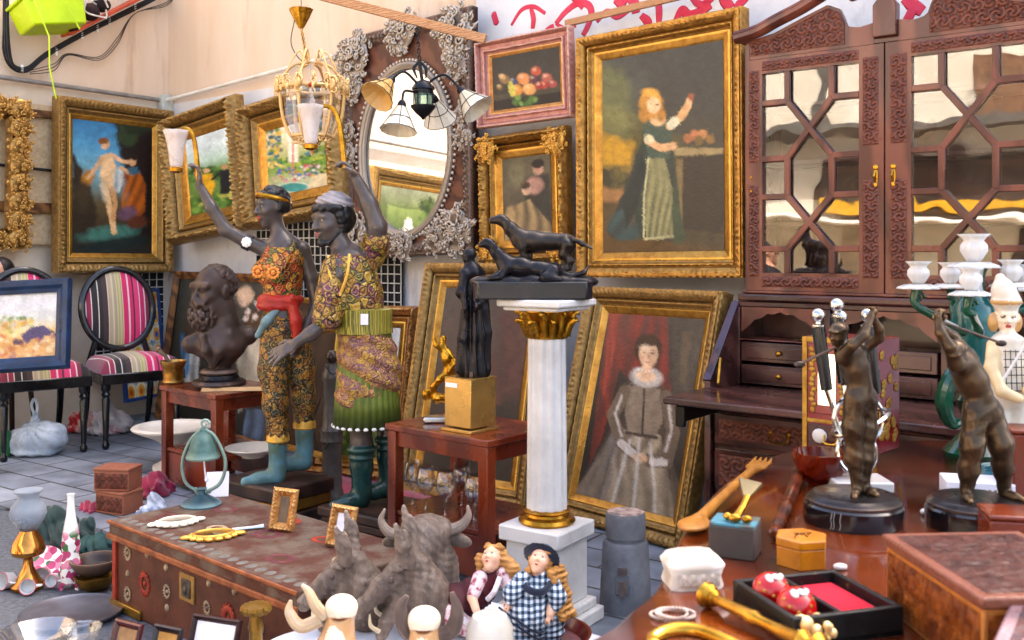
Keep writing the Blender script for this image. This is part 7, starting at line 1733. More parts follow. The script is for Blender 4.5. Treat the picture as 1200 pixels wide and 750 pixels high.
def small_frame(label,p,rot,W,Hh,fw,m,inner,grp='small picture frames',dp=.016,relief_on=True,inner_m=None):
 o=thing('small_frame',label,'picture frame',p,rot,grp);K,B=mould('carved' if relief_on else 'plain',fw,dp)
 frame_mesh('frame',W,Hh,prof_dense([(0,0),(0,dp*.6),(fw*.3,dp),(fw*.7,dp*.7),(fw,dp*.3)],fw/10),m,o,relief([(0,fw*.8,fw*.9,dp*.4,'scroll')])if relief_on else None,.003)
 t=MB();t.box((0,-.002,Hh/2),(W-fw*1.6,.003,Hh-fw*1.6));t.build('glass',inner,o,smooth=False)
 t=MB();t.bar((0,.002,Hh*.7),(0,.06,.004),.012,.003);t.build('prop',BACK,o);return o
MIRR=mat('mirror silver','#e9e9ea');CARDW=mat('white card','#eceaf0')
p=G(330,622,TZT);small_frame('small carved gilt frame standing at the back of the trunk',p,(R(-10),R(4),R(-12)),.085,.135,.026,GOLD_P,MIRR)
p=G(397,641,TZT);small_frame('small carved gilt frame with a white mat beside the grey boar head',p,(R(-12),R(6),R(-14)),.085,.125,.024,GOLD_P,CARDW)
def oval_frame(label,px,py,rx,ry,m,rz):
 p=G(px,py,TZT);o=thing('oval_frame',label,'picture frame',p,rz,'oval frames lying on the trunk')
 t=MB();t.tube([Vector((rx*math.cos(a),ry*math.sin(a),.008))for a in np.linspace(0,2*PI,41)[:-1]],.011,8,closed=True,flat=.7)
 for k in range(14):a=k*PI/7;t.ell((rx*1.12*math.cos(a),ry*1.16*math.sin(a),.008),(.013,.013,.007),8,5)
 for d in (-1,1):t.ell((d*rx*1.35,0,.008),(.02,.014,.007),8,5)
 t.build('frame',m,o);t=MB();t.lathe([(1,0),(1,.003)],24);ob=t.build('backing',mat('dark board','#3a3430'),o);ob.scale=(rx*.95,ry*.95,1)
oval_frame('pale cream oval frame lying flat near the back of the trunk',207,614,.055,.038,mat('cream gesso','#cdbda4','#a8957c',.6,recess='#5c4c3c',edge='#efe4d0'),.5)
oval_frame('bright gold oval frame lying flat on the trunk',250,630,.06,.04,GOLD,.35)
o=thing('hand_mirror','silvery hand mirror lying beside the gold oval frame','mirror',G(283,622,TZT),.4)
t=MB();t.tube([(-.03,0,.006),(.04,.0,.006),(.07,.0,.006)],[.006,.006,.009],8);t.build('handle',mat('silver','#d9d7d4'),o);t=MB();t.lathe([(.035,0),(.035,.006)],24,c=(-.06,0,0));t.build('plate',mat('silver','#d9d7d4'),o)
p=P(389,599,4.55);o=thing('iron_post','dark iron street post with a knob top between the two figures','bollard',(p.x,p.y,.012));m2=4.55/F
z_=lambda y:(599-y)*m2*.98
t=MB();t.lathe([(.06,0),(.062,z_(588)),(.055,z_(584)),(.048,z_(578)),(.044,z_(525)),(.054,z_(521)),(.05,z_(515)),(.056,z_(508)),(.044,z_(502)),(.038,z_(452)),(.046,z_(448)),(.044,z_(440)),(.036,z_(437)),(.034,z_(430)),(.018,z_(428))],28);t.build('post',mat('grey iron paint',sc('#78726e',.8),sc('#5f5a57',.8),.4,metal=.3,scale=16,bump=.15),o)
t=MB();t.ell((0,0,z_(421)),(.03,.03,.032),16,10);t.build('knob',BRZ2,o)
t=MB();t.tube(bez([(-.03,-.03,z_(430)),(.02,-.06,z_(440)),(.08,-.08,z_(420)),(.13,-.09,z_(395))],6),.003,6);t.tube(bez([(-.05,-.02,z_(470)),(-.08,-.04,z_(500)),(-.05,-.05,z_(530)),(.0,-.06,z_(520))],6),.003,6);t.build('cord',black_m,o)
WG=thin_glass('clear glass',(.95,.95,.95),.09)
def wineglass(label,p):
 o=thing('wine_glass',label,'glass',p,0,'wine glasses on the table shelf')
 t=MB();t.lathe([(.036,0),(.036,.002),(.012,.006),(.005,.015),(.004,.06),(.008,.07),(.026,.085),(.036,.11),(.037,.13),(.031,.178),(.029,.178),(.034,.13),(.033,.11),(.023,.088),(.003,.078)],32);t.build('glass',WG,o,angle=180);return o
for k,(x,y,lab)in enumerate([(499,600,'leftmost clear wine glass on the table shelf'),(522,607,'clear wine glass on the shelf, just right of the leftmost one'),(556,613,'clear wine glass nearest the front table leg'),(541,596,'clear wine glass farthest back on the shelf'),(484,594,'clear wine glass half hidden by the left table leg')]):
 p=G(x,y,.201);wineglass(lab,p)
p=G(733,716);o=thing('stone_bollard','short grey stone bollard with a coat of arms plaque before the lady painting','bollard',(p.x,p.y,.012),R(-8));m2=p.y/F;z_=lambda y:(716-y)*m2
STN=mat('grey painted stone',sc('#8f9094',.8),sc('#6c6c72',.8),.7,scale=12,bump=.4,bscale=60,contrast=(.3,.7))
t=MB();t.lathe([(.088,0),(.086,.03),(.076,z_(640)),(.070,z_(637)),(.062,z_(636)),(.062,z_(633)),(.066,z_(632)),(.067,z_(608)),(.062,z_(604))],36);t.build('body',STN,o)
t=MB();t.lathe([(.0615,z_(604)+.0005),(.05,z_(603)+.001)],32,fl=lambda a,i:1+.05*math.sin(a*7));t.build('chipped_top',mat('chipped stone',sc('#cbb0a2',.8),sc('#8a7a76',.8),.85,scale=30,bump=.6,bscale=70,contrast=(.4,.6)),o)
t=MB();t.box((-.008,-.081,z_(680)),(.046,.012,.065));pq=t.build('plaque',STN,o,bevel=.003)
t=MB()
for k in range(4):t.box((-.008,-.088,z_(668)-.0+k*.0068),(.032,.004,.0036))
t.prism([(-.022,z_(676)),(.006,z_(676)),(.006,z_(688)),(-.008,z_(695)),(-.022,z_(688))],-.090,-.086);t.build('crest',mat('worn crest','#8a7468','#5f5654',.7,scale=40),pq)
# ground goods at lower left
CARR=mat('carved red brown wood',sc('#8a4c38',.8),sc('#5c2e22',.8),.55,scale=30,recess='#2a120c',edge='#b87c60',bump=.5,bscale=110)
p=G(140,602);o=thing('carved_box','carved red brown wooden box at the bottom of the pair on the paving','box',(p.x,p.y,.012),R(-25),'carved red brown boxes')
t=MB();t.box((0,0,.045),(.17,.12,.09));t.build('box_body',CARR,o,bevel=.004);carved('carved_front',-.08,.08,.01,.08,-.0605,o,.03,.005,st=.005,m=CARR)
t=MB();t.box((0,0,.096),(.175,.125,.012));t.build('lid',CARR,o,bevel=.003)
o2=dup(o,'carved red brown wooden box on top of the pair, turned askew',(p.x-.01,p.y+.01,.115),R(-8))
PINKC=mat('magenta cloth',sc('#b01c50',.85),sc('#8a1440',.85),.75,scale=10,sheen=.3);
soft_bag('magenta cloth heaped beside the carved boxes',178,580,4.75,(.08,.09,.13),PINKC,5,'cloth_heap','cloth')
soft_bag('magenta cloth spread on the paving left of the carved boxes',118,596,4.5,(.07,.06,.03),PINKC,6,'cloth_heap','cloth')
soft_bag('crumpled blue and white cloth beside the trunk',180,592,4.35,(.06,.06,.11),mat('blue white cloth',sc('#d8dce4',.85),sc('#8c98b0',.85),.85,scale=20,contrast=(.4,.6)),7,'cloth_heap','cloth')
p=G(33,690);m2=p.y/F;o=thing('oil_lamp','brass oil lamp with a frosted glass shade on the asphalt','lamp',(p.x,p.y,.004));z_=lambda y:(690-y)*m2
t=MB();t.lathe([(.055,0),(.058,.012),(.04,.03),(.018,z_(665)),(.016,z_(656)),(.052,z_(650)),(.058,z_(645)),(.05,z_(635)),(.03,z_(625)),(.024,z_(618))],36);t.build('brass_body',mat('polished copper brass',sc('#d8a058',.9),sc('#b0743a',.9),.2,metal=.95,scale=10),o)
t=MB();t.lathe([(.03,z_(622)),(.05,z_(612)),(.062,z_(603)),(.056,z_(594)),(.036,z_(586)),(.034,z_(582)),(.05,z_(576))],36,cap=False);g_=t.build('glass_shade',mat('frosted lamp glass',sc('#dfe4ea',.9),sc('#c4ccd6',.9),.35,trans=.7,ior=1.15,scale=8),o,angle=180);s3=g_.modifiers.new('thickness','SOLIDIFY');s3.thickness=.003
FLO=bpy.data.materials.new('floral porcelain');FLO.use_nodes=True
def floral(m):
 N=m.node_tree.nodes;L=m.node_tree.links;tc=N.new('ShaderNodeTexCoord');v=N.new('ShaderNodeTexVoronoi');v.inputs['Scale'].default_value=42;L.new(tc.outputs['Object'],v.inputs['Vector'])
 sp=N.new('ShaderNodeSeparateColor');L.new(v.outputs['Color'],sp.inputs[0]);rp=N.new('ShaderNodeValToRGB');rp.color_ramp.interpolation='CONSTANT';e=rp.color_ramp.elements
 for c in range(3):e.new(.5)
 for i,(q_,c)in enumerate([(0,'#c04a78'),(.25,'#e08ca8'),(.5,'#5c8450'),(.65,'#f2efea'),(.9,'#a83060')]):e[i].position=q_;e[i].color=(*sc(c,.88),1)
 L.new(sp.outputs[0],rp.inputs[0]);g=N.new('ShaderNodeMapRange');g.inputs['From Min'].default_value=.68;g.inputs['From Max'].default_value=.76;L.new(v.outputs['Distance'],g.inputs['Value'])
 z=N.new('ShaderNodeSeparateXYZ');L.new(tc.outputs['Object'],z.inputs[0]);zr=N.new('ShaderNodeMapRange');zr.inputs['From Min'].default_value=.19;zr.inputs['From Max'].default_value=.22;L.new(z.outputs['Z'],zr.inputs['Value'])
 mxm=N.new('ShaderNodeMath');mxm.operation='MAXIMUM';L.new(g.outputs[0],mxm.inputs[0]);L.new(zr.outputs[0],mxm.inputs[1])
 mx=N.new('ShaderNodeMix');mx.data_type='RGBA';L.new(mxm.outputs[0],mx.inputs['Factor']);L.new(rp.outputs['Color'],mx.inputs['A']);mx.inputs['B'].default_value=(*sc('#f2efea',.9),1);L.new(mx.outputs['Result'],N['Principled BSDF'].inputs['Base Color']);N['Principled BSDF'].inputs['Roughness'].default_value=.15;N['Principled BSDF'].inputs['Coat Weight'].default_value=.4
floral(FLO)
p=G(83,690);m2=p.y/F;o=thing('porcelain_bottle','tall slim white porcelain bottle with pink flowers','bottle',(p.x,p.y,.004));z_=lambda y:(690-y)*m2
t=MB();t.lathe([(.028,.02),(.034,z_(675)),(.036,z_(660)),(.026,z_(652)),(.032,z_(640)),(.026,z_(622)),(.016,z_(605)),(.012,z_(590)),(.012,z_(583)),(.014,z_(580))],28);t.build('bottle',FLO,o)
for k in range(3):
 a=k*2*PI/3-.4;t=MB();t.tube([(.02*math.cos(a),.02*math.sin(a),.03),(.034*math.cos(a),.034*math.sin(a),.008),(.03*math.cos(a),.03*math.sin(a),0)],[.010,.007,.009],8);t.build('foot',FLO,o)
soft_bag('dark green cloth heaped behind the floral bottle',66,640,3.95,(.12,.10,.15),mat('dark green cloth',sc('#1f4640',.8),sc('#16302e',.8),.7,scale=10,sheen=.2),11,'cloth_heap','cloth')
soft_bag('teal green cloth fold in front of the carved boxes',116,632,3.85,(.08,.05,.09),mat('teal cloth',sc('#2a5c58',.8),sc('#1c4240',.8),.7,scale=10),12,'cloth_heap','cloth')
def wbowl(label,px,py,z,r,h,m):
 p=G(px,py,z);o=thing('wooden_bowl',label,'bowl',(p.x,p.y,z),0,'stacked dark bowls');t=MB();t.lathe([(r*.5,0),(r*.8,h*.3),(r,h*.8),(r*1.03,h),(r*.93,h),(r*.7,h*.45),(.01,h*.2)],36);t.build('bowl',m,o)
BW=mat('dark bowl wood','#4a3a34','#2c221f',.45,scale=10,edge='#8a7060')
wbowl('brass bowl at the bottom of the stack beside the trunk',112,690,.004,.07,.05,mat('old brass','#a8843c'));wbowl('dark wooden bowl on top of the stack beside the trunk',112,672,.056,.085,.055,BW)
rr=random.Random(21)
for k,(x,y,r,lab)in enumerate([(9,690,.030,'white porcelain cup lying at the left edge'),(33,697,.026,'white porcelain cup lying below the oil lamp'),(50,684,.030,'white porcelain cup with red rim lying by the lamp'),(62,690,.022,'small white porcelain cup next to the floral bottle')]):
 p=G(x,y);o=thing('porcelain_cup',lab,'cup',(p.x,p.y,.03),(R(80),0,rr.uniform(-.8,.8)),'porcelain cups on the asphalt');t=MB();t.lathe([(r*.5,-r*.9),(r*.9,-r*.5),(r,r*.6),(r*1.03,r*.7),(r*.92,r*.68),(r*.8,-.3*r),(.003,-.6*r)],28);t.build('cup',PORC,o);t=MB();t.tube(bez([(r*.95,0,r*.4),(r*1.6,0,r*.3),(r*1.5,0,-r*.3),(r*.85,0,-r*.4)],6),.004,6);t.build('handle',PORC,o);t=MB();t.tube([(r*1.0*math.cos(a),r*1.0*math.sin(a),r*.69)for a in np.linspace(0,2*PI,25)[:-1]],.0016,5,closed=True);t.build('rim',mat('pink rim','#c87888',None,.3),o)
p=G(52,672);o=thing('porcelain_dish','white porcelain dish leaning behind the cups','dish',(p.x,p.y,.03),(R(50),0,.3));t=MB();t.lathe([(.03,0),(.045,.006),(.07,.018),(.068,.02),(.04,.010),(.003,.006)],36);t.build('dish',FLO,o)
p=G(84,716,.02);o=thing('round_tray','large round grey metal tray lying on the asphalt before the trunk','tray',(p.x,p.y,.006),0);
t=MB();t.lathe([(.14,0),(.155,.004),(.162,.014),(.160,.017),(.150,.010),(.01,.006)],56);t.build('tray',mat('dull pewter',sc('#8d8f98',.8),sc('#6f6a70',.8),.38,metal=.6,scale=6,contrast=(.35,.6)),o)
p=G(45,762,.004);o=thing('glass_bowl','clear glass bowl in the bottom left corner','bowl',(p.x,p.y,.005));t=MB();t.lathe([(.05,0),(.08,.02),(.105,.06),(.108,.062),(.101,.06),(.075,.024),(.003,.008)],40);t.build('bowl',WG,o,angle=180)
p=G(95,755,.004);o=thing('glass_dish','small cut glass dish beside the orange frame','dish',(p.x,p.y,.005));t=MB();t.lathe([(.03,0),(.045,.015),(.06,.05),(.062,.05),(.056,.047),(.04,.016),(.003,.006)],24,fl=lambda a,i:1+.04*math.cos(a*12));t.build('dish',WG,o)
MAR=mat('maroon lacquer frame','#5c1f28','#3f141c',.25,coat=.4);DKF=mat('dark silvered frame','#33262a','#221a1c',.3,coat=.3);ORF=mat('orange wood frame','#b05a22','#8a4218',.4,kind='wood',scale=14)
def std(label,px,ptop,Y,W,Hh,fw,m,inner,yaw,lean=-18,roll=0):
 p=P(px,400,Y);small_frame(label,(p.x,p.y,.004),(R(lean),R(roll),R(yaw)),W,Hh,fw,m,inner,'standing photo frames',.014,False)
std('orange wooden photo frame in the bottom left corner',62,730,2.52,.085,.15,.018,ORF,mat('brown picture','#6c4a34','#3a2a20',.5),-30)
std('maroon lacquered photo frame second from the left',133,718,2.62,.105,.19,.018,MAR,mat('sepia picture','#b8946c','#7c5c40',.5,scale=12),-28)
std('dark photo frame with silver corners',182,722,2.60,.10,.185,.018,DKF,mat('ochre picture','#c89c5c','#a87c40',.5,scale=12),-24)
std('largest photo frame, dark rope edge round white card',238,709,2.58,.155,.215,.016,mat('dark rope frame','#4a2c28','#2f1a18',.4,scale=40),CARDW,-20)
p=P(300,700,2.45);o=thing('brass_stand','ribbed brass candle stand before the trunk','candlestick',(p.x,p.y,.004));t=MB();zt=H-(709-HZ)/F*2.45
t.lathe([(.05,0),(.052,.01),(.02,.03),(.016,zt-.07),(.02,zt-.06),(.014,zt-.03),(.034,zt-.022),(.038,zt-.012),(.034,zt-.004),(.015,zt)],28,fl=lambda a,i:1+(.07*math.cos(a*14)if i>5 else 0));t.build('stand',mat('old brass','#a8843c'),o)
p=P(331,730,2.36);o=thing('copper_jug','dark red copper jug at the bottom edge beside the cow head','jug',(p.x,p.y,.004));t=MB();t.lathe([(.04,0),(.055,.06),(.05,.15),(.03,.21),(.034,.24),(.03,.24),(.024,.2)],28);t.build('jug',mat('copper',sc('#b04a28',.9),sc('#6c2414',.9),.25,metal=.8,scale=8),o)
o=thing('red_carpet','crimson cloth on the ground between the figures and the leaning paintings','carpet',(P(430,570,4.75).x,4.75,.014),R(-40));t=MB()
t.grid(lambda u,v:((u-.5)*1.5,(v-.5)*.5,.012+.01*math.sin(u*17+v*5)+.008*math.sin(v*13)),30,14);t.build('cloth',PINKC,o,angle=180)
# goods on the big round table
def on(px,py,z=TZ):p=G(px,py,z);p.z=z;return p
REDL=mat('red lacquer',sc('#9c1c28',.85),sc('#7c141e',.85),.22,scale=6,coat=.4);DRED=mat('dark red lacquer panel',sc('#5c1018',.85),sc('#440a10',.85),.25,coat=.4)
GILT=mat('gilt lacquer ornament',sc('#c9a24a',.9),sc('#9c7428',.9),.4,metal=.4,scale=40)
o=thing('lacquer_cabinet','small red lacquer cabinet with gilt flowers behind the golfer','cabinet',on(998,527),R(-43));hC=.315
t=MB();t.box((0,0,hC/2+.004),(.20,.17,hC-.008));bd=t.build('body',REDL,o,bevel=.003)
t=MB()
for x in (-.096,.096):t.box((x,-.0865,hC/2),(.014,.005,hC))
t.box((0,-.0865,hC-.007),(.178,.005,.014));t.box((0,-.0865,.085),(.178,.005,.010));t.build('gilt_border',GILT,bd,bevel=.001)
t=MB();t.box((-.03,-.0875,.20),(.105,.006,.19));dr=t.build('door',REDL,o,bevel=.002)
t=MB();t.box((-.03,-.0912,.20),(.05,.002,.14));t.build('mirror',MIRR,dr)
t=MB();[t.ell((-.071+.004*math.sin(k*2),-.092,.115+k*.0138),(.007,.002,.009),8,5,rot=(0,k,0))for k in range(13)];t.build('gilt_flower_strip',GILT,dr);t=MB()
for k in range(13):t.ell((.012+.003*math.sin(k*2.3),-.092,.115+k*.0138),(.006,.002,.008),8,5,rot=(0,k,0))
t.build('gilt_flower_strip',GILT,dr)
t=MB();t.box((0,-.0875,.043),(.17,.006,.065));dw=t.build('drawer',DRED,o,bevel=.002)
for x in (-.05,.02):t=MB();t.ell((x,-.093,.045),(.022,.004,.02),12,6);t.build('shell_plate',PORC,dw)
t=MB();t.tube(bez([(-.035,-.096,.05),(-.03,-.105,.03),(.0,-.105,.03),(.006,-.096,.05)],5),.003,6);t.build('handle',BRASS,dw)
rr=random.Random(4)
for k in range(26):
 y,z=rr.uniform(-.07,.07),rr.uniform(.03,.29);t=MB()
 for j in range(5):a=j*2*PI/5;t.ell((.1015,y+.008*math.cos(a),z+.008*math.sin(a)),(.002,.007,.007),8,5)
 t.build('gilt_flower',GILT,bd)
SILM=mat('polished silver',sc('#e0dedc',.9),sc('#bdb9b6',.9),.12,metal=1.,scale=8)
p=on(1006,572);m2=p.y/F;o=thing('silver_club_stand','silver stand holding black handled clubs with silver ball ends','stand',p)
def S_(x,y,d=0):return Vector(((x-1006)*m2,d,(572-y)*m2))
t=MB();t.box((0,.0,.012),(.13,.10,.024));t.build('base',PORC,o,bevel=.004)
for b0,t0 in (((972,458),(962,384)),((1030,462),(1020,384)),((992,450),(984,372)),((996,452),(988,386))):
 t=MB();t.tube([S_(*b0,.02),S_(*t0,.02)],[.0135,.016],14);t.build('black_handle',EBON,o)
 t=MB();x,y=t0;t.ell(S_(x,y-14,.02),.0165,16,10);t.lathe([(.006,0),(.016,.002),(.016,.005),(.007,.008),(.006,.014)],16,c=S_(x,y,.02));t.build('ball_end',SILM,o)
 t=MB();t.tube([S_(*b0,.02),S_((b0[0]+1004)/2,510,.015),S_(1000 if b0[0]<1000 else 1010,568,.01)],[.006,.004,.004],8);t.build('rod',SILM,o)
t=MB();t.tube([S_(1008,495)+Vector((.062*math.cos(a),.062*math.sin(a),.03*math.cos(a)))for a in np.linspace(0,2*PI,37)[:-1]],.005,8,closed=True);t.tube([S_(1004,530)+Vector((.045*math.cos(a),.01*math.sin(a),.05*math.sin(a)))for a in np.linspace(0,2*PI,33)[:-1]],.005,8,closed=True);t.tube([S_(1008,492)+Vector((.058*math.cos(a),.01,.058*math.sin(a)))for a in np.linspace(0,2*PI,37)[:-1]],.005,8,closed=True);t.build('hoops',SILM,o)
GRP=mat('green glazed porcelain',sc('#1c6a50',.85),sc('#12503c',.85),.14,scale=10,coat=.5);TEAL=mat('teal glazed porcelain',sc('#1f7a78',.85),sc('#14605f',.85),.14,coat=.5)
p=on(1141,533);m2=p.y/F;o=thing('candelabrum','green and white porcelain candelabrum with ruffled cups at right','candelabrum',p,0)
def N_(x,y,d=0):return Vector(((x-1141)*m2,d,(533-y)*m2))
t=MB();t.lathe([(.075,0),(.078,.01),(.06,.03),(.035,.06),(.028,.10),(.04,.13),(.05,.15),(.03,.18),(.03,N_(0,440).z)],32);t.build('foot',GRP,o)
t=MB();z_=lambda y:N_(0,y).z;t.lathe([(.03,z_(440)),(.045,z_(415)),(.056,z_(392)),(.058,z_(375)),(.05,z_(358)),(.03,z_(346))],36);t.build('bulb',TEAL,o)
t=MB();t.lathe([(.030,z_(346)),(.023,z_(338)),(.021,z_(328)),(.026,z_(316)),(.033,z_(311))],32);t.build('neck',PORC,o)
t=MB()
for k in range(5):
 a=k*2*PI/5-.6;t.tube([N_(1141,y)+Vector((r*math.cos(a),r*math.sin(a),0))for y,r in ((350,.034),(340,.0235),(330,.0205),(320,.024),(313,.031))],.007,8,flat=.4)
t.build('green_stripe',GRP,o)
def cup(c,s=1.):
 t=MB();t.lathe([(.018*s,0),(.036*s,.004*s),(.052*s,-.004*s),(.056*s,-.010*s),(.05*s,-.010*s),(.02*s,-.006*s)],40,c=c,fl=lambda a,i:1+(.10*math.cos(a*9)if i in (2,3,4)else 0));dp_=t.build('drip_tray',PORC,o,angle=180)
 t=MB();t.lathe([(.014*s,.004*s),(.02*s,.012*s),(.031*s,.03*s),(.03*s,.044*s),(.022*s,.054*s),(.028*s,.062*s),(.034*s,.07*s),(.026*s,.066*s),(.016*s,.05*s)],40,c=c,fl=lambda a,i:1+.06*math.cos(a*8)+(.12*math.cos(a*10)if i>=6 else 0));t.build('candle_cup',PORC,o,angle=180)
cup(N_(1141,309),1.15)
for tip,mid in (((1069,334,-.04),(1084,368,-.05)),((1111,340,-.13),(1118,366,-.11)),((1178,332,-.03),(1168,366,-.04)),((1214,338,.05),(1196,368,.05)),((1141,336,.14),(1141,364,.12))):
 t=MB();c=N_(*tip);t.tube(bez([N_(1141,392,mid[2]*.35),N_((mid[0]+1141)/2,384,mid[2]*.8),N_(*mid),N_(tip[0]-(4 if tip[0]<1141 else -4),tip[1]+20,tip[2]),c],6),[.013,.012,.012,.011,.015],10);t.scroll(N_(tip[0],tip[1]+14,tip[2]-.008),.014,1.2,0,1,.3);t.build('arm',GRP,o,angle=180)
 t=MB();t.tube(bez([N_((mid[0]+1141)/2,382,mid[2]*.8-.011),N_(mid[0],mid[1]+.5,mid[2]-.012)],6),.005,6);t.build('white_inlay',PORC,o)
 cup(c,.92)
t=MB();t.tube(bez([N_(1125,420,-.02),N_(1108,440,-.03),N_(1100,470,-.03),N_(1112,495,-.02),N_(1128,490,-.01)],6),[.012,.02,.024,.016,.008],10);t.build('scroll_handle',GRP,o)
f=Fig('porcelain_figure','yellow and white porcelain figure in a tall hat at the right edge','figurine',1180,540,2.36);f.root.location.z=TZ;f.oy=HZ+(H-TZ)/2.36*F;q=f.q
YEL='#dcc49a';WHT='#dcd3c4'
b=Sdf(.0030,.008);hh=.075;T,E=head(b,q(1180,372),hh,R(250),0,0,skin='#f0dcc4',lip='#b8483c',eye='#4a4038')
b.c('#f0dcc4').chain([q(1181,388),q(1181,396)],[.014,.018]);b.c(WHT).ell(q(1181,397),(.036,.032,.010)).chain([q(1180,404),q(1180,430),q(1180,460)],[.034,.036,.046],.012)
b.c(YEL).chain([q(1165,405),q(1157,430,-.02),q(1162,455,-.05),q(1176,462,-.07)],[.018,.016,.014,.012]).chain([q(1196,405),q(1205,430,-.02),q(1198,452,-.05),q(1186,452,-.07)],[.018,.016,.014,.012])
b.c(WHT).chain([q(1172,465),q(1170,500),q(1170,530)],[.03,.024,.02]).chain([q(1190,465),q(1192,500),q(1192,530)],[.03,.024,.02]);b.c('#c49c62').ell(q(1166,378,.01),(.012,.014,.024)).ell(q(1194,378,.01),(.012,.014,.024))
b.c(WHT).chain([q(1179,352),q(1176,340),q(1172,326)],[.033,.027,.012]);b.c('#c49c62').ell(q(1179,354),(.036,.036,.007))
hand(b,q(1176,462,-.07),(.8,-.2,.2),(0,-1,.3),.026,k=.002,skin='#f0dcc4')
b.build('figure',vcmat('glazed porcelain colours',rough=.18,coat=.4,bump=0),f.root)
t=MB()
for k in range(5):t.tube([q(1168+k*6,408,-.041),q(1168+k*6,455,-.048)],.0012,5)
for k in range(6):t.tube([q(1166,410+k*9,-.040-.0012*k),q(1194,410+k*9,-.040-.0012*k)],.0012,5)
t.build('checked_waistcoat',mat('dark glaze line','#4a4438',None,.3),f.root)
t=MB();t.lathe([(.075,0),(.077,.012),(.07,.024)],32,c=q(1180,f.oy));t.build('base',mat('blue green glaze','#2f6a78','#b9d0cc',.2,scale=20,contrast=(.45,.55)),f.root)
t=MB();t.tube([q(1156,440,-.08),q(1176,400,-.10),q(1198,352,-.11)],.0035,8);t.build('stick',PORC,f.root)
o=thing('mantel_clock','small white rococo clock dial beside the porcelain figure','clock',on(1199,556)+Vector((0,0,0)),R(20));t=MB();t.lathe([(.05,0),(.052,.012),(.035,.03),(.02,.04),(.03,.06)],24);t.build('foot',PORC,o)
t=MB();t.tube(circ((0,0,.105),.05,.05,40),.014,10,closed=True);[t.scroll((.055*math.cos(a),-.008,.105+.055*math.sin(a)),.016,1.2,a,1,.3)for a in np.linspace(0,6.28,9)[:-1]];t.build('case',PORC,o,angle=180)
t=MB();t.add([(0,-.008,.105)]+[(.045*math.cos(a),-.006,.105+.045*math.sin(a))for a in np.linspace(0,2*PI,33)[:-1]],[(0,i+1,(i+1)%32+1)for i in range(32)]);d_=t.build('dial',mat('white dial','#f0ece2',None,.3),o)
t=MB()
for k in range(12):a=k*PI/6;t.bar((.034*math.cos(a),-.0095,.105+.034*math.sin(a)),(.041*math.cos(a),-.0085,.105+.041*math.sin(a)),.003,.001,(0,1,0))
t.bar((0,-.010,.105),(.012,-.010,.13),.0025,.001,(0,1,0));t.bar((0,-.0105,.105),(-.024,-.0105,.112),.002,.001,(0,1,0));t.build('hands_and_marks',mat('dark glaze line','#4a4438'),d_)
o=thing('white_card_box','white card box lying behind the right golfer','box',on(1150,588),R(-14));t=MB();t.box((0,.05,.02),(.14,.09,.04));t.build('box',CARDW,o,bevel=.002)
t=MB()
for k in range(7):t.box((-.03+k*.012,.0045,.02),(.006,.0012,.012))
t.build('print',mat('grey print','#8a8078'),o)
OLV=mat('olive wood',sc('#bc8638',.85),sc('#a4702e',.85),.42,scale=24,stretch=(3,.6,1),bump=.2)
a,b2=on(813,614,.662),on(893,541,.672);d=(b2-a).normalized();o=thing('wooden_server','long olive wood salad server with fork tines at its far end','server',a);lv=Vector((d.y,-d.x,0)).normalized();Ln=(b2-a).length
b=Sdf(.0034,.01);b.ell((0,0,0),(.05,.032,.009),rot=(0,0,math.atan2(d.y,d.x))).chain([d*.03,d*Ln*.5+Vector((0,0,.004)),d*Ln*.86],[.012,.009,.011]);e=d*Ln*.9;b.ell(e,(.04,.026,.008),rot=(0,0,math.atan2(d.y,d.x)))
for k in (-1.2,-.4,.4,1.2):b.chain([e+lv*k*.016+d*.02,e+lv*k*.017+d*.055,e+lv*k*.016+d*.08+Vector((0,0,.006))],[.0055,.005,.003],.004)
b.build('server',OLV,o)
a,b2=on(907,626,.664),on(940,548,.668);d=(b2-a);Ln=d.length;o=thing('turned_stick','dark turned wooden stick with a ringed handle','stick',a);q4=d.to_track_quat('Z','Y').to_matrix().to_4x4()
t=MB();t.m=q4;t.lathe([(.006,0),(.011,.004),(.012,.03),(.009,.035),(.013,.045),(.012,Ln*.3),(.015,Ln*.34),(.011,Ln*.37),(.014,Ln*.5),(.013,Ln*.8),(.016,Ln*.84),(.011,Ln*.88),(.014,Ln)],20);t.build('stick',mat('dark turned wood','#6c3418','#4a200e',.3,kind='wood',scale=12,coat=.3),o)
o=thing('keepsake_box','small grey brown box with a worn blue lid','box',on(857,655),R(-24));t=MB();t.box((0,.035,.028),(.082,.07,.056));t.build('box_body',mat('grey brown box','#5c5450','#48403c',.5,scale=10),o,bevel=.002);t=MB();t.box((0,.035,.059),(.08,.068,.006));t.build('lid',mat('worn blue lid',sc('#5f98a8',.85),sc('#6c6a60',.85),.5,scale=22,contrast=(.45,.6)),o,bevel=.0015)
lid_z=TZ+.0625
p=on(866,612,lid_z);o=thing('brass_wedge_tool','brass handled tool with a flat wedge blade on the blue lidded box','tool',p);t=MB();t.tube([(-.005,0,.008),(.012,.025,.02),(.026,.045,.035)],[.008,.006,.006],8);t.ell((-.008,-.004,.009),(.012,.008,.008));t.ell((.012,-.01,.008),(.010,.007,.007));t.ell((-.018,.012,.008),(.008,.008,.007));t.build('handle',BRASS,o)
t=MB();t.add([(.02,.04,.03),(.03,.048,.034),(.062,.08,.052),(.024,.10,.058),(.02,.045,.024),(.03,.053,.028),(.064,.084,.045),(.024,.105,.05)],[(0,1,2,3),(7,6,5,4),(0,4,5,1),(1,5,6,2),(2,6,7,3),(3,7,4,0)]);t.build('blade',mat('stone grey metal','#9a8c68','#7c7054',.5,metal=.5),o,smooth=False)
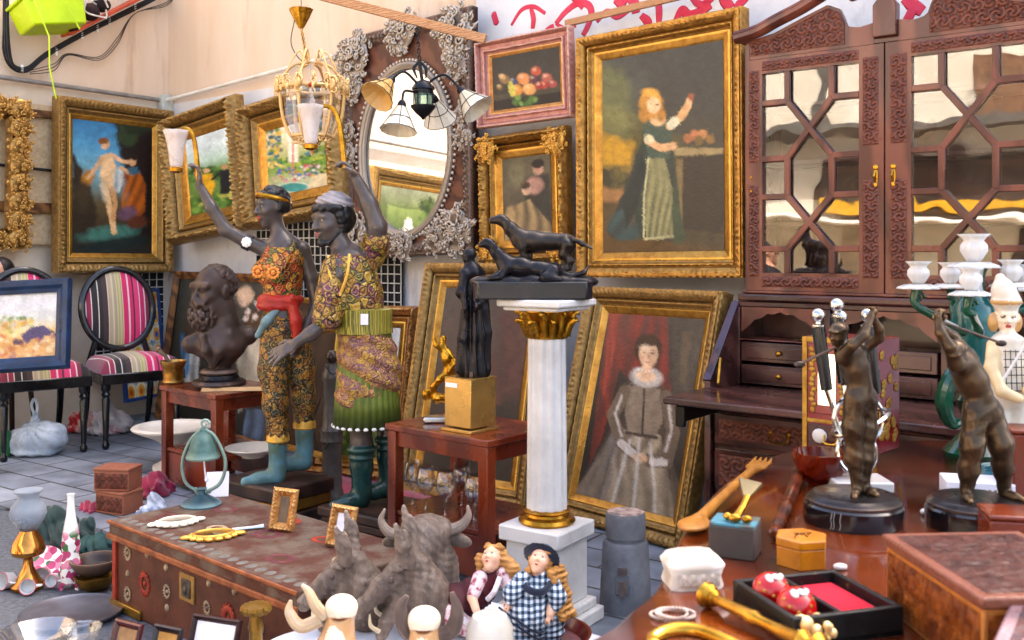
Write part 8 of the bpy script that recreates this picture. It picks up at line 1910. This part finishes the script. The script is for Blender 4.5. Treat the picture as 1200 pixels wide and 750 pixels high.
o=thing('hexagonal_box','yellow lacquered six sided box on the polished table','box',on(939,660),.2);YLW=mat('yellow lacquer',sc('#d08a1c',.88),sc('#b0701a',.88),.25,scale=14,coat=.4)
hx=[(.047*math.cos(k*PI/3),.047*math.sin(k*PI/3))for k in range(6)];t=MB();t.prism(hx,0,.034,'z');t.build('box_body',YLW,o,smooth=False,bevel=.0015);t=MB();t.prism([(x*1.03,y*1.03)for x,y in hx],.0345,.05,'z');ld=t.build('lid',YLW,o,smooth=False,bevel=.0025)
t=MB()
for k in range(6):t.tube(bez([(-.02+.008*k,-.015+.012*(k%3),.0505),(-.01+.006*k,.005*(k%2),.051),(-.005+.006*k,.012,.0505)],4),.0011,5)
t.build('ink_flowers',mat('brown ink','#5a3410',None,.4),ld)
o=thing('jewellery_box','white carved jewellery casket near the table edge','box',on(818,692),R(8));IV=mat('ivory resin carved',sc('#e0d4c6',.68),sc('#c8b6a4',.68),.4,scale=30,recess='#8a6c54',edge='#f4eee4')
t=MB();t.lathe([(.044,0),(.046,.006),(.042,.02),(.046,.034)],24,c=(0,.03,0),fl=lambda a,i:1/max(abs(math.cos(a)),abs(math.sin(a))*1.35)*.98 if True else 1);t.build('casket',IV,o,angle=50)
t=MB();t.lathe([(.047,.0345),(.048,.04),(.038,.052),(.02,.058),(.004,.06)],24,c=(0,.03,0),fl=lambda a,i:1/max(abs(math.cos(a)),abs(math.sin(a))*1.35)*.98);ld=t.build('lid',IV,o,angle=50)
carved('carved_front',-.035,.035,.008,.028,-.0065,o,.016,.003,st=.003,m=IV)
o=thing('bead_string','string of small pearl beads coiled at the table edge','beads',on(790,722));t=MB()
for k in range(120):
 a=k*.165;r=.024+.006*math.sin(k*.09);t.ell((r*math.cos(a)*1.1+.004*math.sin(k*.21),r*.8*math.sin(a)+.006*math.sin(k*.05)-.005,.003+.0012*(k//38)*2),.0026,6,4)
t.build('beads',mat('pearl beads','#d8c8bc','#a8948a',.3),o)
o=thing('lined_tray','black box with two compartments, one lined with red felt','box',(.452,1.452,TZ),R(16));W2,D2,h2=.18,.17,.042;BK=mat('black brocade',sc('#1c1a1a',.85),sc('#6a6040',.85),.5,scale=70,contrast=(.62,.7))
t=MB();t.box((0,0,.004),(W2,D2,.008));t.build('bottom',BK,o)
for c,s_ in (((0,-D2/2+.005,h2/2),(W2,.010,h2)),((0,D2/2-.005,h2/2),(W2,.010,h2)),((-W2/2+.005,0,h2/2),(.010,D2-.0205,h2)),((W2/2-.005,0,h2/2),(.010,D2-.0205,h2)),((-.008,0,h2/2),(.008,D2-.0205,h2-.002))):
 t=MB();t.box(c,s_);t.build('wall',BK,o,bevel=.002)
t=MB();t.box((.040,0,.018),(.075,D2-.026,.018));t.build('red_felt',mat('red felt',sc('#d01c40',.88),sc('#b81838',.88),.9),o,bevel=.003)
RB=mat('red enamel',sc('#c81c20',.88),sc('#a81418',.88),.15,coat=.5)
for k,(x,y,lab)in enumerate(((-.052,.036,'red enamel ball with white bird at the back of the tray'),(-.052,-.032,'red enamel ball with white bird at the front of the tray'))):
 p=o.matrix_basis@Vector((x,y,.008+.028));b0=thing('enamel_ball',lab,'ball',(p.x,p.y,p.z),0,'red enamel balls in the tray');t=MB();t.ell((0,0,0),.029,32,20);sp_=t.build('ball',RB,b0)
 t=MB();t.ell((.006,-.012,.0255),(.010,.007,.0035),10,6,rot=(.4,.2,.5));t.ell((-.006,-.014,.0245),(.006,.008,.003),10,6,rot=(.5,-.2,.2));t.ell((.014,-.004,.0252),(.004,.007,.003),8,5,rot=(.1,.5,0));t.build('white_bird',PORC,b0)
 t=MB();t.tube([(.004,-.006,.0285),(.010,.004,.028)],.0016,5);t.build('black_tail',EBON,b0)
 t=MB();[t.ell((.0285*math.cos(a)*math.cos(e_),.0285*math.sin(a)*math.cos(e_),.0285*math.sin(e_)),.0026,6,4)for a,e_ in ((-2.2,.3),(-1.7,.1),(-1.0,.35),(-.6,.6),(-2.6,.6))];t.build('gold_speckle',GILT,b0)
a,b2=Vector(on(828,697,.670)),Vector(on(965,764,.670));d=b2-a;Ln=d.length;o=thing('brass_candlestick','brass candlestick lying on its side in front of the tray','candlestick',a);t=MB();t.m=d.to_track_quat('Z','Y').to_matrix().to_4x4();t.lathe([(.004,-.012),(.014,-.008),(.02,.0),(.018,.008),(.010,.014),(.013,.02),(.008,.026),(.010,Ln*.4),(.012,Ln*.46),(.008,Ln*.5),(.011,Ln*.8),(.016,Ln*.84),(.008,Ln*.88),(.022,Ln*.96),(.014,Ln)],28);t.build('stem',BRASS,o)
p=on(955,742,.665);o=thing('brass_ornament','cast brass flower ornament at the bottom edge','ornament',p);t=MB();rr=random.Random(5)
for k in range(16):t.ell((rr.uniform(-.028,.028),rr.uniform(-.02,.02),rr.uniform(-.005,.018)),(rr.uniform(.006,.012),)*3,8,6)
t.build('casting',GOLD_P,o,angle=180)
p0=on(762,752,.67);o=thing('brass_horn','curved brass handle at the bottom edge of the table','handle',p0);t=MB();t.tube(bez([(0,-.02,0),(.004,.01,0),(.035,.03,.004),(.075,.022,.004),(.12,-.03,0),(.15,-.08,0)],8),[.008,.010,.011,.010,.010],12);t.ell((0,-.02,0),.013);t.build('handle',BRASS,o)
CH=mat('carved chest lid',sc('#6c3f32',.8),sc('#4a2620',.8),.4,scale=26,recess='#1f0e0a',edge='#a06a54',bump=.6,bscale=90);CHS=mat('carved chest side',sc('#a86428',.8),sc('#6c3414',.8),.42,scale=34,recess='#2c1206',edge='#d89850',bump=.5,bscale=110)
def chest(label,c,W2,D2,h2,rz,m1,m2,p_=.034):
 o=thing('carved_chest',label,'chest',c,rz,'carved wooden chests');t=MB();t.box((0,0,(h2-.016)/2),(W2,D2,h2-.017));t.build('chest_body',m2,o,bevel=.003)
 carved('carved_side',-W2/2+.006,W2/2-.006,.006,h2-.024,-D2/2-.0006,o,p_,.004,st=.005,m=m2)
 s2=carved('carved_side',-D2/2+.006,D2/2-.006,.006,h2-.024,-W2/2-.0006,o,p_,.004,st=.005,m=m2);s2.rotation_euler=(0,0,-PI/2)
 t=MB();t.box((0,0,h2-.008),(W2+.012,D2+.012,.016));ld=t.build('lid',m1,o,bevel=.004)
 Wl,Dl=W2-.02,D2-.02;n1,n2=int(Wl/.005),int(Dl/.005)
 def lf(u,v):
  x,y=(u-.5)*Wl,(v-.5)*Dl;e=min(1,min(u,1-u)*n1*.4,min(v,1-v)*n2*.4);return (x,y,h2+.0004+.0035*float(rosettes(x,y,.042))*e)
 t=MB();t.grid(lf,n1,n2);t.build('carved_top',m1,ld,angle=70);return o
chest('large carved wooden chest with orange brown side beside the lined tray',(.69,1.37,TZ),.21,.27,.115,R(4),CH,CHS)
chest('dark carved chest in the bottom right corner',(.715,1.115,TZ),.26,.20,.105,R(-34),mat('dark carved lid',sc('#4a4048',.8),sc('#5c3430',.8),.4,scale=18,recess='#16100f',edge='#8a7078',bump=.5,bscale=90),mat('dark carved side',sc('#4a2c24',.8),sc('#2f1a16',.8),.42,scale=30,recess='#140a08',edge='#7c5848',bump=.5,bscale=110))
p=on(1196,652);o=thing('wooden_casket','plain reddish wooden casket at the right edge before the golfer','box',p,R(-12));t=MB();t.box((.01,.05,.03),(.12,.09,.06));t.build('casket_body',TAB,o,bevel=.004);t=MB();t.box((.01,.05,.0655),(.124,.094,.010));t.build('lid',TAB,o,bevel=.004)
p=on(1207,592);o=thing('wooden_case','upright reddish brown wooden case behind the right golfer','case',p,R(-10));t=MB();t.box((.02,.06,.075),(.10,.09,.15));t.build('case_body',TAB,o,bevel=.004);t=MB();t.box((.02,.06,.155),(.106,.096,.009));t.build('top',TAB,o,bevel=.003)
for k,(x,y,lab)in enumerate(((984,668,'small pearly shell beside the yellow hexagonal box'),(1083,603,'small pearly shell between the two golfers'))):
 o=thing('shell',lab,'shell',on(x,y),k,'pearly shells');b=Sdf(.0014,.003);b.ell((0,0,.006),(.011,.008,.006)).ell((.007,0,.005),(.006,.005,.005));b.build('shell',PORC,o,disp=lambda x,y,z:.0008*np.sin(x*1500))
o=thing('amber_reflection_bowl','amber red glass bowl standing in for a red table reflection before the lacquer cabinet','bowl',on(962,566));t=MB();t.lathe([(.028,0),(.045,.015),(.062,.05),(.066,.075),(.062,.075),(.056,.05),(.04,.02),(.004,.008)],36,fl=lambda a,i:1+.03*math.cos(a*10));t.build('bowl',mat('amber red glass',sc('#b84a20',.9),sc('#7c2410',.9),.08,trans=.7,ior=1.4,scale=10),o)  # glass bowl stands in for the red reflection on the table top
# people
def seated(label,loc,rz,shirt,jacket,glasses,scale=1.):
 o=thing('person',label,'person',loc,rz);hh=.235
 b=Sdf(.009,.03);T,E=head(b,(0,-.02,1.17),hh,R(270),R(4));M=rotm(R(270),R(4))
 b.chain([(0,.02,1.06),(0,.03,.98)],[.055,.06]).chain([(-.17,.04,.94),(0,.05,.96),(.17,.04,.94)],[.06,.09,.06]).chain([(0,.05,.9),(0,.07,.6),(0,.06,.5)],[.13,.12,.14])
 for s_ in (-1,1):
  b.chain([(s_*.18,.04,.93),(s_*.23,.0,.68),(s_*.12,-.22,.62)],[.05,.042,.03]);hand(b,(s_*.12,-.22,.62),(-s_*.2,-1,-.1),(0,0,1),.17,curl=.35,thumb=-s_)
  b.chain([(s_*.09,.04,.48),(s_*.12,-.38,.46),(s_*.12,-.36,.08)],[.085,.065,.045]);b.chain([(s_*.12,-.36,.06),(s_*.12,-.5,.035)],[.04,.03])
 bd=b.build('body',mat('human skin',sc('#d8a88c',.85),sc('#c89478',.85),.5,scale=12),o)
 h_=Sdf(.008,.015);h_.ell(T(-.14,0,.16),(.36*hh,.36*hh,.38*hh),rot=M);h_.build('hair',mat('dark brown hair','#2c2220','#1c1614',.5,scale=40,stretch=(1,1,3)),bd,disp=lambda x,y,z:.003*nz3(x,y,z,90,2))
 eyes(T,hh,bd,M)
 g=Sdf(.009,.03);g.chain([(-.17,.04,.945),(0,.05,.955),(.17,.04,.945)],[.066,.095,.066]).chain([(0,.05,.9),(0,.07,.6),(0,.06,.5)],[.142,.132,.15])
 for s_ in (-1,1):g.chain([(s_*.18,.04,.935),(s_*.225,.01,.74)]if not jacket else [(s_*.18,.04,.935),(s_*.23,.0,.68),(s_*.14,-.18,.63)],[.058,.052]if not jacket else [.06,.054,.042])
 g.build('jacket' if jacket else 'shirt',jacket or shirt,o,disp=lambda x,y,z:.004*nz3(x,y,z,30,4))
 if jacket:
  s=Sdf(.007,.01);s.chain([(0,-.075,.93),(0,-.10,.75)],[.05,.07]);s.build('shirt',shirt,o)
 t=Sdf(.009,.03)
 for s_ in (-1,1):t.chain([(s_*.09,.04,.48),(s_*.12,-.38,.46),(s_*.12,-.36,.12)],[.098,.078,.062])
 t.ell((0,.05,.5),(.17,.15,.10));t.build('trousers',mat('dark trousers','#2c2e38','#20222a',.8,scale=20),o)
 for s_ in (-1,1):t=Sdf(.008,.015);t.chain([(s_*.12,-.355,.055),(s_*.12,-.5,.04)],[.052,.04]);t.build('shoe',EBON,o)
 if glasses:
  t=MB()
  for s_ in (-1,1):t.ell(T(.40,.14*s_,.03),(.026,.008,.02),12,8);t.tube([T(.38,.24*s_,.05),T(.0,.34*s_,.06)],.003,6)
  t.tube([T(.41,-.05,.05),T(.41,.05,.05)],.003,6);t.build('sunglasses',black_m,bd)
 s=thing('stool','plain wooden stool under the '+('seated man in sunglasses' if glasses else 'dark haired person behind the chairs'),'stool',loc,rz)
 t=MB();t.lathe([(.16,.36),(.17,.37),(.17,.39),(.16,.4)],28,c=(0,.06,0));t.build('seat',DKW,s)
 for k in range(4):a=k*PI/2+.78;t=MB();t.tube([(.12*math.cos(a),.06+.12*math.sin(a),.37),(.16*math.cos(a),.06+.16*math.sin(a),.006)],.016,8);t.build('leg',DKW,s)
 return o
wshirt=mat('white cotton shirt',sc('#f0f0f2',.88),sc('#dcdee4',.88),.8,scale=12)
seated('person with sunglasses, dark jacket and white shirt mirrored in the cabinet glass',(-3.75,1.38,0),R(62),wshirt,mat('dark jacket','#26262c','#1a1a20',.8),True)
pr=seated('dark haired person at the left edge behind the blue framed picture',(-3.2,6.08,0),R(-25),mat('grey knit shirt','#7c8088','#666a72',.85),None,False);pr.scale=(.9,)*3
